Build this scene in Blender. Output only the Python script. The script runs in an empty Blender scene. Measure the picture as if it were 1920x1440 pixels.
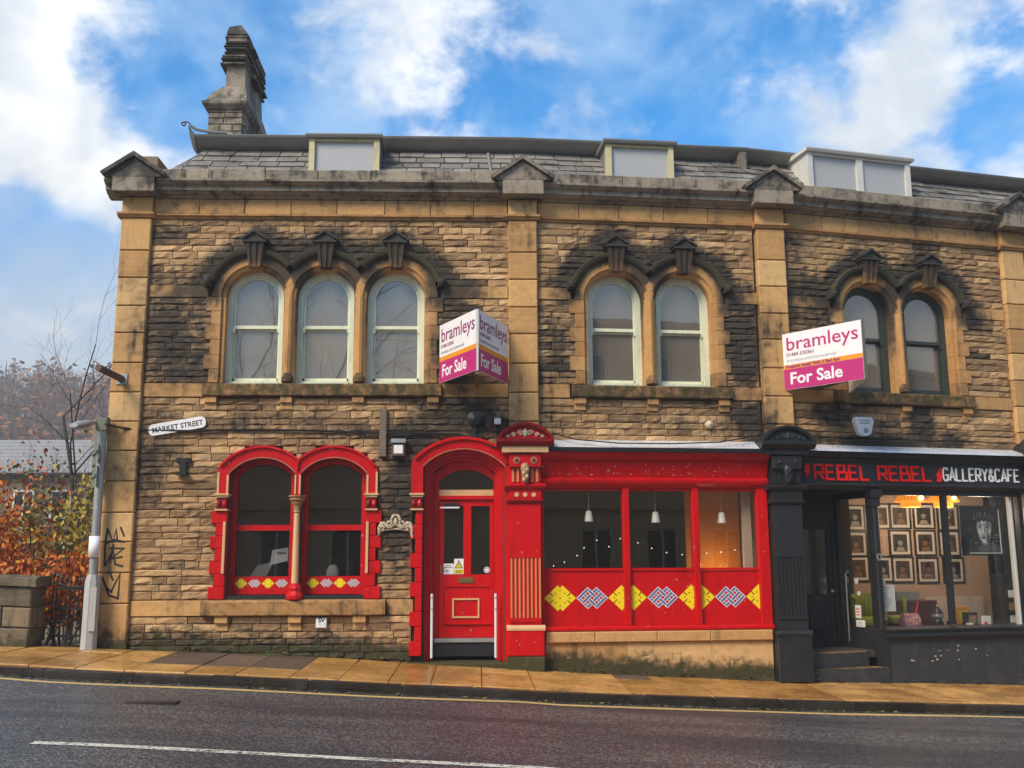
import bpy, bmesh, math, random
from math import sin, cos, pi, radians, sqrt, exp
from mathutils import Matrix, Vector
from mathutils.geometry import tessellate_polygon
from mathutils import noise as mnoise
random.seed(11)
R = random.random
def rr(a, b): return a + (b - a) * R()

scene = bpy.context.scene
col = scene.collection

# ------------------------------------------------------------------ camera
FPX = 1900.0
PITCH, ROLL, YAW = [radians(v) for v in (10.1455, 0.26575, -1.9533)]
DIST, EYE = 15.0, 1.6
cam_data = bpy.data.cameras.new('camera')
cam_data.sensor_width = 36.0
cam_data.lens = 36.0 * FPX / 1920.0
cam_data.clip_end = 3000
cam = bpy.data.objects.new('camera', cam_data)
col.objects.link(cam)

def cam_ray(x, y):
    """direction through a point of the 1920x1440 photograph"""
    c = (x - 960) / FPX, 1.0, -(y - 720) / FPX
    c = (cos(ROLL) * c[0] + sin(ROLL) * c[2], c[1], -sin(ROLL) * c[0] + cos(ROLL) * c[2])
    c = (c[0], cos(PITCH) * c[1] - sin(PITCH) * c[2], sin(PITCH) * c[1] + cos(PITCH) * c[2])
    return Vector((cos(YAW) * c[0] - sin(YAW) * c[1], sin(YAW) * c[0] + cos(YAW) * c[1], c[2]))
_f = cam_ray(960, 720); _r = cam_ray(1960, 720) - _f; _u = cam_ray(960, 620) - _f
_r.normalize(); _u.normalize(); _b = -_f.normalized()
cam.matrix_world = Matrix(((_r.x, _u.x, _b.x, 0), (_r.y, _u.y, _b.y, -DIST), (_r.z, _u.z, _b.z, EYE), (0, 0, 0, 1)))
scene.camera = cam

# ------------------------------------------------------------------ node helper
def N(nt, typ, ins=None, **props):
    n = nt.nodes.new('ShaderNode' + typ)
    for k, v in props.items(): setattr(n, k, v)
    for k, v in (ins or {}).items():
        s = n.inputs[k]
        if isinstance(v, bpy.types.NodeSocket): nt.links.new(v, s)
        else: s.default_value = v
    return n
def mixc(nt, fac, a, b, mode='MIX'):
    n = nt.nodes.new('ShaderNodeMix'); n.data_type = 'RGBA'; n.blend_type = mode
    for i, v in ((0, fac), (6, a), (7, b)):
        s = n.inputs[i]
        if isinstance(v, bpy.types.NodeSocket): nt.links.new(v, s)
        elif i == 0: s.default_value = v
        else: s.default_value = (*v, 1) if len(v) == 3 else v
    return n.outputs[2]
def mth(nt, op, a, b=0.0, c=0.0, clamp=False):
    n = nt.nodes.new('ShaderNodeMath'); n.operation = op; n.use_clamp = clamp
    for i, v in enumerate((a, b, c)):
        if isinstance(v, bpy.types.NodeSocket): nt.links.new(v, n.inputs[i])
        else: n.inputs[i].default_value = v
    return n.outputs[0]
def ramp(nt, fac, lo, hi, a=0.0, b=1.0, smooth=True):
    n = nt.nodes.new('ShaderNodeMapRange'); n.interpolation_type = 'SMOOTHSTEP' if smooth else 'LINEAR'
    nt.links.new(fac, n.inputs[0])
    for i, v in zip((1, 2, 3, 4), (lo, hi, a, b)): n.inputs[i].default_value = v
    return n.outputs[0]
def noise(nt, vec, scale, detail=3, rough=0.55, dist=0.0):
    n = N(nt, 'TexNoise', {'Scale': scale, 'Detail': detail, 'Roughness': rough, 'Distortion': dist})
    if vec is not None: nt.links.new(vec, n.inputs['Vector'])
    return n.outputs[0]
def scaled(nt, vec, s):
    n = N(nt, 'Mapping', {'Scale': s}); nt.links.new(vec, n.inputs['Vector']); return n.outputs[0]

# ------------------------------------------------------------------ sky, sun, exposure
SUN_EL, SUN_AZ = radians(42), radians(222)          # azimuth from +Y, clockwise: behind the camera, to its left
world = bpy.data.worlds.new('World'); scene.world = world; world.use_nodes = True
wt = world.node_tree; wt.nodes.clear()
tc = N(wt, 'TexCoord').outputs['Generated']
nish = N(wt, 'TexSky', sky_type='NISHITA', sun_disc=False, sun_elevation=SUN_EL, sun_rotation=SUN_AZ, altitude=200, air_density=1.0, dust_density=0.4, ozone_density=2.0)
hs = N(wt, 'HueSaturation', {'Hue': 0.497, 'Saturation': 1.6, 'Value': 1.22, 'Color': nish.outputs[0]})
SKY_STRENGTH = 0.13
sep = N(wt, 'SeparateXYZ', {0: tc})
zz = mth(wt, 'ADD', mth(wt, 'MAXIMUM', sep.outputs[2], 0.0), 0.35)
flat = N(wt, 'CombineXYZ', {0: mth(wt, 'DIVIDE', sep.outputs[0], zz), 1: mth(wt, 'DIVIDE', sep.outputs[1], zz), 2: 0.0}).outputs[0]
nA = noise(wt, flat, 2.4, 6, 0.55, 0.15)
nB = noise(wt, scaled(wt, tc, (1.0, 1.0, 1.5)), 11.0, 8, 0.60, 0.15)
dens = mth(wt, 'ADD', mth(wt, 'MULTIPLY', nA, 0.55), mth(wt, 'MULTIPLY', nB, 0.95))
def cloud_at(x, y, r, w):
    global dens
    d = cam_ray(x, y).normalized()
    dp = N(wt, 'VectorMath', {0: tc, 1: d}, operation='DOT_PRODUCT').outputs['Value']
    dens = mth(wt, 'ADD', dens, ramp(wt, dp, cos(r / FPX), cos(0.1 * r / FPX), 0.0, w))
for c in ((10, 40, 330, .26), (40, 230, 150, .16), (170, 320, 120, .14), (320, 290, 130, .14), (700, 40, 190, .15), (660, 170, 100, .06), (1560, 10, 260, .12), (1650, 240, 190, .17), (1000, 235, 260, .10), (1850, 60, 180, .10), (830, 70, 150, .08),
          (480, 200, 230, -.07), (240, 170, 160, -.15), (330, 50, 250, -.15), (1080, 130, 300, -.12), (70, 430, 120, -.12), (1420, 170, 220, -.10), (900, 170, 160, -.08), (1800, 230, 120, -.12)):
    cloud_at(*c)
cov = ramp(wt, dens, 0.70, 1.02)
cshade = ramp(wt, noise(wt, tc, 7.0, 4, 0.55, 0.4), 0.35, 0.65)
cloud_col = mixc(wt, cshade, (0.50, 0.55, 0.61), (0.82, 0.82, 0.81))
skyc = N(wt, 'VectorMath', {0: hs.outputs[0], 3: SKY_STRENGTH}, operation='SCALE').outputs[0]
veil = mth(wt, 'MULTIPLY', ramp(wt, noise(wt, tc, 6.0, 6, 0.6, 0.3), 0.40, 0.66), 0.5)
skyv = mixc(wt, veil, skyc, (0.40, 0.56, 0.74))
c1 = mixc(wt, cov, skyv, cloud_col)
mist = ramp(wt, mth(wt, 'ADD', sep.outputs[2], mth(wt, 'MULTIPLY', mth(wt, 'SUBTRACT', nB, 0.5), 0.25)), 0.13, 0.41, 1.0, 0.0)
c2 = mixc(wt, mth(wt, 'MULTIPLY', mist, 0.78), c1, (0.45, 0.45, 0.445))
bg = N(wt, 'Background', {'Color': c2, 'Strength': 1.0})
wo = N(wt, 'OutputWorld', {'Surface': bg.outputs[0]})

sun_data = bpy.data.lights.new('sun', 'SUN'); sun_data.energy = 3.0; sun_data.angle = radians(22); sun_data.color = (1.0, 0.88, 0.70)
sun = bpy.data.objects.new('sun', sun_data); col.objects.link(sun)
sd = Vector((sin(SUN_AZ) * cos(SUN_EL), cos(SUN_AZ) * cos(SUN_EL), sin(SUN_EL)))
sun.rotation_euler = sd.to_track_quat('Z', 'Y').to_euler(); sun.location = sd * 40
vs = scene.view_settings; vs.view_transform = 'Standard'; vs.look = 'None'; vs.exposure = 0.66; vs.gamma = 1.0; vs.use_curve_mapping = False
scene.cycles.max_bounces = 8; scene.cycles.transparent_max_bounces = 12; scene.cycles.use_denoising = True
scene.cycles.sample_clamp_indirect = 6.0

# ------------------------------------------------------------------ frames: the facade is three straight bays, each turned a little more
TH = [0.0, radians(4.807), radians(12.988)]
ORG = [Vector((-5.375, 0)), Vector((0.663, 0)), Vector((4.545, 0.3265))]
BAY = [Matrix.Translation((o.x, o.y, 0)) @ Matrix.Rotation(t, 4, 'Z') for o, t in zip(ORG, TH)]
LEN = [6.038, 3.896, 4.455]
CAMP = Vector((0, -DIST, EYE))
def px(b, x, y, w=0.0):
    """facade coordinates (u, z) of a photo point on the plane w metres in front of bay b"""
    inv = BAY[b].inverted(); o = inv @ CAMP; d = inv.to_3x3() @ cam_ray(x, y)
    s = (-w - o.y) / d.y
    return o.x + d.x * s, o.z + d.z * s
def at_y(x, y, wy):
    d = cam_ray(x, y); s = (wy + DIST) / d.y
    return Vector((d.x * s, wy, EYE + d.z * s))
GX = [-40, -12, -5.46, -5.02, -3, -.96, .49, 1.03, 2.75, 4.41, 6.17, 8.55, 14, 40]
GZ = [1.6, .75, .495, .462, .381, .256, .171, .119, .016, -.08, -.151, -.27, -.5, -1.2]
def interp(x, X, Y):
    if x <= X[0]: return Y[0]
    for i in range(1, len(X)):
        if x <= X[i]: return Y[i - 1] + (Y[i] - Y[i - 1]) * (x - X[i - 1]) / (X[i] - X[i - 1])
    return Y[-1]
def G(x): return interp(x, GX, GZ)
def W(b, u, w, z): return BAY[b] @ Vector((u, -w, z))
def fac_y(x):
    if x <= ORG[1].x: return 0.0
    if x <= ORG[2].x: return ORG[1].y + (x - ORG[1].x) * math.tan(TH[1])
    return ORG[2].y + (x - ORG[2].x) * math.tan(TH[2])
def kerb_y(x): return interp(x, [-30, -12, -6, -4.3, -2.9, -1.2, .9, 3.4, 4.8, 7.1, 14, 30], [-1.2, -1.9, -2.25, -2.42, -2.48, -2.4, -2.16, -1.78, -1.6, -1.3, 0.0, 3.5])

# ------------------------------------------------------------------ weathering by place
def g2(u, z, cu, cz, su, sz): return exp(-((u - cu) / su) ** 2 - ((z - cz) / sz) ** 2)
ARCHES = [(0, 2.0), (0, 3.06), (0, 4.125), (1, 1.455), (1, 2.535), (2, 1.80), (2, 2.92)]
SPR = 5.615
def wear(b, u, z):
    """(soot, moss) at a place on the facade"""
    s = 0.0; m = 0.0
    for bb, c in ARCHES:
        if bb != b: continue
        d = math.hypot(u - c, z - SPR)
        if z > SPR - .1 and d > .62: s = max(s, 1.0 * exp(-((d - .76) / .25) ** 2))
        s = max(s, 1.0 * g2(u, z, c, 6.5, .30, .26))
    blobs = {0: [(.75, 5.0, .5, .8, .75), (.9, 4.5, .6, .35, .6), (4.95, 4.9, .3, .7, .85), (1.25, 5.0, .22, .7, .6), (5.1, 3.8, .75, .35, .8), (4.25, 2.4, .28, .9, .95), (.55, 3.0, .35, .6, .55), (4.4, 3.5, .5, .25, .8), (1.25, 5.75, .3, .25, .9), (4.9, 5.75, .3, .25, .9), (2.4, 3.75, 1.4, .18, .35), (.7, 3.3, .5, .25, .55), (3.4, 3.6, .8, .3, .4)],
             1: [(.55, 4.9, .35, .8, .5), (3.45, 4.9, .3, .8, .9), (.5, 3.7, .4, .3, .35), (3.5, 3.75, .45, .4, .8), (.62, 5.75, .3, .25, .9), (3.4, 5.75, .3, .25, .9), (2.0, 3.7, .9, .14, .3)],
             2: [(.7, 5.8, .5, .5, .75), (.55, 6.6, .2, .6, .5), (1.0, 4.0, .5, .3, .7), (2.6, 3.8, .25, .3, .9), (3.75, 5.7, .3, .25, .9), (1.5, 3.5, 1.5, .12, .8), (3.2, 3.55, .7, .2, .5)]}[b]
    for cu, cz, su, sz, a in blobs: s = max(s, min(1, a * 1.15) * g2(u, z, cu, cz, su * 1.15, sz * 1.1))
    if z > 7.15: s = max(s, .30)
    if z < 1.1:
        gz = G(W(b, u, 0, 0).x)
        h = z - gz
        m = max(m, .62 * exp(-(h / .34) ** 2)); s = max(s, .95 * exp(-(h / .25) ** 2))
    return s, m

# ------------------------------------------------------------------ mesh builder, in facade coordinates: x along, y into the building, z up
class MB:
    def __init__(s): s.v = []; s.f = []
    def add(s, v, f):
        n = len(s.v); s.v += [tuple(p) for p in v]; s.f += [tuple(i + n for i in q) for q in f]; return s
    def box(s, a, b, c, d, e, f):
        v = [(x, y, z) for z in (e, f) for y in (c, d) for x in (a, b)]
        return s.add(v, [(0, 1, 3, 2), (4, 6, 7, 5), (0, 4, 5, 1), (2, 3, 7, 6), (0, 2, 6, 4), (1, 5, 7, 3)])
    def cbox(s, a, b, c, d, e, f, k=.012):
        """box whose front (y = c) has a chamfered edge"""
        v = [(a, d, e), (b, d, e), (b, d, f), (a, d, f), (a, c + k, e), (b, c + k, e), (b, c + k, f), (a, c + k, f),
             (a + k, c, e + k), (b - k, c, e + k), (b - k, c, f - k), (a + k, c, f - k)]
        q = [(0, 1, 2, 3), (8, 9, 10, 11)]
        for i in range(4):
            j = (i + 1) % 4
            q += [(i, j, j + 4, i + 4), (i + 4, j + 4, j + 8, i + 8)]
        return s.add(v, q)
    def prism(s, poly, d0, d1, holes=()):
        loops = [list(poly)] + [list(h) for h in holes]
        tris = tessellate_polygon([[Vector((p[0], p[1], 0)) for p in l] for l in loops])
        pts = [p for l in loops for p in l]; n = len(pts)
        v = [(p[0], d0, p[1]) for p in pts] + [(p[0], d1, p[1]) for p in pts]
        q = [tuple(t) for t in tris] + [tuple(i + n for i in t) for t in tris]
        k = 0
        for l in loops:
            m = len(l)
            for i in range(m): a, b = k + i, k + (i + 1) % m; q.append((a, b, b + n, a + n))
            k += m
        return s.add(v, q)
    def mould(s, u0, u1, prof):
        n = len(prof); v = [(u0, p[0], p[1]) for p in prof] + [(u1, p[0], p[1]) for p in prof]
        tris = tessellate_polygon([[Vector((p[0], p[1], 0)) for p in prof]])
        q = [tuple(t) for t in tris] + [tuple(i + n for i in t) for t in tris]
        q += [(i, (i + 1) % n, (i + 1) % n + n, i + n) for i in range(n)]
        return s.add(v, q)
    def vmould(s, z0, z1, prof):
        """closed plan profile [(u, d)] extruded upwards"""
        n = len(prof); v = [(p[0], p[1], z0) for p in prof] + [(p[0], p[1], z1) for p in prof]
        tris = tessellate_polygon([[Vector((p[0], p[1], 0)) for p in prof]])
        q = [tuple(t) for t in tris] + [tuple(i + n for i in t) for t in tris]
        q += [(i, (i + 1) % n, (i + 1) % n + n, i + n) for i in range(n)]
        return s.add(v, q)
    def arc(s, cu, cz, a0, a1, prof, n=20, lo=-1e9, hi=1e9):
        """closed profile [(r, d)] swept about (cu, cz) from angle a0 to a1, clamped between u = lo and hi"""
        m = len(prof); v = []
        for i in range(n + 1):
            a = a0 + (a1 - a0) * i / n
            for r, d in prof: 
                x, z = r * cos(a), r * sin(a)
                if cu + x > hi: z *= (hi - cu) / x; x = hi - cu
                if cu + x < lo: z *= (lo - cu) / x; x = lo - cu
                v.append((cu + x, d, cz + z))
        q = []
        for i in range(n):
            for j in range(m): k = (j + 1) % m; q.append((i * m + j, i * m + k, (i + 1) * m + k, (i + 1) * m + j))
        q += [tuple(range(m)), tuple(range(n * m, n * m + m))]
        return s.add(v, q)
    def tube(s, pts, r, n=6, cap=True):
        P = [Vector(p) for p in pts]; m = len(P)
        rad = r if isinstance(r, (list, tuple)) else [r] * m
        v = []; up = Vector((0.31, 0.17, 0.93))
        for i, p in enumerate(P):
            t = (P[min(i + 1, m - 1)] - P[max(i - 1, 0)]).normalized()
            a = t.cross(up)
            if a.length < .05: a = t.cross(Vector((1, 0, 0)))
            a.normalize(); b = t.cross(a)
            for k in range(n):
                w = 2 * pi * k / n
                v.append(p + (a * cos(w) + b * sin(w)) * rad[i])
        q = [(i * n + k, i * n + (k + 1) % n, (i + 1) * n + (k + 1) % n, (i + 1) * n + k) for i in range(m - 1) for k in range(n)]
        if cap and n > 2: q += [tuple(range(n)), tuple(range((m - 1) * n, m * n))]
        return s.add(v, q)
    def lathe(s, cu, cd, prof, n=14, sc=(1, 1)):
        v = [(cu + r * cos(2 * pi * k / n) * sc[0], cd + r * sin(2 * pi * k / n) * sc[1], z) for r, z in prof for k in range(n)]
        m = len(prof)
        q = [(i * n + k, i * n + (k + 1) % n, (i + 1) * n + (k + 1) % n, (i + 1) * n + k) for i in range(m - 1) for k in range(n)]
        q += [tuple(range(n)), tuple(range((m - 1) * n, m * n))]
        return s.add(v, q)
    def disc(s, cu, cz, r, d0, d1, n=16, dome=0.0):
        v = [(cu + r * cos(2 * pi * k / n), d, cz + r * sin(2 * pi * k / n)) for d in (d1, d0) for k in range(n)]
        v.append((cu, d0 - dome, cz))
        q = [(k, (k + 1) % n, n + (k + 1) % n, n + k) for k in range(n)] + [(n + k, n + (k + 1) % n, 2 * n) for k in range(n)] + [tuple(range(n))]
        return s.add(v, q)
    def ribbon(s, pts, w, d0, d1, closed=False):
        """mitred flat stroke in the facade plane"""
        P = [Vector((p[0], p[1])) for p in pts]; n = len(P); L = []; Rr = []
        for i in range(n):
            a = P[i] - P[i - 1] if (i or closed) else P[1] - P[0]
            b = P[(i + 1) % n] - P[i] if (i < n - 1 or closed) else a
            if a.length == 0: a = b
            a = a.normalized(); b = b.normalized(); t = a + b
            if t.length < 1e-3: t = a
            t.normalize(); nn = Vector((-t.y, t.x)); k = 1 / max(.5, nn.dot(Vector((-a.y, a.x))))
            L.append(P[i] + nn * w * .5 * k); Rr.append(P[i] - nn * w * .5 * k)
        v = []
        for i in range(n): v += [(L[i].x, d0, L[i].y), (Rr[i].x, d0, Rr[i].y), (L[i].x, d1, L[i].y), (Rr[i].x, d1, Rr[i].y)]
        q = []
        for i in range(n if closed else n - 1):
            a, b = i * 4, ((i + 1) % n) * 4
            q += [(a, b, b + 1, a + 1), (a + 2, a + 3, b + 3, b + 2), (a, a + 2, b + 2, b), (a + 1, b + 1, b + 3, a + 3)]
        if not closed: q += [(0, 1, 3, 2), (4 * n - 4, 4 * n - 2, 4 * n - 1, 4 * n - 3)]
        return s.add(v, q)

WM = {}
def wmat(o): return WM[o.name] if o is not None else Matrix.Identity(4)
def adopt(o, target, parent):
    WM[o.name] = target
    if parent is not None: o.parent = parent; o.matrix_basis = wmat(parent).inverted() @ target
    else: o.matrix_basis = target
def props(o, label=None, cat=None, group=None, kind=None):
    if label: o['label'] = label
    if cat: o['category'] = cat
    if group: o['group'] = group
    if kind: o['kind'] = kind
    return o
def obj(name, mb, mat, parent=None, b=None, tone=None, soot=0.0, moss=0.0, smooth=None, fix=True, colors=None, label=None, cat=None, group=None, kind=None, keep=False):
    """link a builder as one mesh object whose origin is the bottom centre of its bounds"""
    xs, ys, zs = zip(*mb.v)
    o3 = Vector(((min(xs) + max(xs)) / 2, (min(ys) + max(ys)) / 2, min(zs)))
    if keep: o3 = Vector((0, 0, 0))
    me = bpy.data.meshes.new(name); me.from_pydata([(x - o3.x, y - o3.y, z - o3.z) for x, y, z in mb.v], [], mb.f)
    if fix:
        bm = bmesh.new(); bm.from_mesh(me); bmesh.ops.recalc_face_normals(bm, faces=bm.faces); bm.to_mesh(me); bm.free()
    me.materials.append(mat)
    if smooth is not None:
        me.shade_smooth(); me.set_sharp_from_angle(angle=radians(smooth))
    if tone is not None:
        at = me.color_attributes.new('wear', 'FLOAT_COLOR', 'POINT'); buf = []
        for x, y, z in mb.v:
            s, m = wear(b if b is not None else 0, x, z)
            t = tone if not callable(tone) else tone(x, z)
            buf += [min(1, max(s, soot)), min(1, max(m, moss)), t, 1]
        at.data.foreach_set('color', buf)
    if colors is not None:
        at = me.color_attributes.new('wear', 'FLOAT_COLOR', 'POINT'); at.data.foreach_set('color', [c for q in colors for c in (*q, 1)])
    o = bpy.data.objects.new(name, me); col.objects.link(o)
    M0 = BAY[b] if b is not None else Matrix.Identity(4)
    adopt(o, M0 @ Matrix.Translation(o3), parent)
    return props(o, label, cat, group, kind)
def thing(name, label, cat, loc, b=None, group=None):
    o = bpy.data.objects.new(name, None); col.objects.link(o); o.empty_display_size = .2
    adopt(o, (BAY[b] if b is not None else Matrix.Identity(4)) @ Matrix.Translation(Vector(loc)), None)
    return props(o, label, cat, group)
def clone(o, target, parent):
    c = o.copy(); col.objects.link(c)
    for k in ('label', 'category', 'group'):
        if k in c and parent is not None: del c[k]
    adopt(c, target, parent); return c
def text(name, body, mat, parent, M4, size, bold=0.0, ext=.001, align='LEFT', shear=0, sx=1.0, kind=None):
    cu = bpy.data.curves.new(name, 'FONT'); cu.body = body; cu.size = size; cu.extrude = ext; cu.offset = bold; cu.align_x = align; cu.shear = shear; cu.resolution_u = 3
    cu.materials.append(mat)
    tmp = bpy.data.objects.new('tmp', cu); me = bpy.data.meshes.new_from_object(tmp); bpy.data.objects.remove(tmp); bpy.data.curves.remove(cu)
    o = bpy.data.objects.new(name, me); col.objects.link(o); adopt(o, M4 @ Matrix.Diagonal((sx, 1, 1, 1)), parent); return o
UPRIGHT = Matrix.Rotation(pi / 2, 4, 'X')       # text plane -> facade plane
# ------------------------------------------------------------------ materials
def base_mat(name):
    m = bpy.data.materials.new(name); m.use_nodes = True; nt = m.node_tree; nt.nodes.clear()
    return m, nt
def finish(nt, shader): N(nt, 'OutputMaterial', {'Surface': shader})
def P(nt): return N(nt, 'NewGeometry').outputs['Position']
def bump(nt, h, strength, dist=.01):
    return N(nt, 'Bump', {'Strength': strength, 'Distance': dist, 'Height': h}).outputs[0]
def mat(name, c, rough=.6, metal=0.0, var=.25, vs_=3.0, dirt=0.0, dirtc=(.03, .025, .02), bs=0.0, bsc=40, c2=None, coat=0.0, emit=None, es=1.0, spec=.5, chips=0):
    """painted / plain surface: base colour with patchy variation, some dirt, fine relief"""
    m, nt = base_mat(name); p = P(nt)
    rnd = N(nt, 'ObjectInfo').outputs['Random']
    n1 = noise(nt, p, vs_, 4, .6); n2 = noise(nt, p, vs_ * 9, 3, .6)
    k = mth(nt, 'ADD', mth(nt, 'MULTIPLY', mth(nt, 'ADD', n1, mth(nt, 'MULTIPLY', n2, .5)), 1.35 * var), 1 - var)
    a = mixc(nt, 0.5, c, c) if c2 is None else mixc(nt, mth(nt, 'ADD', mth(nt, 'MULTIPLY', rnd, .6), ramp(nt, n1, .35, .7, 0, .4)), c, c2)
    a = mixc(nt, 1.0, a, N(nt, 'CombineXYZ', {0: k, 1: k, 2: k}).outputs[0], 'MULTIPLY')
    if dirt > 0:
        st = noise(nt, scaled(nt, p, (6, 6, .8)), 1.5, 4, .6)
        f = mth(nt, 'MULTIPLY', ramp(nt, mth(nt, 'ADD', mth(nt, 'MULTIPLY', st, .6), mth(nt, 'MULTIPLY', n1, .5)), .5, .8), dirt)
        a = mixc(nt, f, a, dirtc)
    if chips: a = mixc(nt, ramp(nt, mth(nt, 'ADD', noise(nt, p, 16, 4, .6), mth(nt, 'MULTIPLY', n1, .35)), .86, .90, 0, .85), a, (.42, .30, .22))
    ro = mth(nt, 'ADD', mth(nt, 'MULTIPLY', n2, .25), rough - .12, clamp=True)
    ins = {'Base Color': a, 'Roughness': ro, 'Metallic': metal, 'Coat Weight': coat, 'Coat Roughness': .15, 'Specular IOR Level': spec}
    if bs: ins['Normal'] = bump(nt, noise(nt, p, bsc, 3, .6), bs)
    if emit: ins['Emission Color'] = (*emit, 1); ins['Emission Strength'] = es
    finish(nt, N(nt, 'BsdfPrincipled', ins).outputs[0]); return m
def stone_mat(name, ca, cb, cc, rough=.8, relief=.5, streak=.35, mossy=1.0, grain=1.0, patch=2.2, dark=0.0):
    """sandstone: three tones chosen by the stone, black soot and moss where the 'wear' attribute and noise put them"""
    m, nt = base_mat(name); p = P(nt)
    at = N(nt, 'Attribute', attribute_name='wear'); sp = N(nt, 'SeparateColor', {0: at.outputs['Color']})
    soot, moss, tone = sp.outputs[0], sp.outputs[1], sp.outputs[2]
    n1 = noise(nt, p, 1.3, 4, .6); n2 = noise(nt, p, 8.0, 4, .65); n3 = noise(nt, p, 60.0, 3, .6); n5 = noise(nt, p, 24.0, 3, .65)
    bed = noise(nt, scaled(nt, p, (1.2, 1.2, 14)), 2.0, 4, .65)
    a = mixc(nt, ramp(nt, tone, .15, .55), ca, cb); a = mixc(nt, ramp(nt, tone, .6, .95), a, cc)
    a = mixc(nt, ramp(nt, bed, .35, .7, 0, .45), a, mixc(nt, .5, cb, cc))
    k = mth(nt, 'ADD', mth(nt, 'ADD', mth(nt, 'ADD', mth(nt, 'MULTIPLY', n2, .8), mth(nt, 'MULTIPLY', n5, .5 * grain)), mth(nt, 'MULTIPLY', n3, .4 * grain)), .45 - .32 * grain)
    a = mixc(nt, 1.0, a, N(nt, 'CombineXYZ', {0: k, 1: k, 2: k}).outputs[0], 'MULTIPLY')
    stn = noise(nt, scaled(nt, p, (5, 5, .7)), 1.2, 4, .65)
    sf = mth(nt, 'ADD', mth(nt, 'ADD', mth(nt, 'MULTIPLY', soot, 1.25), dark), mth(nt, 'MULTIPLY', mth(nt, 'SUBTRACT', mth(nt, 'ADD', mth(nt, 'MULTIPLY', n1, .5), mth(nt, 'MULTIPLY', n2, .5)), .5), patch))
    sf = mth(nt, 'ADD', sf, mth(nt, 'MULTIPLY', ramp(nt, stn, .5, .8), streak))
    a = mixc(nt, ramp(nt, sf, .12, 1.05, 0, .93), a, (.022, .020, .017))
    mf = mth(nt, 'ADD', mth(nt, 'MULTIPLY', moss, 1.3), mth(nt, 'MULTIPLY', mth(nt, 'SUBTRACT', n2, .55), 1.6))
    gcol = mixc(nt, ramp(nt, n3, .35, .65), (.020, .021, .006), (.075, .068, .014))
    a = mixc(nt, ramp(nt, mth(nt, 'MULTIPLY', mf, ramp(nt, moss, .02, .2)), .3, .8, 0, .85 * mossy), a, gcol)
    h = mth(nt, 'ADD', mth(nt, 'ADD', mth(nt, 'MULTIPLY', n2, 1.0), mth(nt, 'MULTIPLY', n5, .9)), mth(nt, 'ADD', mth(nt, 'MULTIPLY', n3, .25), mth(nt, 'MULTIPLY', bed, .6)))
    ins = {'Base Color': a, 'Roughness': mth(nt, 'ADD', mth(nt, 'MULTIPLY', n2, .3), rough - .15, clamp=True), 'Normal': bump(nt, h, relief, .012), 'Specular IOR Level': .35}
    finish(nt, N(nt, 'BsdfPrincipled', ins).outputs[0]); return m
def glass_mat(name, refl=.12, tint=(.9, .92, .9), dust=.05, dust_sheen_col=(.5, .48, .44), boost=1.6, flat=False, glossc=(1, 1, 1)):
    m, nt = base_mat(name); p = P(nt)
    fc = N(nt, 'LayerWeight', {'Blend': .5}).outputs['Facing']
    fr = mth(nt, 'ADD', mth(nt, 'MULTIPLY', mth(nt, 'POWER', fc, 5.0), .9), .03)
    wav = noise(nt, p, 1.6, 2, .5)
    nrm = bump(nt, wav, .05, .02)
    gl = N(nt, 'BsdfGlossy', {'Roughness': .015, 'Color': (*glossc, 1), 'Normal': nrm}).outputs[0]
    tr = N(nt, 'BsdfTransparent', {'Color': (*tint, 1)}).outputs[0]
    df = N(nt, 'BsdfDiffuse', {'Color': (*dust_sheen_col, 1)}).outputs[0]
    st = noise(nt, p if flat else scaled(nt, p, (4, 4, .9)), 2.2, 5, .65)
    a = N(nt, 'MixShader', {0: mth(nt, 'ADD', mth(nt, 'MULTIPLY', fr, boost), refl, clamp=True), 1: tr, 2: gl}).outputs[0]
    b_ = N(nt, 'MixShader', {0: ramp(nt, st, .3, .75, dust * (.8 if flat else .35), dust * (1.1 if flat else 1.4)), 1: a, 2: df}).outputs[0]
    finish(nt, b_); return m

# sandstone
ROCK = stone_mat('pitch_faced_sandstone', (.20, .115, .052), (.40, .235, .105), (.66, .42, .20), relief=1.0, patch=3.4, dark=.12)
ASH = stone_mat('ashlar_sandstone', (.50, .265, .09), (.62, .35, .125), (.70, .43, .18), relief=.22, streak=.55, patch=3.0, grain=.5)
TRIM = stone_mat('moulded_sandstone', (.42, .205, .07), (.52, .27, .09), (.57, .32, .125), relief=.25, streak=.5)
CORN = stone_mat('cornice_sandstone', (.25, .205, .15), (.32, .265, .195), (.38, .31, .22), relief=.4, streak=.8, patch=3.4, dark=.06)
MORTAR = mat('dark_mortar', (.060, .043, .028), .95, bs=.5, bsc=50)
SLATE = stone_mat('stone_slate', (.17, .155, .13), (.24, .22, .19), (.31, .285, .24), relief=.35, streak=.3, patch=3.0)
LEAD = mat('lead_sheet', (.22, .215, .205), .5, metal=.2, var=.35)
LEADW = mat('wet_lead_flashing', (.62, .62, .62), .28, metal=.2, var=.6, vs_=6, bs=.4, bsc=12)
RED = mat('red_gloss_paint', (.55, .003, .005), .36, var=.34, chips=1, dirt=.5, dirtc=(.13, .004, .005), bs=.05, bsc=60, spec=.3)
REDD = mat('dark_red_paint', (.22, .003, .006), .45, spec=.3, var=.25, dirt=.4, dirtc=(.04, .005, .005), bs=.06)
CREAM = mat('cream_paint', (.66, .40, .19), .5, var=.25, dirt=.35, dirtc=(.2, .09, .04))
GOLD = mat('gold_brown_paint', (.36, .20, .08), .45, var=.4, dirt=.5)
BLACK = mat('charcoal_paint', (.020, .021, .022), .42, var=.3, dirt=.25, dirtc=(.055, .05, .045), bs=.08, spec=.4)
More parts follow.
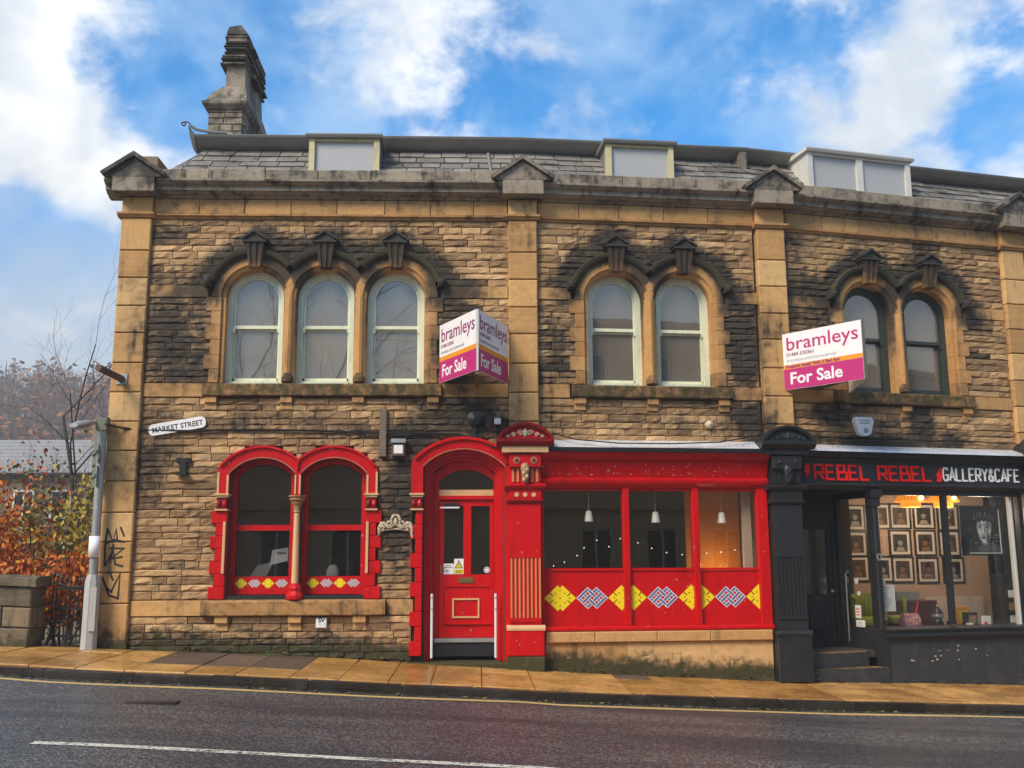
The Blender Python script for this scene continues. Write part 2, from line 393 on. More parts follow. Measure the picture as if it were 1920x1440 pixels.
BLACKW = mat('charcoal_render', (.030, .032, .034), .55, var=.5, vs_=5, dirt=.35, dirtc=(.10, .085, .07), bs=.3, bsc=30)
PGREEN = mat('pale_green_paint', (.72, .73, .52), .5, var=.3, dirt=.45, dirtc=(.12, .12, .07), bs=.1)
DGREEN = mat('dark_green_paint', (.035, .045, .038), .45, var=.3, bs=.05)
DCREAM = mat('dormer_cream_paint', (.56, .49, .27), .6, var=.35, dirt=.6, dirtc=(.16, .13, .08))
DWHITE = mat('dormer_white_paint', (.62, .60, .54), .55, var=.25, dirt=.35, dirtc=(.2, .18, .14))
WHITE = mat('white_paint', (.72, .72, .70), .5, var=.15, dirt=.2, dirtc=(.25, .22, .18))
PAPER = mat('white_paper', (.80, .80, .78), .7, var=.06)
GLASS_UP = glass_mat('old_window_glass', .17, (.5, .48, .45), .30, (.40, .355, .30), 1.5, flat=True, glossc=(1.0, .90, .78))  # brown dust also stands in for the grey-brown reflection of mist and trees
GLASS_RS = glass_mat('red_shop_glass', .05, (.92, .92, .90), .006, boost=1.4, glossc=(1.0, .84, .62))
GLASS_DK = glass_mat('dark_window_glass', .045, (.75, .75, .75), .012, glossc=(1.0, .86, .66))
GLASS_SH = glass_mat('shop_window_glass', .04, (.93, .93, .91), .006, boost=1.3)
GLASS_DM = mat('frosted_dormer_glass', (.40, .40, .395), .35, var=.12, vs_=2)
IRON = mat('black_iron', (.018, .018, .018), .45, metal=.3, var=.4)
RUST = mat('rusty_iron', (.10, .06, .045), .7, var=.6, vs_=9)
STEEL = mat('galvanised_steel', (.38, .38, .36), .45, metal=.5, var=.35, dirt=.3)
PLASTIC = mat('black_cable_plastic', (.014, .014, .015), .35)
DARKROOM = mat('dark_room_wall', (.07, .06, .055), .9)
ROOMFLOOR = mat('dark_room_floor', (.06, .045, .035), .7)
ORANGEWALL = mat('orange_wall', (.62, .22, .02), .8, var=.2)
PINKWALL = mat('warm_plaster_wall', (.62, .47, .36), .9, var=.12)
YELLOW = mat('yellow_vinyl', (.85, .66, .005), .5, var=.08)
BLUE = mat('slate_blue_vinyl', (.095, .115, .27), .5, var=.15)
OFFW = mat('off_white_vinyl', (.80, .76, .72), .5, var=.1)
MAGENTA = mat('magenta_print', (.50, .018, .16), .45, var=.08)
ORANGEP = mat('orange_print', (.80, .30, .01), .45, var=.08)
PURPLE = mat('plum_print', (.26, .02, .13), .5, var=.05)
GREYP = mat('grey_print', (.34, .33, .35), .6, var=.05)
WHITEB = mat('white_board', (.84, .81, .78), .4, var=.06, dirt=.12, dirtc=(.4, .38, .34))
BLACKP = mat('black_print', (.015, .015, .015), .5)
SIGNRED = mat('bright_red_letter', (.88, .014, .01), .5, var=.06, spec=.2)
BRASS = mat('dull_brass', (.35, .22, .09), .4, metal=.8)
WOOD = mat('weathered_wood', (.17, .125, .09), .85, var=.5, vs_=8, bs=.4)
GREYSIGN = mat('grey_green_sign_back', (.16, .17, .12), .6, var=.3, dirt=.4)
CONC = mat('grey_post_paint', (.42, .41, .38), .6, var=.25, dirt=.4, dirtc=(.12, .12, .08))
LAMPW = mat('white_lampshade', (.88, .88, .87), .4)
GLOWO = mat('glowing_orange_shade', (.8, .3, .03), .8, emit=(1.0, .30, .02), es=.85)
BULB = mat('lit_bulb', (1, .9, .7), .5, emit=(1.0, .78, .42), es=9)
FAIRY = mat('lit_fairy_bulb', (1, .95, .85), .5, emit=(1.0, .93, .8), es=1.7)
CURTAIN = mat('white_net_curtain', (.70, .69, .66), .9)
BLIND = mat('pale_roller_blind', (.36, .35, .33), .9)
SCROLL = mat('cream_plaster_scroll', (.58, .46, .31), .6, var=.4, dirt=.5)
SOOTY = mat('soot_black_iron', (.012, .012, .011), .8, bs=.5)
INK = mat('graffiti_ink', (.012, .010, .010), .6)

def asphalt():
    m, nt = base_mat('wet_asphalt'); p = P(nt)
    n1 = noise(nt, scaled(nt, p, (.16, .9, 1)), .9, 5, .6); n2 = noise(nt, p, 34, 4, .75)
    v = N(nt, 'TexVoronoi', {'Scale': 48.0, 'Randomness': 1.0}); nt.links.new(p, v.inputs['Vector'])
    chip = N(nt, 'SeparateColor', {0: v.outputs['Color']}).outputs[0]
    a = mixc(nt, ramp(nt, n2, .3, .7), (.020, .020, .021), (.105, .102, .099))
    a = mixc(nt, ramp(nt, chip, .60, .95, 0, .85), a, (.27, .262, .25))
    a = mixc(nt, ramp(nt, n1, .35, .62, 0, .7), a, (.018, .017, .017))
    ro = mth(nt, 'ADD', ramp(nt, n1, .35, .65, .18, .36), mth(nt, 'MULTIPLY', n2, .16))
    h = mth(nt, 'ADD', mth(nt, 'MULTIPLY', v.outputs['Distance'], -1.2), mth(nt, 'MULTIPLY', n2, .7))
    finish(nt, N(nt, 'BsdfPrincipled', {'Base Color': a, 'Roughness': ro, 'Normal': bump(nt, h, .55, .012), 'Specular IOR Level': .5}).outputs[0]); return m
ASPHALT = asphalt()
def flag_mat(name, ca, cb, rough=.38):
    m, nt = base_mat(name); p = P(nt); rnd = N(nt, 'ObjectInfo').outputs['Random']
    n1 = noise(nt, p, 1.6, 4, .6); n2 = noise(nt, p, 11, 4, .65); n3 = noise(nt, p, 80, 2, .6)
    a = mixc(nt, mth(nt, 'ADD', mth(nt, 'MULTIPLY', rnd, .7), ramp(nt, n1, .35, .65, -.1, .3), clamp=True), ca, cb)
    k = mth(nt, 'ADD', mth(nt, 'MULTIPLY', mth(nt, 'ADD', n2, mth(nt, 'MULTIPLY', n3, .5)), .9), .35)
    a = mixc(nt, 1.0, a, N(nt, 'CombineXYZ', {0: k, 1: k, 2: k}).outputs[0], 'MULTIPLY')
    a = mixc(nt, ramp(nt, noise(nt, p, 3.2, 6, .7), .52, .70, 0, .75), a, (.06, .035, .014))
    ro = mth(nt, 'ADD', ramp(nt, n1, .4, .65, rough - .12, rough + .2), mth(nt, 'MULTIPLY', n2, .12))
    finish(nt, N(nt, 'BsdfPrincipled', {'Base Color': a, 'Roughness': ro, 'Normal': bump(nt, mth(nt, 'ADD', n2, mth(nt, 'MULTIPLY', n3, .4)), .3, .01)}).outputs[0]); return m
FLAG = flag_mat('wet_york_stone', (.34, .155, .032), (.58, .31, .085), .28)
PATCH = flag_mat('dark_paving_patch', (.085, .052, .028), (.14, .09, .05), .62)
KERB = flag_mat('dark_wet_kerb', (.014, .011, .009), (.034, .026, .018), .33)
SOIL = mat('damp_soil', (.05, .04, .028), .9, var=.5, bs=.6, bsc=8)
def worn_paint(name, c, lo=.42, hi=.5):
    m, nt = base_mat(name); p = P(nt)
    n = noise(nt, p, 22, 4, .7); n1 = noise(nt, p, 2.5, 3, .6)
    f = ramp(nt, mth(nt, 'ADD', mth(nt, 'MULTIPLY', n, .7), mth(nt, 'MULTIPLY', n1, .3)), lo - .05, hi)
    s1 = N(nt, 'BsdfPrincipled', {'Base Color': (*c, 1), 'Roughness': .5, 'Normal': bump(nt, n, .4)}).outputs[0]
    s0 = N(nt, 'BsdfTransparent').outputs[0]
    finish(nt, N(nt, 'MixShader', {0: f, 1: s0, 2: s1}).outputs[0]); return m
LINEY = worn_paint('worn_yellow_line', (.62, .42, .14), .34, .44)
LINEW = worn_paint('worn_white_line', (.66, .63, .50), .43, .55)
def foliage(name, ca, cb, cc=None, rough=.6):
    m, nt = base_mat(name)
    at = N(nt, 'Attribute', attribute_name='wear'); sp = N(nt, 'SeparateColor', {0: at.outputs['Color']})
    a = mixc(nt, ramp(nt, sp.outputs[0], 0, .6, smooth=False), ca, cb)
    if cc: a = mixc(nt, ramp(nt, sp.outputs[0], .6, 1, smooth=False), a, cc)
    finish(nt, N(nt, 'BsdfPrincipled', {'Base Color': a, 'Roughness': rough, 'Specular IOR Level': .25, 'Subsurface Weight': 0.0}).outputs[0]); return m
LEAF_RED = foliage('russet_leaves', (.26, .04, .010), (.55, .12, .015), (.70, .30, .035))
LEAF_YEL = foliage('yellow_leaves', (.18, .13, .02), (.42, .30, .03), (.55, .40, .06))
LEAF_OLV = foliage('olive_brown_leaves', (.06, .05, .02), (.13, .10, .03), (.26, .16, .04))
WOODS = foliage('autumn_woodland', (.09, .055, .04), (.25, .11, .045), (.38, .15, .03), .9)
BARK = mat('dark_bark', (.045, .036, .030), .9, var=.5, bs=.6, bsc=25)
HILLM = mat('leaf_litter_hill', (.11, .075, .045), .95, var=.5, vs_=.08, c2=(.09, .08, .04))
FARSTONE = mat('far_house_stone', (.26, .17, .095), .9, var=.4, vs_=1.5, c2=(.18, .14, .10))
FARROOF = mat('far_slate_roof', (.28, .265, .245), .45, var=.25, vs_=2)
OPPST = mat('opposite_stone', (.52, .37, .22), .9, var=.35, vs_=2.0, bs=.5, bsc=6)
# ------------------------------------------------------------------ the two buildings of the terrace
corner = thing('corner_building', 'two storey sandstone corner building with red shopfront, red door and pale green sash windows', 'building', (2.9, 0, .2), 0)
cafe = thing('cafe_building', 'sandstone terrace building with black shopfront, beside the red shop and under the white double dormer', 'building', (2.2, 0, -.2), 2)
OWNER = [corner, corner, cafe]
SEG = 12
def upper_holes(b): return [c for bb, c in ARCHES if bb == b]
RO, RR, RH = .435, .635, .73           # opening, stone ring and hood radii
def semi(c, r, z0, zs=SPR, n=SEG): return [(c - r, z0), (c + r, z0)] + [(c + r * cos(pi * i / n), zs + r * sin(pi * i / n)) for i in range(n + 1)]
def segarc(c, cz, r, half, n=10):
    a0 = math.acos(half / r)
    return [(c + r * cos(a0 + (pi - 2 * a0) * i / n), cz + r * sin(a0 + (pi - 2 * a0) * i / n)) for i in range(n + 1)]

# wall cores behind the facing stones
h0 = [semi(c, RO + .01, 4.29) for c in upper_holes(0)]
for c in (2.22, 3.263): h0.append([(c - .47, 1.14), (c + .47, 1.14)] + segarc(c, 2.548, .618, .47))
h0.append([(4.6, .0), (5.76, .0)] + segarc(5.17, 2.459, .83, .58))
obj('wall', MB().prism([(0, -.9), (6.04, -.9), (6.04, 7.5), (0, 7.5)], .03, .34, h0), MORTAR, corner, 0)
obj('wall', MB().prism([(0, 3.2), (3.9, 3.2), (3.9, 7.5), (0, 7.5)], .03, .34, [semi(c, RO + .01, 4.29) for c in upper_holes(1)]), MORTAR, corner, 1)
obj('wall', MB().prism([(0, 3.2), (7.5, 3.2), (7.5, 7.5), (0, 7.5)], .03, .34, [semi(c, RO + .01, 4.29) for c in upper_holes(2)]), MORTAR, cafe, 2)
obj('wall', MB().box(5.05, 7.5, .03, .34, -.9, 3.19), MORTAR, cafe, 2)
# inside shell
def wpt(b, u, d): p = W(b, u, -d, 0); return p.x, p.y
pts = [wpt(0, 0.0, .34), wpt(1, 0, .34), wpt(2, 0, .34), wpt(2, 7.4, .34), wpt(2, 7.4, 6.5), (1.0, 7.0), (-5.375, 7.0)]
def slab(name, pl, z0, z1, m, parent):
    n = len(pl); mb = MB(); t = tessellate_polygon([[Vector((*p, 0)) for p in pl]])
    mb.add([(*p, z0) for p in pl] + [(*p, z1) for p in pl], [tuple(q) for q in t] + [tuple(i + n for i in q) for q in t] + [(i, (i + 1) % n, (i + 1) % n + n, i + n) for i in range(n)])
    return obj(name, mb, m, parent)
slab('upper_floor', pts, 3.42, 3.72, DARKROOM, corner)
slab('attic_floor', pts, 7.15, 7.3, DARKROOM, corner)
slab('back_wall', [(-5.375, 7.0), (1.0, 7.0), (1.0, 7.2), (-5.375, 7.2)], -1, 8.4, FARSTONE, corner)
slab('side_wall', [(-5.37, .34), (-5.07, .34), (-5.07, 7), (-5.37, 7)], -1, 8.0, FARSTONE, corner)
slab('back_wall', [(1.0, 7.0), wpt(2, 7.4, 6.5), wpt(2, 7.4, 6.7), (1.0, 7.2)], -1, 8.4, FARSTONE, cafe)
slab('party_wall', [wpt(2, .0, .36), wpt(2, .14, .36), wpt(2, .14, 6.4), wpt(2, .0, 6.4)], -1, 7.2, DARKROOM, cafe)
slab('side_wall', [wpt(2, 7.2, .36), wpt(2, 7.4, .36), wpt(2, 7.4, 6.4), wpt(2, 7.2, 6.4)], -1, 8.3, FARSTONE, cafe)

# pitch-faced facing stones, course by course
def spans(b, z, lo, hi):
    """free stretches of a course: what is left between pilasters, surrounds and openings"""
    blk = []
    if b == 0:
        blk += [(-1, .405), (5.85, 9)]
        if z < 3.08: blk.append((4.42, 9))
        elif z < 2.459 + 1.01: q = sqrt(1.005 ** 2 - (z - 2.459) ** 2); blk.append((5.17 - q, 5.17 + q))
        if 1.1 < z < 3.0: blk.append((1.575, 3.915))
        elif 3.0 <= z < 3.33:
            q = sqrt(.79 ** 2 - (z - 2.548) ** 2)
            blk += [(2.22 - q, 2.22 + q), (3.263 - q, 3.263 + q)]
        elif z < 1.1 and z < .9: pass
        if z < 3.75: blk.append((5.66, 9))
    if b == 1: blk += [(-1, .235), (3.70, 9)]
    if b == 2: blk += [(-1, .34), (4.42, 4.84)]
    cs = upper_holes(b)
    if 4.28 < z < SPR: blk.append((cs[0] - .60, cs[-1] + .60))
    elif z >= SPR:
        for c in cs:
            if z - SPR < .70: q = sqrt(.70 ** 2 - (z - SPR) ** 2); blk.append((c - q, c + q))
    blk.sort(); out = []; u = lo
    for a, c in blk:
        if a > u: out.append((u, min(a, hi)))
        u = max(u, c)
    if u < hi: out.append((u, hi))
    return [(a, c) for a, c in out if c - a > .05]
BANDS = {0: [(.895, 1.135), (4.07, 4.295), (5.6, 5.795)], 1: [(4.07, 4.295), (5.6, 5.795)], 2: [(4.07, 4.295), (5.6, 5.795)]}
def rock(u0, u1, z0, z1, seed):
    """one pitch-faced block: bulging broken face, 4 mm joints"""
    j = .0055; u0 += j; u1 -= j; z0 += j * .9; z1 -= j * .9
    nx = max(2, min(6, round((u1 - u0) / .085))); nz = 3; rnd = random.Random(seed)
    amp = rnd.uniform(.014, .034); lean = rnd.uniform(-.010, .010); e0 = rnd.uniform(.004, .016)
    v = []
    for k in range(nz + 1):
        for i in range(nx + 1):
            edge = i in (0, nx) or k in (0, nz)
            x = u0 + (u1 - u0) * i / nx; z = z0 + (z1 - z0) * k / nz
            if not edge: x += rnd.uniform(-.02, .02) * min(1, (u1 - u0) * 2); z += rnd.uniform(-.012, .012) + (-.012 if k == 1 else .012)
            w = e0 + rnd.uniform(-.005, .005) if edge else e0 + .7 * amp * (1.05 if k == 1 else .9) * rnd.uniform(.1, 1.3) + lean * (x - u0)
            v.append((x, -w, z))
    m = nx + 1; q = [(k * m + i, k * m + i + 1, (k + 1) * m + i + 1, (k + 1) * m + i) for k in range(nz) for i in range(nx)]
    ring = [i for i in range(m)] + [k * m + nx for k in range(1, nz + 1)] + [nz * m + i for i in range(nx - 1, -1, -1)] + [k * m for k in range(nz - 1, 0, -1)]
    n = len(v); v += [(v[i][0], .045, v[i][2]) for i in ring]; L = len(ring)
    q += [(ring[i], n + i, n + (i + 1) % L, ring[(i + 1) % L]) for i in range(L)]
    return v, q
blocks = []
for b, zlo, zhi, lo, hi in ((0, -.12, 6.845, .38, 5.9), (1, 3.42, 6.845, .2, 3.75), (2, 3.42, 6.845, .3, 7.45)):
    rnd = random.Random(40 + b)
    stops = [zlo] + [e for a, c in BANDS[b] for e in (a, c)] + [zhi]
    for s in range(0, len(stops), 2):
        za, zb = stops[s], stops[s + 1]
        n = max(1, round((zb - za) / .104)); hs_ = [rnd.uniform(.8, 1.2) for _ in range(n)]; t = sum(hs_); z = za
        for h in hs_:
            hh = h / t * (zb - za)
            for a, c in spans(b, z + hh * .45, lo, hi):
                u = a
                while u < c - .02:
                    l = rnd.choice((.22, .3, .36, .42, .5, .6, .68)) * rnd.uniform(.9, 1.1)
                    if c - (u + l) < .16: l = c - u
                    xw = W(b, u + l / 2, 0, 0).x
                    if z + hh > G(xw) - .03: blocks.append((b, u, min(u + l, c), z, z + hh))
                    u += l
            z += hh
def on_screen(t):
    b, u0, u1, z0, z1 = t; p = W(b, (u0 + u1) / 2, 0, (z0 + z1) / 2)
    return (u1 - u0) * (z1 - z0) / ((p.x) ** 2 + (p.y + DIST) ** 2 + (p.z - EYE) ** 2)
for own, bays in ((corner, (0, 1)), (cafe, (2,))):
    mine = sorted([t for t in blocks if t[0] in bays], key=on_screen, reverse=True)
    rest = {b: (MB(), []) for b in bays}
    for i, t in enumerate(mine):
        b, u0, u1, z0, z1 = t; v, q = rock(u0, u1, z0, z1, i * 7 + b)
        tn = .12 + .8 * R(); ds = rr(.35, .7) if R() < .07 else 0
        if i < 300:
            obj('stone', MB().add(v, q), ROCK, own, b, tone=tn, soot=ds)
        else:
            mb, tl = rest[b]; mb.add(v, q); tl += [tn] * len(v)
    for b, (mb, tl) in rest.items():
        if mb.v:
            it = iter(tl); obj('stonework', mb, ROCK, own, b, tone=lambda x, z: next(it), kind='stuff')

# ------------------------------------------------------------------ pilasters of plain blocks
PZ = [6.835, 6.32, 5.89, 5.456, 5.04, 4.585, 4.143, 3.707, 3.274, 2.83, 2.377, 1.958, 1.52, 1.088, .40]
def pilaster(b, u0, u1, w, zmin, own):
    core = obj('pilaster', MB().box(u0 + .012, u1 - .012, -w + .022, .2, zmin, 7.16), MORTAR, own, b)
    zs = [z for z in PZ if z > zmin + .1] + [zmin]
    for a, c in zip(zs[1:], zs): obj('block', MB().cbox(u0, u1, -w, .1, a + .006, c - .006, .014), ASH, core, b, tone=rr(.0, 1), soot=max(0, rr(-.15, .28)))
    obj('block', MB().cbox(u0, u1, -w, .1, 6.925, 7.165, .008), ASH, core, b, tone=rr(.3, 1))
    obj('cap_moulding', MB().mould(u0 - .05, u1 + .05, [(.1, 6.838), (-w - .02, 6.838), (-w - .035, 6.86), (-w - .06, 6.88), (-w - .06, 6.91), (-w - .03, 6.922), (.1, 6.922)]), TRIM, core, b, tone=.5, soot=.25)
    # pedimented block on the cornice
    c = (u0 + u1) / 2
    obj('pediment_block', MB().box(c - .31, c + .31, -.33, .1, 7.178, 7.395), CORN, core, b, tone=.6)
    ped = MB().prism([(c - .42, 7.40), (c + .42, 7.40), (c + .42, 7.425), (c, 7.70), (c - .42, 7.425)], -.33, .3)
    po = obj('pediment', ped, CORN, core, b, tone=.5, soot=.5)
    for sg in (1, -1):
        d = Vector((.42, .285)).normalized(); nrm = Vector((-d.y, d.x))
        a = Vector((-.455, .01)); e = Vector((0, .318))
        q = [(c + sg * p.x, 7.4 + p.y) for p in (a, e, e + Vector((0, .07)), a + nrm * .055)]
        obj('raking_moulding', MB().prism(q, -.39, .3), CORN, core, b, tone=.4, soot=.5)
    return core
pilaster(0, -.05, .405, .085, .0, corner)
pilaster(0, 5.84, 6.28, .09, 3.5, corner)
pilaster(1, 3.74, 4.20, .10, 3.5, corner)
pilaster(2, 4.42, 4.86, .085, 3.4, cafe)

# ------------------------------------------------------------------ string course, frieze, cornice, blocking course
STRING = [(.1, 6.84), (-.045, 6.84), (-.05, 6.86), (-.085, 6.88), (-.085, 6.905), (-.05, 6.918), (.1, 6.918)]
CORNICE = [(.1, 7.168), (-.03, 7.168), (-.05, 7.195), (-.13, 7.215), (-.15, 7.24), (-.19, 7.245), (-.19, 7.305), (-.24, 7.33), (-.285, 7.365), (-.285, 7.395), (-.25, 7.402), (.1, 7.402)]
for b, own, a, c, gaps in ((0, corner, .41, 5.83, None), (1, corner, .25, 3.73, None), (2, cafe, .34, 4.41, None), (2, cafe, 4.87, 7.45, None)):
    obj('string_course', MB().mould(a, c, STRING), TRIM, own, b, tone=.4, soot=.35)
    n = max(1, round((c - a) / .66)); u = a
    for i in range(n):
        l = (c - a) / n; e = c if i == n - 1 else u + l * rr(.92, 1.08)
        e = min(e, c)
        obj('frieze_stone', MB().cbox(u + .004, e - .004, -.02, .1, 6.925, 7.16, .008), ASH, own, b, tone=rr(.0, .7), soot=rr(.1, .35)); u = e
    a2, c2 = (a - .75, c + .3) if b == 0 else (a - .3, c + .3)
    if b == 0: a2 = -.28
    if a > 4.5: a2, c2 = c - 1.6, c
    if b == 2 and a < 1: c2 = 4.8
    cor = obj('cornice', MB().mould(a2, c2, CORNICE), CORN, own, b, tone=.5)
    n = max(1, round((c2 - a2) / .8)); u = a2
    for i in range(n):
        e = a2 + (c2 - a2) * (i + 1) / n
        q = rr(-.012, .012)
        obj('blocking_stone', MB().cbox(u + .003, e - .003, -.20, .12, 7.405, 7.585 + q, .01), CORN, cor, b, tone=rr(.2, .9)); u = e
# band courses at window head and sill level, base band
def bands(own, b, z0, z1, runs, w=.03, m=ASH, ml=.8):
    for a, c in runs:
        n = max(1, round((c - a) / ml))
        for i in range(n): obj('band_stone', MB().cbox(a + (c - a) * i / n + .003, a + (c - a) * (i + 1) / n - .003, -w, .1, z0, z1, .008), m, own, b, tone=rr(.0, .7), soot=rr(.05, .4))
bands(corner, 0, 5.605, 5.79, [(.41, 1.31), (4.82, 5.835)])
bands(corner, 1, 5.605, 5.79, [(.245, .77), (3.22, 3.735)])
bands(cafe, 2, 5.605, 5.79, [(.345, 1.11), (3.61, 4.41)])
bands(corner, 0, 4.08, 4.285, [(.41, 1.30), (4.82, 5.835)])
bands(corner, 1, 4.08, 4.285, [(.245, .73), (3.26, 3.735)])
bands(cafe, 2, 4.08, 4.285, [(.345, 1.08), (3.65, 4.41)])
bands(corner, 0, .905, 1.125, [(.41, 1.43), (4.06, 4.45)], m=ASH)

# ------------------------------------------------------------------ upper arched windows
def curtain_mb(u0, u1, z0, z1, d, waves):
    n = waves * 6; v = []
    for i in range(n + 1):
        u = u0 + (u1 - u0) * i / n; dd = d + .025 * sin(2 * pi * i / 6) + .01 * sin(i * 1.7)
        v += [(u, dd, z0), (u, dd, z1)]
    return MB().add(v, [(2 * i, 2 * i + 2, 2 * i + 3, 2 * i + 1) for i in range(n)])
def sash_window(own, b, c, fm, gm, fw=.075, curt=None):
    zb, d0 = 4.292, .15
    ro, ri = RO + .02, RO - fw
    fr = MB().arc(c, SPR, 0, pi, [(ro, d0), (ri, d0), (ri - .008, d0 + .02), (ri - .008, d0 + .12), (ro, d0 + .12)], 20)
    for sg in (-1, 1):
        a, e = sorted((c + sg * (ri - .008), c + sg * ro)); fr.box(a, e, d0, d0 + .12, zb, SPR)
    fr.box(c - ri, c + ri, d0 - .015, d0 + .12, zb - .0, zb + .055)
    w = obj('window', fr, fm, own, b, smooth=35)
    r2 = ri - .012; zm = 5.165
    s1 = MB().arc(c, SPR, 0, pi, [(r2, d0 + .03), (r2 - .028, d0 + .03), (r2 - .028, d0 + .07), (r2, d0 + .07)], 20)
    for sg in (-1, 1):
        a, e = sorted((c + sg * (r2 - .028), c + sg * r2)); s1.box(a, e, d0 + .03, d0 + .07, zm + .05, SPR)
    s1.box(c - r2, c + r2, d0 + .025, d0 + .07, zm, zm + .05)
    s1.box(c - r2 - .02, c - r2 + .03, d0 + .005, d0 + .03, zm - .06, zm + .02)
    s1.box(c + r2 - .03, c + r2 + .02, d0 + .005, d0 + .03, zm - .06, zm + .02)
    obj('sash', s1, fm, w, b, smooth=35)
    s2 = MB()
    for sg in (-1, 1):
        a, e = sorted((c + sg * (r2 - .028), c + sg * r2)); s2.box(a, e, d0 + .075, d0 + .11, zb + .06, zm)
    s2.box(c - r2, c + r2, d0 + .075, d0 + .112, zb + .056, zb + .115).box(c - r2, c + r2, d0 + .075, d0 + .112, zm - .03, zm + .0)
    obj('sash', s2, fm, w, b)
    obj('pane', MB().prism(semi(c, r2 - .02, zm + .04), d0 + .048, d0 + .054), gm, w, b)
    obj('pane', MB().box(c - r2 + .02, c + r2 - .02, d0 + .09, d0 + .096, zb + .1, zm - .02), gm, w, b)
    if curt == 'net':
        obj('curtain', curtain_mb(c - .33, c - .10, zb + .1, SPR + .3, d0 + .22, 4), CURTAIN, w, b, smooth=60, fix=False)
        obj('curtain', curtain_mb(c + .0, c + .34, zb + .1, SPR + .3, d0 + .24, 5), CURTAIN, w, b, smooth=60, fix=False)
    elif curt == 'edge':
        obj('curtain', curtain_mb(c + .2, c + .38, zb + .1, SPR + .3, d0 + .22, 3), CURTAIN, w, b, smooth=60, fix=False)
    elif curt == 'red':
        obj('curtain', curtain_mb(c + .22, c + .40, zb + .1, SPR + .3, d0 + .3, 3), REDD, w, b, smooth=60, fix=False)
    return w
RINGP = [(RO, .16), (RO, .02), (RO + .03, -.005), (RO + .05, -.005), (RO + .07, -.045), (RR, -.05), (RR, .1)]
HOODP = [(RR - .005, .0), (RR - .005, -.07), (RR + .02, -.11), (RR + .05, -.13), (RH, -.135), (RH + .015, -.10), (RH + .02, .0)]
def window_group(own, b, cs):
    first, last = cs[0], cs[-1]
    half = [(cs[i] + cs[i + 1]) / 2 for i in range(len(cs) - 1)]
    sill = obj('window_sill', MB().mould(first - .70, last + .70, [(.16, 4.085), (-.10, 4.085), (-.115, 4.10), (-.115, 4.255), (-.10, 4.272), (.0, 4.29), (.16, 4.29)]), TRIM, own, b, tone=.3, soot=.55, moss=.5)
    for c in [first - .58] + half + [last + .58]:
        obj('bracket', MB().mould(c - .085, c + .085, [(.05, 3.90), (-.035, 3.90), (-.035, 3.985), (-.08, 3.995), (-.08, 4.078), (.05, 4.078)]), TRIM, sill, b, tone=rr(.4, 1), soot=rr(0, .4))
    base = MB()
    for i, c in enumerate(cs):
        lo = half[i - 1] + .0005 if i else -9; hi = half[i] - .0005 if i < len(half) else 9
        base.arc(c, SPR, 0, pi, RINGP, 28, lo, hi)
    sur = obj('window_surround', base, TRIM, own, b, tone=.55, smooth=40)
    for i, c in enumerate(cs):
        lo = half[i - 1] if i else -9; hi = half[i] if i < len(half) else 9
        a0 = radians(20) if hi > 8 else 0; a1 = pi - (radians(20) if lo < -8 else 0)
        if a0 == 0: a0 = math.acos(min(1, (hi - c) / RH)) * .98
        if a1 == pi: a1 = pi - math.acos(min(1, (c - lo) / RH)) * .98
        obj('hood_mould', MB().arc(c, SPR, a0, a1, HOODP, 26, lo + .001, hi - .001), CORN, sur, b, tone=.3, soot=.9, moss=.5, smooth=40)
        # fluted keystone and its little gabled cap
        ks = MB()
        for k in range(-2, 3):
            t0, t1 = k * .043 - .0215, k * .043 + .0215
            dd = -.155 if k % 2 == 0 else -.135
            ks.add([(c + t0 * .8, dd, 6.055), (c + t1 * .8, dd, 6.055), (c + t1 * 1.25, dd - .05, 6.42), (c + t0 * 1.25, dd - .05, 6.42), (c + t0 * .8, .05, 6.055), (c + t1 * .8, .05, 6.055), (c + t1 * 1.25, .05, 6.42), (c + t0 * 1.25, .05, 6.42)],
                   [(0, 1, 2, 3), (4, 7, 6, 5), (0, 4, 5, 1), (1, 5, 6, 2), (2, 6, 7, 3), (3, 7, 4, 0)])
        obj('keystone', ks, TRIM, sur, b, tone=.3, soot=rr(.45, .8))
        cap = MB().box(c - .175, c + .175, -.23, .03, 6.424, 6.452).prism([(c - .16, 6.455), (c + .16, 6.455), (c, 6.575)], -.20, .03)
        for sg in (1, -1): cap.prism([(c - sg * .19, 6.456), (c, 6.582 + .004 * sg), (c, 6.618), (c - sg * .20, 6.482)], -.235 - .002 * sg, .03)
        obj('keystone_cap', cap, CORN, sur, b, tone=.3, soot=.95)
    for c, sg in ((first, -1), (last, 1)):
        u = c + sg * (RH * cos(radians(20)) + .01); z = SPR + .72 * sin(radians(20))
        st = MB().box(u - .06, u + .06, -.13, .0, z - .10, z + .04).lathe(u, -.135, [(0.0, z - .09), (.045, z - .08), (.06, z - .03), (.045, z + .02), (0.0, z + .03)], 8)
        obj('label_stop', st, CORN, sur, b, tone=.3, soot=.97)
        # jamb blocks, toothed into the wall
        zs = [4.292, 4.50, 4.72, 4.95, 5.17, 5.39, SPR - .004]
        for k in range(6):
            wide = .085 if k % 2 == 1 else 0
            a, e = sorted((c + sg * RO, c + sg * (RR + wide)))
            q = MB(); i0, i1 = (a, e)
            q.cbox(i0 + (.0 if sg < 0 else .055), i1 - (.0 if sg > 0 else .055), -.045, .1, zs[k] + .002, zs[k + 1] - .002, .006)
            ja, jb = sorted((c + sg * RO, c + sg * (RO + .053)))
            q.box(ja, jb, -.004, .16, zs[k] + .002, zs[k + 1] - .002)
            obj('jamb_block', q, TRIM, sur, b, tone=rr(.2, .9), soot=.1 if k else .45)
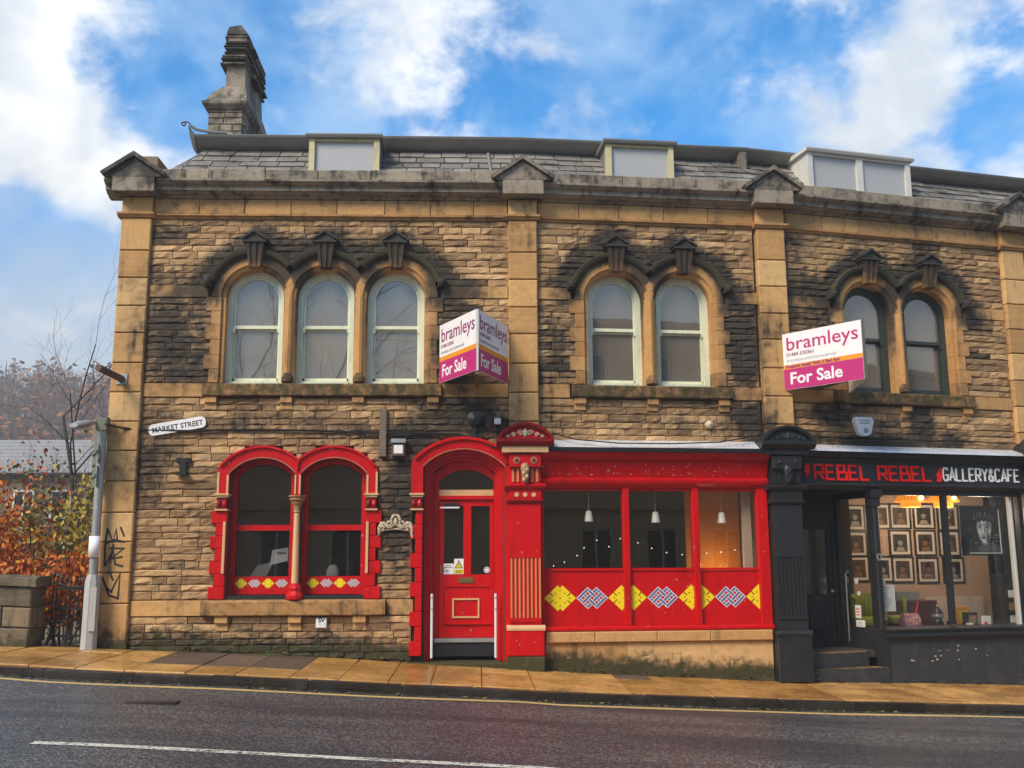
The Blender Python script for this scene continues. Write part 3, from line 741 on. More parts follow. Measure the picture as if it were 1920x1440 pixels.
    for h in half:
        hw = half[0] - cs[0] - RO
        pr = [(h - hw, .16), (h - hw, .01), (h - hw + .03, -.01)] + [(h + .05 * cos(a), -.02 - .055 * sin(a)) for a in (pi, pi * .75, pi * .5, pi * .25, 0)] + [(h + hw - .03, -.01), (h + hw, .01), (h + hw, .16)]
        obj('mullion', MB().vmould(4.292, SPR - .003, pr), TRIM, sur, b, tone=.5, soot=.12, smooth=40)
        obj('mullion_base', MB().lathe(h, -.03, [(.07, 4.293), (.09, 4.31), (.09, 4.37), (.06, 4.42), (.05, 4.44)], 8), TRIM, sur, b, tone=.2, soot=.6, moss=.3)
for b in (0, 1, 2):
    window_group(OWNER[b], b, upper_holes(b))
for i, (b, c) in enumerate(ARCHES):
    fm, gm = (PGREEN, GLASS_UP) if b < 2 else (DGREEN, GLASS_UP)
    w = sash_window(OWNER[b], b, c, fm, gm, curt={4: 'red', 5: 'edge', 6: 'net'}.get(i))
    # a plain dark room behind each group
for b, cs in ((0, upper_holes(0)), (1, upper_holes(1)), (2, upper_holes(2))):
    obj('room_wall', MB().box(cs[0] - 1.0, cs[-1] + 1.0, 3.4, 3.5, 3.73, 7.1), DARKROOM, OWNER[b], b)

def ring4(u0, u1, d0, d1, z): return [(u0, d0, z), (u1, d0, z), (u1, d1, z), (u0, d1, z)]
def loft(rings):
    mb = MB(); n = len(rings[0])
    mb.v = [p for r in rings for p in r]
    mb.f = [tuple(range(n))] + [(i * n + k, i * n + (k + 1) % n, (i + 1) * n + (k + 1) % n, (i + 1) * n + k) for i in range(len(rings) - 1) for k in range(n)] + [tuple(range((len(rings) - 1) * n, len(rings) * n))]
    return mb
# ------------------------------------------------------------------ roof: stone slates under an overhanging lead-covered eave, dormers, chimney
def roof_bay(own, b, u0, u1, hip=0.0, gaps=()):
    d0, z0, d1, z1 = .14, 7.56, .86, 8.29
    mb = MB().add([(u0, d0, z0), (u1, d0, z0), (u1, d1, z1), (u0 + hip, d1, z1), (u0, d0 + .3, z0 - .3), (u1, d0 + .3, z0 - .3), (u1, d1 + .3, z1 - .3), (u0 + hip, d1 + .3, z1 - .3)],
                  [(0, 1, 2, 3), (7, 6, 5, 4), (0, 4, 5, 1), (1, 5, 6, 2), (2, 6, 7, 3), (3, 7, 4, 0)])
    rf = obj('roof', mb, DARKROOM, own, b)
    L = math.hypot(d1 - d0, z1 - z0); dx, dz = (d1 - d0) / L, (z1 - z0) / L; nrm = (-dz, dx)
    rows = 5; rl = L / rows
    for r in range(rows):
        u = u0 + hip * r / rows + rr(-.2, 0)
        while u < u1:
            l = rr(.26, .46); a, e = max(u, u0 + hip * (r + .5) / rows), min(u + l, u1); u += l
            if e - a < .08 or any(a > g0 - .02 and e < g1 + .02 for g0, g1 in gaps): continue
            t0, t1 = r * rl - .03 + rr(-.012, .012), (r + 1) * rl + .03
            v = []
            th = rr(.018, .03)
            for uu, t, off in ((a, t0, .03), (e, t0, .03), (e, t1, .004), (a, t1, .004)):
                uu = uu + (.008 if uu == a else -.008)
                for o in (off + th, off): v.append((uu, d0 + dx * t + nrm[0] * o, z0 + dz * t + nrm[1] * o))
            obj('slate', MB().add(v, [(0, 2, 4, 6), (1, 7, 5, 3), (0, 1, 3, 2), (2, 3, 5, 4), (4, 5, 7, 6), (6, 7, 1, 0)]), SLATE, rf, b, tone=R())
    ev = [(.92, 8.32), (.82, 8.35), (.70, 8.405), (.615, 8.465), (.60, 8.495), (.63, 8.515), (.9, 8.53), (2.4, 8.53), (2.4, 8.3)]
    obj('eave', MB().mould(u0 + hip * .72, u1, ev), LEAD, rf, b, smooth=25)
    return rf
rA = roof_bay(corner, 0, .42, 6.08, .5, [(2.66, 3.79)])
rB = roof_bay(corner, 1, .02, 3.93, 0, [(1.44, 2.6)])
rC = roof_bay(cafe, 2, .03, 7.45, 0, [(1.15, 3.17)])
obj('hip_strip', MB().tube([(.44, .15, 7.58), (.92, .86, 8.31)], .035, 6), LEAD, rA, 0)
obj('end_slope', MB().add([(.41, .16, 7.5), (.41, 3.2, 7.5), (.9, 3.2, 8.29), (.9, .88, 8.29), (.6, .3, 7.5), (.6, 3.2, 7.5), (1.1, 3.2, 8.2), (1.1, .9, 8.2)], [(0, 3, 2, 1), (4, 5, 6, 7), (0, 1, 5, 4), (1, 2, 6, 5), (2, 3, 7, 6), (3, 0, 4, 7)]), SLATE, rA, 0, tone=.4)
# upswept end of the eave with an iron scroll
EVP = [(.90, 8.26), (.80, 8.31), (.70, 8.38), (.615, 8.46), (.60, 8.495), (.63, 8.515), (.9, 8.53), (1.6, 8.53), (1.6, 8.3)]
ee = loft([[(u_, d_ - k_ * .25, z_ + k_) for d_, z_ in EVP] for u_, k_ in ((.775, .0), (.735, .035), (.70, .085), (.685, .12))])
obj('eave_end', ee, LEAD, rA, 0, smooth=40)
obj('ridge_roll', MB().tube([(1.3, .62, 8.53), (1.0, .61, 8.545), (.80, .60, 8.58), (.71, .58, 8.64)], .025, 6), LEAD, rA, 0)
sp_ = [(.72 - .02 * k / 4 - .075 + (.075 - .0035 * k) * cos(k * .55), .62, 8.66 + .06 * min(1, k / 6) + (.07 - .0035 * k) * sin(k * .55) - .03) for k in range(17)]
obj('scroll_finial', MB().tube(sp_, .012, 5), IRON, rA, 0)
obj('lead_roll', MB().tube([(px(1, 922, 322, -.2)[0] - .0, .19, 7.62), (px(1, 922, 322, -.2)[0], .80, 8.27)], .03, 6), LEAD, rB, 1)
obj('parapet_wall', MB().prism([(-.02, 7.5), (.1, 7.5), (.1, 8.42), (-.02, 8.42)], .62, 2.2), CORN, rC, 2, tone=.4)
def dormer(own, parent, b, u0, u1, fm, panes, z1=8.50, d=.2, zb=7.45):
    fr = MB().box(u0, u0 + .09, d, d + .12, zb, z1 - .06).box(u1 - .09, u1, d, d + .12, zb, z1 - .06).box(u0 + .09, u1 - .09, d + .01, d + .12, z1 - .105, z1 - .06).box(u0 + .09, u1 - .09, d - .02, d + .12, zb + .02, zb + .06)
    for i in range(1, panes):
        c = u0 + (u1 - u0) * i / panes; fr.box(c - .06, c + .06, d + .004, d + .12, zb + .06, z1 - .105)
    dm = obj('dormer', fr, fm, parent, b) if False else obj('dormer_window', fr, fm, own, b)
    obj('cheek', MB().prism([(u0 + .004, zb), (u0 + .05, zb), (u0 + .05, z1 - .06), (u0 + .004, z1 - .06)], d + .121, 1.7), fm if panes == 2 else LEAD, dm, b)
    obj('cheek', MB().prism([(u1 - .05, zb), (u1 - .004, zb), (u1 - .004, z1 - .06), (u1 - .05, z1 - .06)], d + .121, 1.7), fm if panes == 2 else LEAD, dm, b)
    obj('dormer_roof', MB().mould(u0 - .05, u1 + .05, [(d - .05, z1 - .058), (d - .07, z1 - .02), (d - .07, z1), (1.8, z1 + .05), (1.8, z1 - .058)]), LEAD if panes == 1 else fm, dm, b)
    for i in range(panes):
        a = u0 + (u1 - u0) * i / panes; e = u0 + (u1 - u0) * (i + 1) / panes
        obj('pane', MB().box(a + (.08 if i == 0 else .05), e - (.08 if i == panes - 1 else .05), d + .05, d + .06, zb + .055, z1 - .10), GLASS_DM, dm, b)
        obj('blind', MB().box(a + .09, e - .09, d + .16, d + .17, zb + .055, z1 - .10), BLIND, dm, b)
def dspan(b, xa, xb, y, d=.2): return px(b, xa, y, -d)[0], px(b, xb, y, -d)[0], px(b, (xa + xb) / 2, y, -d)[1]
dormer(corner, rA, 0, *dspan(0, 580, 712, 253)[:2], DCREAM, 1, dspan(0, 580, 712, 253)[2])
dormer(corner, rB, 1, *dspan(1, 1136, 1262, 265)[:2], DCREAM, 1, dspan(1, 1132, 1262, 265)[2])
dormer(cafe, rC, 2, *dspan(2, 1514, 1704, 288)[:2], DWHITE, 2, dspan(2, 1514, 1704, 288)[2])

# chimney: stone base, sloping shoulder, tapering ragged stack, longer towards the back
ch = obj('chimney', loft([ring4(.74, 1.32, 1.52, 3.7, 8.2), ring4(.74, 1.32, 1.52, 3.6, 8.9), ring4(.74, 1.32, 1.52, 3.3, 9.35)]), MORTAR, corner, 0)
rnd = random.Random(5); z = 8.5
while z < 9.33:
    h = rnd.uniform(.09, .13); u = .735; fl = 3.72 - (z - 8.5) * .55
    while u < 1.30:
        l = rnd.uniform(.2, .34); e = 1.325 if 1.325 - u - l < .1 else u + l
        obj('stone', MB().cbox(u + .004, e - .004, 1.495 - rnd.uniform(0, .02), 1.6, z + .004, z + h - .004, .012), CORN, ch, 0, tone=rnd.random(), soot=.5); u = e
    d = 1.5
    while d < fl:
        l = rnd.uniform(.25, .45); e = fl if fl - d - l < .12 else d + l; k = 1.335 + rnd.uniform(0, .015)
        v = [(k - .1, d + .004, z + .004), (k, d + .012, z + .012), (k, e - .012, z + .012), (k - .1, e - .004, z + .004), (k - .1, d + .004, z + h - .004), (k, d + .012, z + h - .012), (k, e - .012, z + h - .012), (k - .1, e - .004, z + h - .004)]
        obj('stone', MB().add(v, [(0, 1, 2, 3), (4, 7, 6, 5), (0, 4, 5, 1), (1, 5, 6, 2), (2, 6, 7, 3), (3, 7, 4, 0)]), CORN, ch, 0, tone=rnd.random(), soot=.5); d = e
    z += h
obj('chimney_cornice', loft([ring4(.70, 1.36, 1.46, 3.3, 9.34), ring4(.64, 1.42, 1.40, 3.34, 9.42), ring4(.64, 1.42, 1.40, 3.3, 9.47)]), CORN, ch, 0, tone=.2, soot=.5)
obj('chimney_shoulder', loft([ring4(.68, 1.40, 1.44, 3.3, 9.472), ring4(.78, 1.37, 1.50, 3.2, 9.66), ring4(.95, 1.33, 1.56, 3.05, 9.80)]), CORN, ch, 0, tone=.5, soot=.45)
obj('chimney_stack', loft([ring4(.98, 1.32, 1.58, 3.0, 9.75), ring4(.99, 1.31, 1.58, 2.92, 10.15), ring4(.99, 1.31, 1.58, 2.9, 10.75)]), CORN, ch, 0, tone=.4, soot=.4)
rnd = random.Random(9)
for q_ in range(9):
    zz2 = rnd.uniform(10.15, 10.8); d_ = rnd.uniform(1.6, 2.7); sx_ = 1 if q_ % 3 else -1
    u_ = 1.31 if sx_ > 0 else 1.0
    obj('broken_slab', MB().add([(u_ - .08, d_, zz2), (u_ + .08 * sx_ + .04, d_, zz2 - .03), (u_ + .09 * sx_ + .03, d_ + .3, zz2 - .04), (u_ - .08, d_ + .3, zz2), (u_ - .08, d_, zz2 + .035), (u_ + .08 * sx_ + .04, d_, zz2), (u_ + .09 * sx_ + .03, d_ + .3, zz2 - .012), (u_ - .08, d_ + .3, zz2 + .035)], [(0, 1, 2, 3), (7, 6, 5, 4), (0, 4, 5, 1), (1, 5, 6, 2), (2, 6, 7, 3), (3, 7, 4, 0)]), CORN, ch, 0, tone=.4, soot=.6)
z = 10.2; k = 0
while z < 10.78:
    h = rnd.uniform(.03, .07); o = rnd.uniform(-.03, .085)
    obj('ragged_course', MB().cbox(.965 - o, 1.32 + rnd.uniform(-.03, .06), 1.55 - rnd.uniform(-.04, .07), 2.93 + o * rnd.uniform(.5, 2.2), z, z + h - .012, .015), CORN, ch, 0, tone=rnd.random(), soot=rnd.uniform(.4, .85)); z += h
obj('capping_slab', loft([[(.97, 1.54, 10.79), (1.34, 1.56, 10.79), (1.34, 2.85, 10.74), (.97, 2.85, 10.74)], [(1.0, 1.57, 10.93), (1.2, 1.6, 10.99), (1.26, 2.3, 10.9), (1.05, 2.5, 10.86)]]), CORN, ch, 0, tone=.3, soot=.6)
# ------------------------------------------------------------------ knots used on the red panels
def rot45(p, c, s):
    a, b = p; return (c[0] + (a - b) * s, c[1] + (a + b) * s)
def clip_u(poly, lo, hi):
    for lim, sg in ((lo, 1), (hi, -1)):
        out = []
        for i in range(len(poly)):
            p, q = poly[i], poly[(i + 1) % len(poly)]
            ip, iq = sg * (p[0] - lim) >= 0, sg * (q[0] - lim) >= 0
            if ip: out.append(p)
            if ip != iq:
                t = (lim - p[0]) / (q[0] - p[0]); out.append((lim, p[1] + (q[1] - p[1]) * t))
        poly = out
        if len(poly) < 3: return []
    return poly
# diamond outline with two peaks above and below, in lattice units turned by 45 degrees
KN_OUT = [(-2.5, .0), (.0, 2.5), (.42, 1.95), (.84, 2.5), (3.34, 0), (.84, -2.5), (.42, -1.95), (0, -2.5)]
def knot(parent, b, cu, cz, half, d, kind, lo=-1e9, hi=1e9):
    """endless knot of printed film, half = half its width; cut off at u = lo and hi"""
    k = half / 2.92; ox = .42
    T = lambda p: (cu + (p[0] - ox) * k, cz + p[1] * k * .92)
    out = clip_u([T(p) for p in KN_OUT], lo, hi)
    if not out: return
    if kind == 'y': obj('knot', MB().prism(out, d - .0010, d), YELLOW, parent, b)
    if kind == 'y':
        for (x, y) in ((-1.35, 0), (-.45, .9), (-.45, -.9), (.42, 0), (1.3, .9), (1.3, -.9), (2.2, 0), (.42, 1.5), (.42, -1.5)):
            q = clip_u([T((x + .17 * cos(a), y + .17 * sin(a))) for a in (0, pi / 2, pi, -pi / 2)], lo, hi)
            if q: obj('dot', MB().prism(q, d - .0018, d - .0011), REDD, parent, b)
        for (x, y, sx, sy) in ((-1.5, 1.0, 1, -1), (2.34, 1.0, -1, -1), (-1.5, -1.0, 1, 1), (2.34, -1.0, -1, 1)):
            n = Vector((sy, -sx)) * .07; a = Vector((x, y)); e = a + Vector((sx, sy)) * .62
            q = clip_u([T(a + n), T(e + n), T(e - n), T(a - n)], lo, hi)
            if q: obj('notch', MB().prism(q, d - .0018, d - .0011), REDD, parent, b)
        return
    # woven strands: p runs along one diagonal, q along the other; white edged, red shows between
    pos = [-2.05, -.42, 1.26, 2.89]; ext = [(-2.05, 1.26), (-2.05, 2.89), (-2.05, 2.89), (-.42, 2.89)]
    X = lambda p, q: T(((p + q) / 2, (p - q) / 2))
    white, blue = MB(), MB()
    def seg(swap, c, a, e, hw, m, l0, l1):
        pts = [(c - hw, a - hw), (c + hw, a - hw), (c + hw, e + hw), (c - hw, e + hw)]
        q = clip_u([X(*(p if not swap else p[::-1])) for p in pts], lo, hi)
        if len(q) >= 3: m.prism(q, d - l1, d - l0)
    for i, (c, (a, e)) in enumerate(zip(pos, ext)):
        seg(False, c, a, e, .46, white, .0010, .0013 + i * .00004); seg(False, c, a, e, .29, blue, .0013, .0019 + i * .00004)
        seg(True, c, a, e, .46, white, .0010, .0023 + i * .00004); seg(True, c, a, e, .29, blue, .0023, .0029 + i * .00004)
        for j, c2 in enumerate(pos):
            if (i + j) % 2 and a < c2 < e and 0 < j < 3 and 0 < i < 3: seg(False, c, c2 - .06, c2 + .06, .46, white, .0010, .0033 + i * .00004); seg(False, c, c2 - .3, c2 + .3, .29, blue, .0033, .0038 + i * .00004)
    obj('strand_edge', white, OFFW, parent, b); obj('strand', blue, BLUE if kind == 'b' else GREYP, parent, b)

# ------------------------------------------------------------------ red double window
W1, W2, ZC = 2.22, 3.263, 2.548
RIN, ROUT, HALF = .618, .80, .478
MID = (W1 + W2) / 2
aA = math.acos(HALF / RIN)
arc_p = [(RIN, .14), (RIN, -.03), (RIN + .02, -.06), (ROUT - .045, -.065), (ROUT - .03, -.10), (ROUT, -.10), (ROUT, .05)]
rw = MB()
rw.arc(W1, ZC, aA, pi - aA, arc_p, 20, -9, MID - .0005).arc(W2, ZC, aA, pi - aA, arc_p, 20, MID + .0005, 9)
red_win = obj('arched_window', rw, RED, corner, 0, smooth=35, label='red painted double arched window with knot panels')
def line_arc(c, r, a0, a1, d, lo, hi, w=.014): return MB().arc(c, ZC, a0, a1, [(r, d), (r, d - .012), (r + w, d - .012), (r + w, d)], 20, lo, hi)
obj('arch_bead', line_arc(W1, RIN + .004, aA, pi - aA, -.045, -9, 9), mat('pinkish_bead_paint', (.55, .16, .10), .45, dirt=.3), red_win, 0)
obj('arch_bead', line_arc(W2, RIN + .004, aA, pi - aA, -.045, -9, 9), bpy.data.materials['pinkish_bead_paint'], red_win, 0)
# upper jambs, capitals, toothed lower jambs
def capital(u0, u1, par, b=0, z0=2.40, z1=2.645, d=-.07):
    c = obj('capital', MB().box(u0 + .012, u1 - .012, d - .01, .1, z0 + .05, z1 - .06), REDD, par, b)
    for z, h, o in ((z0, .022, .02), (z0 + .027, .018, .005), (z1 - .055, .025, .012), (z1 - .026, .028, .03)): obj('gilt_fillet', MB().box(u0 - o + .01, u1 + o - .01, d - .02 - o, .1, z, z + h), CREAM if h > .02 else REDD, par, b)
    n = 2
    for i in range(n):
        x = u0 + (u1 - u0) * (i + .5) / n
        obj('leaf_carving', MB().lathe(x, d - .015, [(.01, z0 + .05), (.03, z0 + .07), (.034, z0 + .1), (.02, z0 + .14), (.004, z0 + .16)], 8), RED if i else REDD, par, b)
def toothed(c_u, sg, z0, z1, par, base_w, edge, b=0, n=7):
    """a painted jamb of alternating blocks; edge is the side of the opening, sg the outward direction"""
    hs_ = (z1 - z0) / n
    for k in range(n):
        w = base_w + (.075 if k % 2 == 0 else 0)
        a, e = sorted((edge, edge + sg * w))
        obj('jamb_block', MB().cbox(a, e, -.065, .12, z0 + k * hs_ + .002, z0 + (k + 1) * hs_ - .002, .008), RED, par, b)
for sg, edge in ((-1, W1 - HALF), (1, W2 + HALF)):
    a, e = sorted((edge, edge + sg * .165))
    xo = edge + sg * .165
    obj('upper_jamb', MB().prism([(a, 2.647), (e, 2.647), (e, 3.01 if sg > 0 else 2.94)] + ([(edge + .135, 3.06), (a, 2.94)] if sg > 0 else [(edge - .135, 3.06), (a, 3.01)]), -.062, .12), RED, red_win, 0)
    obj('cream_line', MB().box(*sorted((edge + sg * .002, edge + sg * .030)), -.072, -.05, 2.65, 2.92), CREAM, red_win, 0)
    obj('cream_line', MB().box(*sorted((xo - sg * .028, xo)), -.072, -.05, 2.65, 2.96), CREAM, red_win, 0)
    capital(a, e, red_win)
    toothed(0, sg, 1.135, 2.398, red_win, .155, edge)
    obj('cream_line', MB().box(*sorted((edge + sg * .012, edge + sg * .048)), -.09, -.066, 1.50, 2.24), CREAM, red_win, 0)
# middle post and colonnette
mpost = MB().prism([(W1 + HALF, 2.62), (W2 - HALF, 2.62), (W2 - HALF, 2.94), (MID + .01, 3.04), (MID - .01, 3.04), (W1 + HALF, 2.94)], -.06, .12).box(W1 + HALF + .002, W2 - HALF - .002, .03, .14, 1.135, 2.62)
obj('middle_post', mpost, RED, red_win, 0)
for a in (W1 + HALF, W2 - HALF - .022): obj('cream_line', MB().box(a, a + .022, -.075, -.05, 2.64, 2.92), CREAM, red_win, 0)
obj('colonnette', MB().lathe(MID, -.035, [(.052, 1.36), (.047, 1.9), (.043, 2.37)], 14), CREAM, red_win, 0, smooth=50)
obj('colonnette_capital', MB().lathe(MID, -.035, [(.045, 2.372), (.06, 2.38), (.05, 2.40), (.055, 2.46), (.085, 2.51), (.075, 2.52), (.115, 2.555), (.115, 2.575), (.10, 2.58), (.13, 2.60), (.13, 2.618)], 12), GOLD, red_win, 0)
obj('colonnette_base', MB().lathe(MID, -.035, [(.125, 1.136), (.125, 1.19), (.09, 1.25), (.10, 1.29), (.085, 1.33), (.06, 1.358)], 10), RED, red_win, 0)
for ci, c in enumerate((W1, W2)):
    d0 = .15
    fr = MB().arc(c, ZC, aA - .03, pi - aA + .03, [(RIN + .02, d0), (RIN - .075, d0), (RIN - .075, d0 + .1), (RIN + .02, d0 + .1)], 18, c - HALF - .01, c + HALF + .01)
    fr.box(c - HALF - .005, c - HALF + .085, d0 + .002, d0 + .1, 1.14, 2.93).box(c + HALF - .085, c + HALF + .005, d0 + .002, d0 + .1, 1.14, 2.93)
    fr.box(c - HALF + .085, c + HALF - .085, d0 + .01, d0 + .09, 2.12, 2.20).box(c - HALF + .085, c + HALF - .085, d0 + .02, d0 + .09, 1.2, 1.27).box(c - HALF + .085, c + HALF - .085, d0 + .025, d0 + .085, 1.27, 1.455)
    f = obj('sash_frame', fr, REDD if False else RED, red_win, 0, smooth=30)
    top = segarc(c, ZC, RIN - .085, HALF - .08)
    obj('pane', MB().prism([(c - HALF + .08, 2.2), (c + HALF - .08, 2.2)] + top, d0 + .05, d0 + .056), GLASS_DK, red_win, 0)
    obj('pane', MB().box(c - HALF + .086, c + HALF - .086, d0 + .055, d0 + .061, 1.456, 2.118), GLASS_DK, red_win, 0)
    obj('black_sill', MB().box(c - HALF, c + HALF, -.02, d0, 1.136, 1.19), BLACK, red_win, 0)
    for i in range(4):
        x = c - HALF + .085 + (2 * HALF - .17) * (i + .5) / 4
        knot(red_win, 0, x, 1.358, .092, d0 + .024, 'y' if i % 2 == 0 else 'g')
sl = obj('window_sill', MB().mould(1.43, 4.05, [(.16, .905), (-.11, .905), (-.125, .92), (-.125, 1.10), (-.11, 1.118), (.0, 1.134), (.16, 1.134)]), TRIM, corner, 0, tone=.45, soot=.38, moss=.3)
for c in (1.72, 2.76, 3.68): obj('bracket', MB().mould(c - .09, c + .09, [(.05, .70), (-.03, .70), (-.03, .80), (-.085, .81), (-.085, .902), (.05, .902)]), TRIM, sl, 0, tone=.9, soot=.1)

# ------------------------------------------------------------------ red door in its arched surround
DC, DZ, DR, DRO, DH = 5.17, 2.459, .83, 1.02, .60
aD = math.acos(DH / DR)
dsur = MB().arc(DC, DZ, aD, pi - aD, [(DR, .14), (DR, -.03), (DR + .025, -.065), (DRO - .06, -.07), (DRO - .04, -.11), (DRO, -.11), (DRO, .05)], 24)
dsur_o = obj('door_surround', dsur, RED, corner, 0, smooth=35)
obj('arch_bead', MB().arc(DC, DZ, aD, pi - aD, [(DR + .004, -.05), (DR + .004, -.066), (DR + .02, -.068), (DR + .02, -.05)], 24), bpy.data.materials['pinkish_bead_paint'], dsur_o, 0)
obj('upper_jamb', MB().prism([(4.40, 2.647), (4.57, 2.647), (4.57, 3.03), (4.44, 3.17), (4.40, 3.12)], -.068, .12), RED, dsur_o, 0)
obj('upper_jamb', MB().box(5.77, 5.86, -.06, .12, .25, 3.05), RED, dsur_o, 0)
capital(4.40, 4.57, dsur_o)
toothed(0, -1, .33, 2.398, dsur_o, .10, 4.57, n=10)
# stepped reveal mouldings
for i, (o, d) in enumerate(((.0, .04), (.045, .10), (.09, .16))):
    mb = MB().arc(DC, DZ, aD - .02, pi - aD + .02, [(DR - o + .002, d), (DR - o - .048, d), (DR - o - .048, d + .1), (DR - o + .002, d + .1)], 24, DC - DH + o - .001, DC + DH - o + .001)
    mb.box(DC - DH + o - .002, DC - DH + o + .046, d + .001, d + .1, .25, 3.02 - o * .5).box(DC + DH - o - .046, DC + DH - o + .002, d + .001, d + .1, .25, 3.02 - o * .5)
    obj('reveal_moulding', mb, RED, dsur_o, 0, smooth=35)
dd = .26
fr = MB().arc(DC + .04, DZ, radians(38), pi - radians(38), [(.70, dd), (.56, dd), (.56, dd + .08), (.70, dd + .08)], 20, 4.70, 5.70)
fr.box(4.70, 4.79, dd + .001, dd + .08, .48, 2.86).box(5.61, 5.70, dd + .001, dd + .08, .48, 2.86).box(4.79, 5.61, dd - .01, dd + .08, 2.575, 2.63)
door = obj('door', fr, RED, corner, 0, smooth=30)
fan = [(4.79, 2.63), (5.61, 2.63)] + segarc(5.2, DZ, .565, .41)
obj('fanlight', MB().prism(fan, dd + .04, dd + .046), GLASS_DK, door, 0)
obj('fanlight_board', MB().box(4.792, 5.608, dd + .015, dd + .038, 2.632, 2.72), CREAM, door, 0)
leaf = MB()
d1 = dd + .03
xs = [4.795, 4.87, 5.16, 5.275, 5.555, 5.605]
leaf.box(xs[0], xs[1], d1, d1 + .045, .56, 2.57).box(xs[2], xs[3], d1, d1 + .045, 1.47, 2.48).box(xs[4], xs[5], d1, d1 + .045, .56, 2.57)
leaf.box(xs[1], xs[4], d1 + .001, d1 + .045, 2.48, 2.57).box(xs[1], xs[4], d1 + .001, d1 + .045, 1.29, 1.47).box(xs[1], xs[4], d1 + .001, d1 + .045, .56, .76).box(xs[1], xs[4], d1 + .018, d1 + .04, .76, 1.29)
lf = obj('door_leaf', leaf, RED, door, 0)
for a, e in ((xs[1], xs[2]), (xs[3], xs[4])): obj('pane', MB().box(a, e, d1 + .02, d1 + .026, 1.47, 2.48), GLASS_DK, door, 0)
pf = MB().box(5.0, 5.40, d1 - .002, d1 + .018, 1.10, 1.125).box(5.0, 5.40, d1 - .002, d1 + .018, .84, .865).box(5.0, 5.025, d1 - .002, d1 + .018, .865, 1.10).box(5.375, 5.40, d1 - .002, d1 + .018, .865, 1.10)
obj('panel_bead', pf, CREAM, door, 0)
obj('weather_bar', MB().mould(4.87, 5.555, [(d1 + .0, .775), (d1 - .03, .765), (d1 - .03, .75), (d1, .75)]), RED, door, 0)
obj('letter_box', MB().box(5.09, 5.31, d1 - .012, d1 + .002, 1.345, 1.43).box(5.115, 5.285, d1 - .02, d1 - .011, 1.365, 1.41), BRASS, door, 0)
obj('handle', MB().box(4.815, 4.855, d1 - .01, d1, 1.48, 1.60).tube([(4.835, d1 - .01, 1.57), (4.835, d1 - .05, 1.57), (4.90, d1 - .055, 1.565)], .01), BRASS, door, 0)
obj('door_closer', MB().box(4.86, 5.11, d1 - .06, d1, 2.485, 2.52), BLACK, door, 0)
obj('closer_arm', MB().box(4.81, 5.10, d1 - .075, d1 - .06, 2.44, 2.465), WHITE, door, 0)
obj('threshold', MB().box(4.74, 5.64, dd - .05, dd + .1, .50, .555), STEEL, door, 0)
obj('kick_board', MB().box(4.70, 5.68, dd - .02, dd + .1, .30, .498), BLACK, door, 0)
obj('doorstep', MB().cbox(4.38, 5.82, -.16, .25, .0, .245, .02), TRIM, corner, 0, tone=.3, soot=.6, moss=.7)
for u in (4.715, 5.635): 
    h = obj('upright_rail', MB().tube([(u, -.02, .30), (u, -.02, 1.20)], .02, 8), WHITE, door, 0)
    obj('rail_bolt', MB().disc(u, 1.14, .01, -.046, -.035, 8).disc(u, .98, .01, -.046, -.035, 8), BLACK, door, 0)
# things stuck on the door glass
n1 = obj('paper_notice', MB().box(4.872, 5.02, d1 - .003, d1 - .001, 1.475, 1.63), PAPER, None, 0, label='small white paper notice on the left pane of the red door', cat='notice')
nl = MB(); 
for z, w in ((1.60, .09), (1.575, .11), (1.53, .06)): nl.box(4.89, 4.89 + w, d1 - .0042, d1 - .0031, z - .005, z + .003)
obj('lettering', nl, BLACKP, n1, 0)
ws = obj('warning_sign', MB().box(5.025, 5.165, d1 - .006, d1 - .002, 1.475, 1.70), PAPER, None, 0, label='white and yellow warning triangle sign on the red door', cat='sign')
obj('yellow_panel', MB().box(5.03, 5.16, d1 - .0075, d1 - .0061, 1.48, 1.545), YELLOW, ws, 0)
obj('triangle', MB().prism([(5.035, 1.56), (5.155, 1.56), (5.095, 1.685)], d1 - .0075, d1 - .0061), BLACKP, ws, 0)
obj('triangle_field', MB().prism([(5.053, 1.571), (5.137, 1.571), (5.095, 1.658)], d1 - .0088, d1 - .0076), YELLOW, ws, 0)
obj('flash_symbol', MB().prism([(5.098, 1.64), (5.082, 1.607), (5.096, 1.607), (5.088, 1.578), (5.109, 1.615), (5.096, 1.615)], d1 - .010, d1 - .0089), BLACKP, ws, 0)
tx = MB()
for z in (1.528, 1.51, 1.493): tx.box(5.045, 5.145, d1 - .0088, d1 - .0076, z - .004, z + .003)
obj('lettering', tx, BLACKP, ws, 0)
stk = obj('round_sticker', MB().disc(5.51, 1.535, .045, d1 + .014, d1 + .018, 18), PAPER, None, 0, label='round white sticker on the right pane of the red door', cat='sticker')
obj('ring', MB().ribbon([(5.51 + .03 * cos(a * pi / 8), 1.535 + .03 * sin(a * pi / 8)) for a in range(16)], .008, d1 + .0125, d1 + .0139, True), BLACKP, stk, 0)

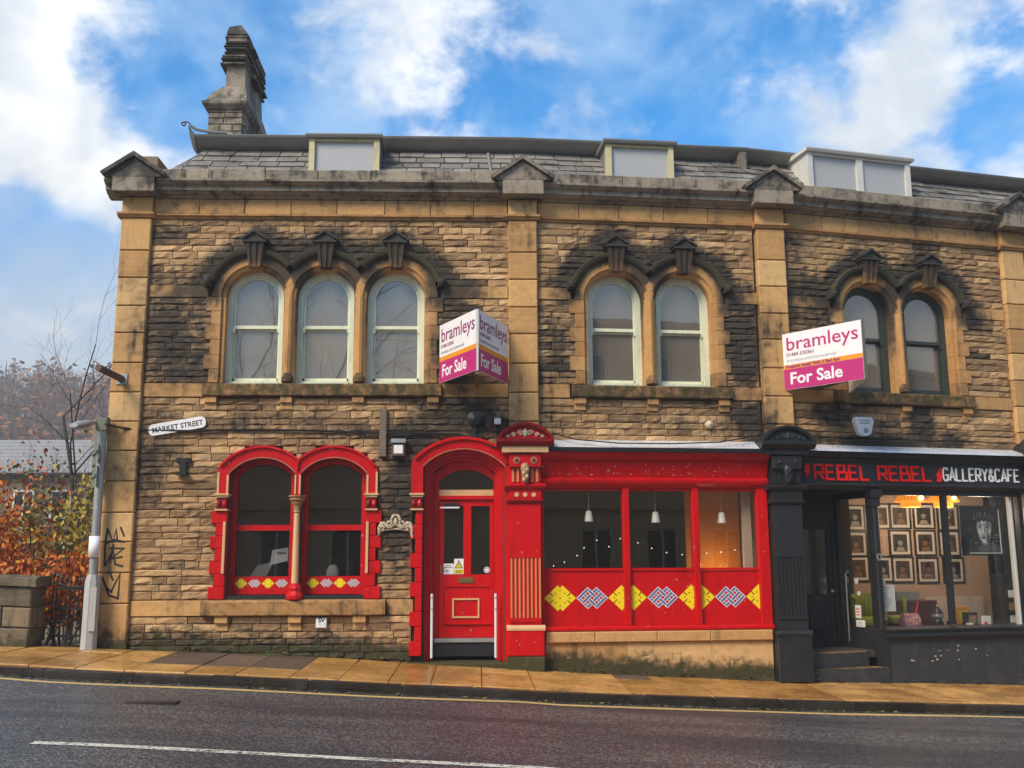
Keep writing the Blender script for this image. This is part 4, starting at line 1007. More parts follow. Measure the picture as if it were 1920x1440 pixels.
# ------------------------------------------------------------------ pilasters of the shopfronts (red and charcoal)
def shop_pilaster(own, b, c, zb, paint, dark, line, gilt, w=.16, zp=.72, cream=True):
    r = obj('shop_pilaster', MB().box(c - .225, c + .225, -w, .1, zp + .04, 2.50), paint, own, b)
    obj('plinth', MB().cbox(c - .265, c + .265, -w - .05, .1, zb + (.17 if cream else 0), zp - .035, .015), paint, r, b)
    if cream: obj('plinth_stone', MB().cbox(c - .27, c + .27, -w - .04, .1, zb - .1, zb + .166, .012), TRIM, r, b, tone=.4, moss=.7, soot=.5)
    obj('base_moulding', MB().mould(c - .275, c + .275, [(.1, zp - .034), (-w - .055, zp - .034), (-w - .055, zp), (-w - .02, zp + .038), (.1, zp + .038)]), gilt, r, b)
    # fluting: raised fillets between grooves
    for i in range(8):
        x = c - .205 + .41 * i / 7
        if i < 8: obj('fillet', MB().box(x - .013, x + .013, -w - .016, -w + .002, .86, 1.70), line if i % 1 == 0 else paint, r, b)
    obj('flute_cap', MB().box(c - .225, c + .225, -w - .018, -w + .002, 1.703, 1.72), paint, r, b); obj('flute_foot', MB().box(c - .225, c + .225, -w - .018, -w + .002, .80, .857), paint, r, b)
    obj('necking', MB().mould(c - .265, c + .265, [(.1, 2.50), (-w - .03, 2.50), (-w - .05, 2.52), (-w - .05, 2.535), (-w - .02, 2.55), (.1, 2.55)]), dark, r, b)
    obj('frieze_block', MB().box(c - .235, c + .235, -w - .01, .1, 2.552, 2.70), paint, r, b)
    for k in (-1, 0, 1): obj('paterae', MB().disc(c + k * .125, 2.615, .033, -w - .022, -w - .009, 16), CREAM if cream else dark, r, b)
    obj('cap_moulding', MB().mould(c - .30, c + .30, [(.1, 2.702), (-w - .04, 2.702), (-w - .075, 2.74), (-w - .075, 2.76), (-w - .02, 2.78), (.1, 2.78)]), paint, r, b)
    # console with scrolled bracket
    obj('console', MB().box(c - .225, c + .225, -w - .01, .1, 2.782, 3.22), paint, r, b)
    obj('console_head', MB().cbox(c - .232, c + .232, -w - .09, -w - .011, 3.01, 3.21, .01), paint, r, b)
    for sg in (-1, 1):
        ro = obj('roundel', MB().disc(c + sg * .125, 3.11, .05, -w - .105, -w - .089, 16), GOLD if cream else dark, r, b)
        obj('roundel_boss', MB().disc(c + sg * .125, 3.11, .028, -w - .112, -w - .106, 12, .012), dark, r, b)
    for k in (-2, -1.2, 1.2, 2):
        obj('reed', MB().box(c + k * .088 - .018, c + k * .088 + .018, -w - .03, -w - .009, 2.80, 3.0), line if cream else dark, r, b)
    lion = MB().lathe(c, -w - .09, [(.03, 2.78), (.045, 2.82), (.05, 2.88), (.065, 2.95), (.07, 3.0), (.055, 3.05), (.03, 3.07)], 10, (1, .8))
    obj('carved_bracket', lion, GOLD if cream else dark, r, b, smooth=60)
    for k in range(4):
        z = 2.82 + k * .05; obj('carved_leaf', MB().lathe(c + (.022 if k % 2 else -.022), -w - .13, [(.004, z - .03), (.022, z - .01), (.025, z + .01), (.006, z + .035)], 7), SCROLL if cream else dark, r, b)
    # cornice and segmental pediment
    if cream: obj('cream_fillet', MB().box(c - .34, c + .34, -w - .14, .1, 3.225, 3.31), CREAM, r, b)
    else: obj('cornice_block', MB().box(c - .34, c + .34, -w - .12, .1, 3.225, 3.31), paint, r, b)
    obj('pediment_cornice', MB().mould(c - .42, c + .42, [(.1, 3.312), (-w - .15, 3.312), (-w - .20, 3.35), (-w - .22, 3.375), (-w - .22, 3.42), (.1, 3.42)]), dark, r, b)
    H, S = .42, .235; RR_ = (H * H + S * S) / (2 * S); zc = 3.42 + S - RR_; a0 = math.acos(H / RR_)
    ped = MB().prism([(c - H + .05, 3.422), (c + H - .05, 3.422)] + segarc(c, zc, RR_ - .05, H - .06, 14)[0:], -w - .15, .1)
    obj('pediment', ped, paint if cream else dark, r, b)
    obj('pediment_arch', MB().arc(c, zc, a0, pi - a0, [(RR_, .1), (RR_ - .06, .1), (RR_ - .06, -w - .19), (RR_ - .045, -w - .215), (RR_ - .02, -w - .225), (RR_, -w - .225)], 20), dark, r, b, smooth=35)
    mb = MB()
    for sg in (-1, 1):
        for k, (x0, z0, rad) in enumerate(((.07, 3.50, .045), (.17, 3.475, .032), (.25, 3.452, .02))):
            pts = [(c + sg * (x0 + rad * (1 - t / 14) * cos(t * .62)), -w - .165, z0 + rad * (1 - t / 14) * sin(t * .62)) for t in range(13)]
            mb.tube(pts, .012, 5)
    mb.lathe(c, -w - .16, [(.005, 3.44), (.03, 3.47), (.035, 3.52), (.008, 3.57)], 8, (1, .6))
    obj('scroll_carving', mb, SCROLL if cream else mat('dark_carving', (.05, .055, .06), .4), r, b)
    return r
shop_pilaster(corner, 0, 6.065, .16, RED, REDD, mat('orange_line_paint', (.60, .20, .07), .5, dirt=.3), CREAM)
shop_pilaster(cafe, 1, 3.985, -.10, BLACK, BLACK, BLACK, BLACK, w=.17, zp=.60, cream=False)
shop_pilaster(cafe, 2, 4.75, -.30, BLACK, BLACK, BLACK, BLACK, w=.17, zp=.50, cream=False)

# ------------------------------------------------------------------ red shopfront (middle bay)
b = 1; u0, u1 = .255, 3.73
sf = obj('shopfront', MB().mould(u0, u1, [(.1, 3.115), (-.10, 3.115), (-.13, 3.15), (-.20, 3.17), (-.24, 3.24), (-.24, 3.30), (.1, 3.30)]), RED, corner, b, label='red shopfront with three tall panes over knot panels')
obj('fascia', MB().mould(u0, u1, [(.1, 2.885), (-.05, 2.885), (-.12, 3.112), (.1, 3.112)]), RED, sf, b)
fl = MB(); 
for _ in range(46):
    x, z = rr(u0 + .1, u1 - .2), rr(2.92, 3.09); dpt = -.05 - .07 * (z - 2.885) / .227
    s = rr(.004, .010); fl.box(x - s, x + s, dpt - .0012, dpt + .001, z - s, z + s)
obj('paint_chips', fl, SCROLL, sf, b, kind='stuff')
obj('lower_moulding', MB().mould(u0, u1, [(.1, 2.73), (-.03, 2.73), (-.05, 2.76), (-.10, 2.79), (-.115, 2.83), (-.115, 2.86), (-.07, 2.882), (.1, 2.882)]), RED, sf, b)
# flashing: a wet lead apron over the shopfront
obj('lead_flashing', MB().add([(u0 - .0, -.27, 3.302), (u1 + .0, -.27, 3.302), (u1, .03, 3.47), (u0, .03, 3.47), (u0, .03, 3.302), (u1, .03, 3.302)] + [(u0, -.28, 3.26), (u1, -.28, 3.26)], [(0, 1, 2, 3), (0, 3, 4), (1, 5, 2), (0, 4, 5, 1), (0, 6, 7, 1)]), LEADW, sf, b)
obj('flashing_edge', MB().box(u0, u1, -.292, -.245, 3.245, 3.306), PLASTIC, sf, b)
mul = [(u0, u0 + .05), (1.495, 1.595), (2.555, 2.66), (3.56, 3.73)]
for a, e in mul:
    obj('mullion', MB().vmould(.73, 2.73, [(a, .1), (a, -.02), (a + .012, -.045), (e - .012, -.045), (e, -.02), (e, .1)]), RED, sf, b)
for i in range(3):
    a, e = mul[i][1], mul[i + 1][0]
    obj('pane', MB().box(a, e, .035, .045, 1.555, 2.728), GLASS_RS, sf, b)
    obj('rail', MB().box(a + .001, e - .001, .0, .08, 1.515, 1.553), RED, sf, b)
    obj('top_rail', MB().box(a + .001, e - .001, .0, .08, 2.69, 2.729), RED, sf, b)
    obj('panel', MB().box(a + .001, e - .001, .02, .08, .73, 1.513), RED, sf, b)
zk = 1.125; hk = .235; dk = .0195
a, e = mul[0][1] + .002, mul[1][0] - .002
knot(sf, b, a + .235, zk, hk, dk, 'y', a, e); knot(sf, b, a + .71, zk, hk, dk, 'b', a, e); knot(sf, b, a + 1.185, zk, hk, dk, 'y', a, e)
for i in (1, 2):
    a, e = mul[i][1] + .002, mul[i + 1][0] - .002; c = (a + e) / 2
    knot(sf, b, c - .475, zk, hk, dk, 'y', a, e); knot(sf, b, c + .0, zk, hk, dk, 'b', a, e); knot(sf, b, c + .475, zk, hk, dk, 'y', a, e)
obj('bottom_rail', MB().mould(u0, u1, [(.1, .655), (-.07, .655), (-.085, .67), (-.085, .70), (-.05, .727), (.1, .727)]), RED, sf, b)
u = .31
for l in (.72, .92, .80, .95): obj('sill_stone', MB().cbox(u, min(u + l, 3.70) - .006, -.11, .12, .50, .65, .012), TRIM, corner, b, tone=rr(.6, 1), soot=.05); u += l
for a, e, zt in ((.31, 1.50, .496), (1.506, 3.70, .496)):
    v = MB()
    v.cbox(a, e, -.05, .12, -.3, zt, .014)
    # subdivide so that moss can follow the ground
    nx, nz = 14, 8; g = MB()
    for k in range(nz + 1):
        for i in range(nx + 1): g.v.append((a + (e - a) * i / nx, -.052 - .004 * mnoise.noise((i * .7 + a, k * .9, 0)), -.05 + (zt + .05 - .004) * k / nz if k else -.3))
    g.f = [(k * (nx + 1) + i, k * (nx + 1) + i + 1, (k + 1) * (nx + 1) + i + 1, (k + 1) * (nx + 1) + i) for k in range(nz) for i in range(nx)]
    v.add(g.v, g.f)
    obj('base_stone', v, ASH, corner, b, tone=.25 if a < 1 else .9)

# inside the red shop
obj('shop_room_wall', MB().box(.1, 3.75, 3.4, 3.5, -.2, 3.4), DARKROOM, corner, 1)
obj('shop_room_floor', MB().box(.1, 3.75, .36, 3.4, .3, .4), ROOMFLOOR, corner, 1)
obj('orange_partition', MB().box(2.80, 3.70, 1.2, 1.28, .4, 3.4), ORANGEWALL, corner, 1)
obj('white_partition', MB().box(3.43, 3.56, .25, .32, .4, 3.4), PINKWALL, corner, 1)
obj('side_partition', MB().box(-1.7, -1.6, .5, 6.5, -.1, 3.4), DARKROOM, corner, 1)
obj('shop_room_wall', MB().box(.1, 5.9, 3.2, 3.3, -.2, 3.4), DARKROOM, corner, 0)
obj('shop_room_floor', MB().box(.1, 5.9, .36, 3.2, .3, .4), ROOMFLOOR, corner, 0)
lampg = 'white pendant lamps in the red shop window'
for i, (x, y, lab) in enumerate(((1104, 967, 'white cone pendant lamp behind the left pane of the red shopfront'), (1229, 969, 'white cone pendant lamp behind the middle pane of the red shopfront'), (1353, 970, 'white cone pendant lamp in front of the orange wall'))):
    u, z = px(1, x, y, -.22)
    t = thing('pendant_lamp', lab, 'lamp', (u, .22, z - .09), 1, lampg)
    obj('lamp_shade', MB().lathe(u, .22, [(.068, z - .085), (.066, z - .08), (.045, z + .06), (.03, z + .075)], 14), LAMPW, t, 1, smooth=40)
    obj('cord', MB().tube([(u, .22, z + .07), (u, .22, 3.41)], .004, 5), WHITE, t, 1)
pts = [(1038, 1061), (1058, 1054), (1082, 1042), (1095, 1027), (1119, 1013), (1142, 1025), (1163, 1010), (1196, 1018), (1222, 1028), (1250, 1036), (1279, 1040), (1325, 1037), (1352, 1035), (1378, 1031), (1404, 1023)]
sl_ = thing('string_lights', 'string of tiny lit bulbs hanging across the dark red shop interior', 'string lights', (1.9, .9, 1.6), 1)
P3 = []
for x, y in pts:
    u, z = px(1, x, y, -.9); P3.append((u, .9, z + .012)); 
    if len(P3) % 1 == 0: obj('bulb', MB().lathe(u, .9, [(.002, z - .009), (.007, z - .003), (.007, z + .003), (.002, z + .009)], 6), FAIRY, sl_, 1)
obj('wire', MB().tube(P3, .0025, 4), PLASTIC, sl_, 1)
def point_light(name, loc, b, power, colr, size=.08):
    l = bpy.data.lights.new(name, 'POINT'); l.energy = power; l.color = colr; l.shadow_soft_size = size
    o = bpy.data.objects.new(name, l); col.objects.link(o); o.matrix_basis = BAY[b] @ Matrix.Translation(Vector(loc)); return o
point_light('string_light_glow', (3.25, .75, 1.55), 1, 8, (1.0, .66, .3))

# ------------------------------------------------------------------ things in the left red window
t = thing('window_card', 'white printed card leaning behind the left red arched window', 'card', (2.45, .34, 1.47), 0)
obj('card', MB().add([(2.30, .34, 1.62), (2.56, .34, 1.68), (2.56, .38, 1.88), (2.32, .38, 1.84), (2.30, .347, 1.62), (2.56, .347, 1.68), (2.56, .387, 1.88), (2.32, .387, 1.84)], [(0, 1, 2, 3), (7, 6, 5, 4), (0, 4, 5, 1), (1, 5, 6, 2), (2, 6, 7, 3), (3, 7, 4, 0)]), PAPER, t, 0)
mk = MB()
for i in range(4): mk.box(2.40 + i * .035, 2.42 + i * .035, .358, .361, 1.78, 1.81)
obj('lettering', mk, BLACKP, t, 0)
t = thing('striped_stand', 'striped pale stand on the sill of the left red arched window', 'stand', (2.15, .36, 1.46), 0)
for i in range(7): obj('slat', MB().add([(2.02 + i * .035, .34, 1.46), (2.04 + i * .035, .34, 1.46), (2.13 + i * .035, .4, 1.62 + i * .008), (2.11 + i * .035, .4, 1.62 + i * .008), (2.02 + i * .035, .35, 1.46), (2.04 + i * .035, .35, 1.46), (2.13 + i * .035, .41, 1.62 + i * .008), (2.11 + i * .035, .41, 1.62 + i * .008)], [(0, 1, 2, 3), (7, 6, 5, 4), (0, 4, 5, 1), (1, 5, 6, 2), (2, 6, 7, 3), (3, 7, 4, 0)]), CURTAIN, t, 0)
t = thing('bust_ornament', 'small bust ornament in a white cloth in the right red arched window', 'ornament', (3.22, .40, 1.46), 0)
obj('cloth', MB().lathe(3.22, .40, [(.10, 1.46), (.095, 1.54), (.06, 1.60), (.035, 1.62)], 12, (1, .7)), CURTAIN, t, 0, smooth=50)
obj('head', MB().lathe(3.20, .40, [(.02, 1.62), (.05, 1.65), (.062, 1.69), (.05, 1.74), (.02, 1.755)], 12), BARK, t, 0, smooth=50)
obj('display_shelf', MB().box(1.75, 3.75, .29, .6, 1.40, 1.455), ROOMFLOOR, corner, 0)
# ------------------------------------------------------------------ black shopfront of the cafe (right bay)
b = 2; u0, u1 = .32, 4.53
cf = obj('shopfront', MB().mould(u0, u1, [(.1, 3.165), (-.08, 3.165), (-.10, 3.20), (-.17, 3.22), (-.20, 3.28), (-.20, 3.335), (.1, 3.335)]), BLACK, cafe, b, label='charcoal shopfront with red and white raised lettering')
obj('fascia', MB().box(u0, u1, -.06, .1, 2.835, 3.162), BLACK, cf, b)
obj('lower_moulding', MB().mould(u0, u1, [(.1, 2.735), (-.06, 2.735), (-.08, 2.76), (-.12, 2.79), (-.12, 2.815), (-.08, 2.832), (.1, 2.832)]), BLACK, cf, b)
obj('lead_flashing', MB().add([(u0, -.24, 3.338), (7.45, -.24, 3.338), (7.45, .03, 3.44), (u0, .03, 3.44), (u0, .03, 3.336), (7.45, .03, 3.336), (u0, -.25, 3.30), (7.45, -.25, 3.30)], [(0, 1, 2, 3), (0, 3, 4), (1, 5, 2), (0, 4, 5, 1), (0, 6, 7, 1)]), LEADW, cf, b)
# raised stroke letters
GL = {'R': [[(0, 0), (0, 1), (.62, 1), (.62, .48), (.02, .48)], [(.28, .46), (.66, 0)]], 'E': [[(.6, 1), (0, 1), (0, 0), (.6, 0)], [(.03, .5), (.5, .5)]],
      'B': [[(0, .5), (0, 1), (.52, 1), (.52, .53), (.03, .53)], [(.0, .49), (0, 0), (.64, 0), (.64, .49), (.03, .49)]], 'L': [[(0, 1), (0, 0), (.58, 0)]],
      'G': [[(.62, .85), (.5, 1), (.15, 1), (0, .82), (0, .18), (.15, 0), (.48, 0), (.62, .16), (.62, .45), (.34, .45)]], 'A': [[(0, 0), (.33, 1), (.66, 0)], [(.13, .3), (.53, .3)]],
      'Y': [[(0, 1), (.33, .48), (.66, 1)], [(.33, .46), (.33, 0)]], '&': [[(.66, 0), (.16, .72), (.16, .9), (.28, 1), (.42, .9), (.42, .76), (.04, .38), (.04, .14), (.2, 0), (.4, .02), (.64, .4)]],
      'C': [[(.6, .85), (.5, 1), (.15, 1), (0, .82), (0, .18), (.15, 0), (.5, 0), (.6, .15)]], 'F': [[(0, 0), (0, 1), (.58, 1)], [(.03, .52), (.46, .52)]]}
def letters(word, ua, ub, z0, h, wgt, m, depth, shear=0.0):
    n = len(word.replace(' ', '')); adv = [(.95 if c != ' ' else .55) for c in word]; tot = sum(adv); u = ua; k = (ub - ua) / tot
    for c, a in zip(word, adv):
        if c != ' ':
            mb = MB()
            for i, st in enumerate(GL[c]): mb.ribbon([(u + x * k * 1.08 + shear * y * h, z0 + y * h) for x, y in st], wgt, -.06 - depth - .0006 * i, -.0595)
            obj('letter', mb, m, cf, b)
        u += a * k
ZL = 2.885; HL = .215
pb = px(2, 1400 + 355 * .3611, 890, .07)[0]; pe = px(2, 1400 + 975 * .3611, 895, .07)[0]
letters('REBEL REBEL', pb, pe, ZL, HL, .033, SIGNRED, .022, -.06)
ga, gb = px(2, 1400 + 1022 * .3611, 895, .07)[0], px(2, 1400 + 1425 * .3611, 900, .07)[0]
letters('GALLERY&CAFE', ga, gb, ZL + .015, .195, .026, WHITEB, .014)
def bolt(u, s=1):
    q = [(0, .0), (.035, .10), (-.01, .10), (.02, .24), (.095, .24), (.075, .15), (.11, .15)]
    obj('bolt_emblem', MB().prism([(u + x * s, ZL - .01 + (y if s > 0 else .24 - y) ) for x, y in q], -.082, -.0595), SIGNRED, cf, b)
bolt(px(2, 1508, 885, .07)[0]); bolt(px(2, 1766, 893, .07)[0], -1)
# main window, corner colonnette, recessed entrance
mw0, mw1, zs0, zs1 = 1.72, 4.42, .64, 2.735
obj('frame', MB().box(mw0 + .002, mw1, -.02, .08, 2.66, 2.734).box(2.915, 2.985, -.035, .06, .66, 2.66).box(mw1 - .08, mw1, -.02, .08, zs0, 2.66), BLACK, cf, b)
obj('white_jamb', MB().box(4.20, 4.25, .02, .09, zs0 + .0, 2.66), WHITE, cf, b)
obj('pane', MB().box(mw0, 2.914, .02, .028, zs0 + .01, 2.66), GLASS_SH, cf, b)
obj('pane', MB().box(2.986, 4.34, .02, .028, zs0 + .01, 2.66), GLASS_SH, cf, b)
obj('sill', MB().mould(mw0 - .06, 4.53, [(.3, .45), (-.09, .45), (-.10, .48), (-.15, .50), (-.15, .535), (-.10, .55), (-.12, .60), (-.12, .615), (.02, .64), (.3, .64)]), BLACK, cf, b)
obj('stall_riser', MB().box(mw0 - .04, 4.53, -.07, .1, -.45, .448), BLACKW, cf, b)
for u in (2.15, 3.9): obj('air_brick', MB().box(u, u + .22, -.078, -.068, -.16, -.04).box(u + .02, u + .2, -.081, -.077, -.13, -.07), BLACKW, cf, b)
chips = MB()
for _ in range(14):
    x, z, s = rr(1.95, 3.6), rr(.1, .38), rr(.005, .018); chips.box(x - s, x + s, -.0712, -.069, z - s * .6, z + s * .6)
obj('paint_chips', chips, SCROLL, cf, b, kind='stuff')
cu = 1.655
cl = obj('corner_column', MB().vmould(.2, 2.48, [(cu - .05, .05), (cu - .05, -.06), (cu - .03, -.075), (cu + .03, -.075), (cu + .05, -.06), (cu + .05, .05)]), BLACK, cf, b)
obj('column_foot', MB().box(cu - .065, cu + .065, -.09, .06, -.3, .62), BLACK, cf, b)
obj('column_capital', MB().box(cu - .10, cu + .10, -.12, .06, 2.62, 2.734).box(cu - .07, cu + .07, -.09, .05, 2.48, 2.618), BLACK, cf, b)
obj('column_roundel', MB().ribbon([(cu + .035 * cos(a * pi / 8), 1.70 + .045 * sin(a * pi / 8)) for a in range(16)], .02, -.09, -.074, True), STEEL, cf, b)
# angled return light and door, set back in the porch
A_ = Vector((1.53, .86)); B_ = Vector((1.615, .04))     # plan line of the angled light
dv = (B_ - A_).normalized(); nv = Vector((-dv.y, dv.x))
def slant(mb, s0, s1, t0, t1, z0, z1):
    c = [A_ + dv * s + nv * t for s, t in ((s0, t0), (s1, t0), (s1, t1), (s0, t1))]
    v = [(p.x, p.y, z) for z in (z0, z1) for p in c]
    return mb.add(v, [(0, 1, 2, 3), (4, 7, 6, 5), (0, 4, 5, 1), (1, 5, 6, 2), (2, 6, 7, 3), (3, 7, 4, 0)])
SL = (B_ - A_).length
fr = slant(MB(), 0, .07, -.03, .05, .25, 2.73); slant(fr, SL - .05, SL, -.03, .05, .25, 2.73); slant(fr, .07, SL - .05, -.02, .05, 2.62, 2.73); slant(fr, .07, SL - .05, -.025, .05, .25, .62)
obj('return_frame', fr, BLACK, cf, b)
obj('pane', slant(MB(), .07, SL - .05, .0, .008, .62, 2.62), GLASS_SH, cf, b)
DX = .50
porch = MB().box(.2, 1.02 + DX, .84, .92, 2.28, 2.73).box(.2, .29 + DX, .841, .92, .28, 2.28).box(.935 + DX, 1.02 + DX, .841, .92, .28, 2.28)
cd = obj('cafe_door', porch, BLACK, cafe, b, label='recessed charcoal door with glazed upper half')
lf = MB().box(.29 + DX, .38 + DX, .87, .915, .30, 2.27).box(.85 + DX, .935 + DX, .87, .915, .30, 2.27).box(.38 + DX, .85 + DX, .871, .914, 2.15, 2.27).box(.38 + DX, .85 + DX, .871, .914, .98, 1.12).box(.38 + DX, .85 + DX, .871, .914, .30, .45).box(.38 + DX, .85 + DX, .885, .91, .45, .98)
obj('door_leaf', lf, BLACK, cd, b)
obj('door_panel', MB().cbox(.46 + DX, .77 + DX, .866, .886, .52, .90, .02), BLACK, cd, b)
obj('pane', MB().box(.38 + DX, .85 + DX, .89, .896, 1.12, 2.15), GLASS_SH, cd, b)
obj('knob', MB().lathe(.885 + DX, .84, [(.006, 1.14), (.028, 1.15), (.032, 1.17), (.02, 1.19), (.006, 1.195)], 10), STEEL, cd, b, smooth=60)
obj('letter_slot', MB().box(.52 + DX, .72 + DX, .862, .871, 1.02, 1.08), BLACKW, cd, b)
obj('porch_side', MB().box(.16, .2, .1, .92, -.1, 2.735), BLACK, cf, b)
obj('porch_ceiling', MB().box(.2, 1.65, .1, .95, 2.738, 2.80), BLACK, cf, b)
st = MB()
obj('step', MB().vmould(.06, .28, [(.2, .845), (.2, .0), (.9, -.01), (1.45, .06), (1.56, .18), (1.54, .84)]), BLACKW, cf, b)
obj('step', MB().vmould(-.25, .055, [(.26, .8), (.26, -.10), (1.2, -.13), (1.69, -.10), (1.69, .3), (1.4, .8)]), BLACKW, cf, b)
obj('step_tread', MB().vmould(.281, .289, [(.22, .85), (.22, .02), (.9, .01), (1.43, .08), (1.53, .2), (1.52, .83)]), TRIM, cf, b, tone=.2, soot=.35)
obj('step_tread', MB().vmould(.056, .064, [(.28, .0), (.28, -.09), (1.2, -.12), (1.68, -.09), (1.68, .02), (1.4, .12)]), TRIM, cf, b, tone=.2, soot=.35)
for u in (1.30,): obj('handrail', MB().tube([(1.50, .62, .40), (1.50, .62, 1.45), (1.50, .55, 1.48)], .012, 6), STEEL, cf, b)

# the gallery inside
GD = 2.3
obj('gallery_wall', MB().box(.2, 5.6, GD, GD + .08, -.2, 3.42), PINKWALL, cafe, b)
obj('gallery_floor', MB().box(.2, 6.5, .1, GD, .2, .3), ROOMFLOOR, cafe, b)
obj('window_bed', MB().box(1.75, 4.5, .09, .62, .3, .60), BLACKW, cafe, b)
obj('added_dark_backing', MB().box(1.0, 2.05, 1.25, 1.3, .28, 3.4), DARKROOM, cafe, b)  # dark sheet added so the door glass looks dark inside
obj('gallery_pier', MB().box(*sorted((px(2, 1876, 1100, -1.2)[0], px(2, 1905, 1100, -1.2)[0] + .5)), 1.15, 1.3, .3, 3.42), BLACK, cafe, b)
obj('gallery_side_wall', MB().box(6.4, 6.5, .35, GD, .2, 3.42), PINKWALL, cafe, b)
PICT = [mat('dark_picture_print', (.02, .02, .02), .6), mat('brown_picture_print', (.06, .032, .018), .6), mat('sepia_picture_print', (.09, .05, .025), .6)]
FACEP = [mat('grey_face_print', (.40, .38, .36), .6), mat('warm_face_print', (.30, .17, .09), .6), mat('dim_face_print', (.25, .16, .11), .6)]
PFR = mat('black_picture_frame', (.02, .018, .018), .35); PMT = mat('white_picture_mount', (.78, .77, .75), .8)
def face_print(par, u, z, w, h, d, k, b):
    """a made-up head and shoulders printed on the picture"""
    mb = MB(); rnd = random.Random(k); x = u + rnd.uniform(-.06, .06) * w; fz = z + rnd.uniform(-.02, .1) * h
    n = 12; rx, rz = .17 * w, .21 * h
    mb.prism([(x + rx * cos(2 * pi * i / n), fz + rz * sin(2 * pi * i / n)) for i in range(n)], d - .0015, d)
    mb.prism([(x - .34 * w, z - .46 * h), (x + .34 * w, z - .46 * h), (x + .2 * w, fz - rz - .06 * h), (x - .2 * w, fz - rz - .06 * h)], d - .0015, d)
    o = obj('printed_face', mb, FACEP[k % 3], par, b)
    ft = MB()
    for sx in (-1, 1): ft.box(x + sx * .07 * w - .03 * w, x + sx * .07 * w + .03 * w, d - .0025, d - .0016, fz + .02 * h, fz + .05 * h)
    ft.box(x - .05 * w, x + .05 * w, d - .0025, d - .0016, fz - .11 * h, fz - .08 * h)
    hair = [(x + rx * 1.15 * cos(a), fz + .06 * h + rz * 1.1 * sin(a)) for a in [pi * i / 8 for i in range(9)]] + [(x - rx * .7, fz + .07 * h), (x + rx * rnd.uniform(-.2, .3), fz + .12 * h), (x + rx * .7, fz + .07 * h)]
    ft.prism(hair, d - .0025, d - .0016)
    obj('printed_hair', ft, BLACKP, par, b)
pics = []
rows = [[(1601, 971), (1649, 968), (1686, 968), (1731, 968), (1776, 971)], [(1605, 1020), None, (1687, 1018), (1734, 1018), (1779, 1019)], [(1609, 1066), (1653, 1067), (1692, 1068), (1739, 1069), (1787, 1069)]]
rn = ['top', 'middle', 'bottom']; cn = ['first', 'second', 'third', 'fourth', 'fifth']
for r, row in enumerate(rows):
    k_ = 0
    for c, p in enumerate(row):
        if p is None: continue
        u, z = px(2, p[0], p[1], -GD); w = .46; h = .47
        lab = 'black framed portrait print, %s from the left in the %s row on the gallery wall' % (cn[k_], rn[r]); k_ += 1
        t = thing('framed_picture', lab, 'picture', (u, GD, z - h / 2), 2, 'framed pictures on the gallery wall')
        f = MB().box(u - w / 2, u + w / 2, GD - .03, GD - .001, z + h / 2 - .03, z + h / 2).box(u - w / 2, u + w / 2, GD - .03, GD - .001, z - h / 2, z - h / 2 + .03).box(u - w / 2, u - w / 2 + .03, GD - .03, GD - .001, z - h / 2 + .03, z + h / 2 - .03).box(u + w / 2 - .03, u + w / 2, GD - .03, GD - .001, z - h / 2 + .03, z + h / 2 - .03)
        obj('frame', f, PFR, t, 2)
        obj('mount', MB().box(u - w / 2 + .03, u + w / 2 - .03, GD - .012, GD - .001, z - h / 2 + .03, z + h / 2 - .03), PMT, t, 2)
        obj('print', MB().box(u - .145, u + .145, GD - .016, GD - .0125, z - .155, z + .155), PICT[(r + c) % 3], t, 2)
        face_print(t, u, z, .29, .31, GD - .0165, r * 7 + c, 2)
# big monochrome portrait hanging in the window
du = .14
a, z1_ = px(2, 1800, 948, -du); e, z0_ = px(2, 1883, 1038, -du)
pa, pz1 = px(2, 1812, 953, -du); pe_, pz0 = px(2, 1877, 1036, -du)
t = thing('portrait_poster', 'large black and white portrait of a face, hung at the top of the cafe window', 'poster', ((a + e) / 2, du, z0_), 2)
obj('board', MB().box(a - .02, e, du, du + .02, z0_ - .03, z1_), BLACKP, t, 2)
pc, pzc, pw, ph = (pa + pe_) / 2, (pz0 + pz1) / 2, pe_ - pa, pz1 - pz0
obj('white_edge', MB().box(pa, pe_ + .012, du - .012, du - .001, pz0 - .015, pz0).box(pe_, pe_ + .012, du - .012, du - .001, pz0, pz1 - .02), PAPER, t, 2)
T = lambda pts: [(pa + x * pw, pz0 + y * ph) for x, y in pts]
dk = mat('dark_grey_print', (.12, .12, .12), .5); lg = mat('light_grey_print', (.45, .45, .45), .5)
def prn(nm, layer, m, *polys):
    mb = MB()
    for q in polys: mb.prism(T(q), du - .0016 - layer * .0006, du - .001 - layer * .0006 + .0001)
    obj(nm, mb, m, t, 2)
mg_ = mat('mid_grey_print', (.26, .26, .26), .5)
prn('printed_neck', 0, dk, [(.38, .04), (.40, .24), (.66, .30), (.72, .04)])
prn('printed_head', 1, mg_, [(.27, .64), (.28, .48), (.33, .33), (.41, .22), (.50, .165), (.58, .18), (.67, .28), (.73, .44), (.77, .62), (.72, .80), (.52, .86), (.32, .80)])
prn('printed_light', 2, lg, [(.29, .62), (.30, .48), (.35, .34), (.43, .23), (.51, .18), (.57, .21), (.58, .32), (.60, .46), (.61, .60), (.58, .74), (.44, .77), (.32, .72)])
prn('printed_highlight', 3, PAPER, [(.31, .54), (.33, .44), (.38, .38), (.42, .42), (.40, .50), (.35, .53)], [(.45, .60), (.50, .60), (.49, .47), (.51, .42), (.46, .41), (.44, .45)], [(.42, .265), (.50, .21), (.55, .24), (.52, .285), (.46, .30)], [(.36, .70), (.50, .73), (.56, .68), (.44, .65)], [(.66, .50), (.70, .56), (.71, .48), (.67, .42)])
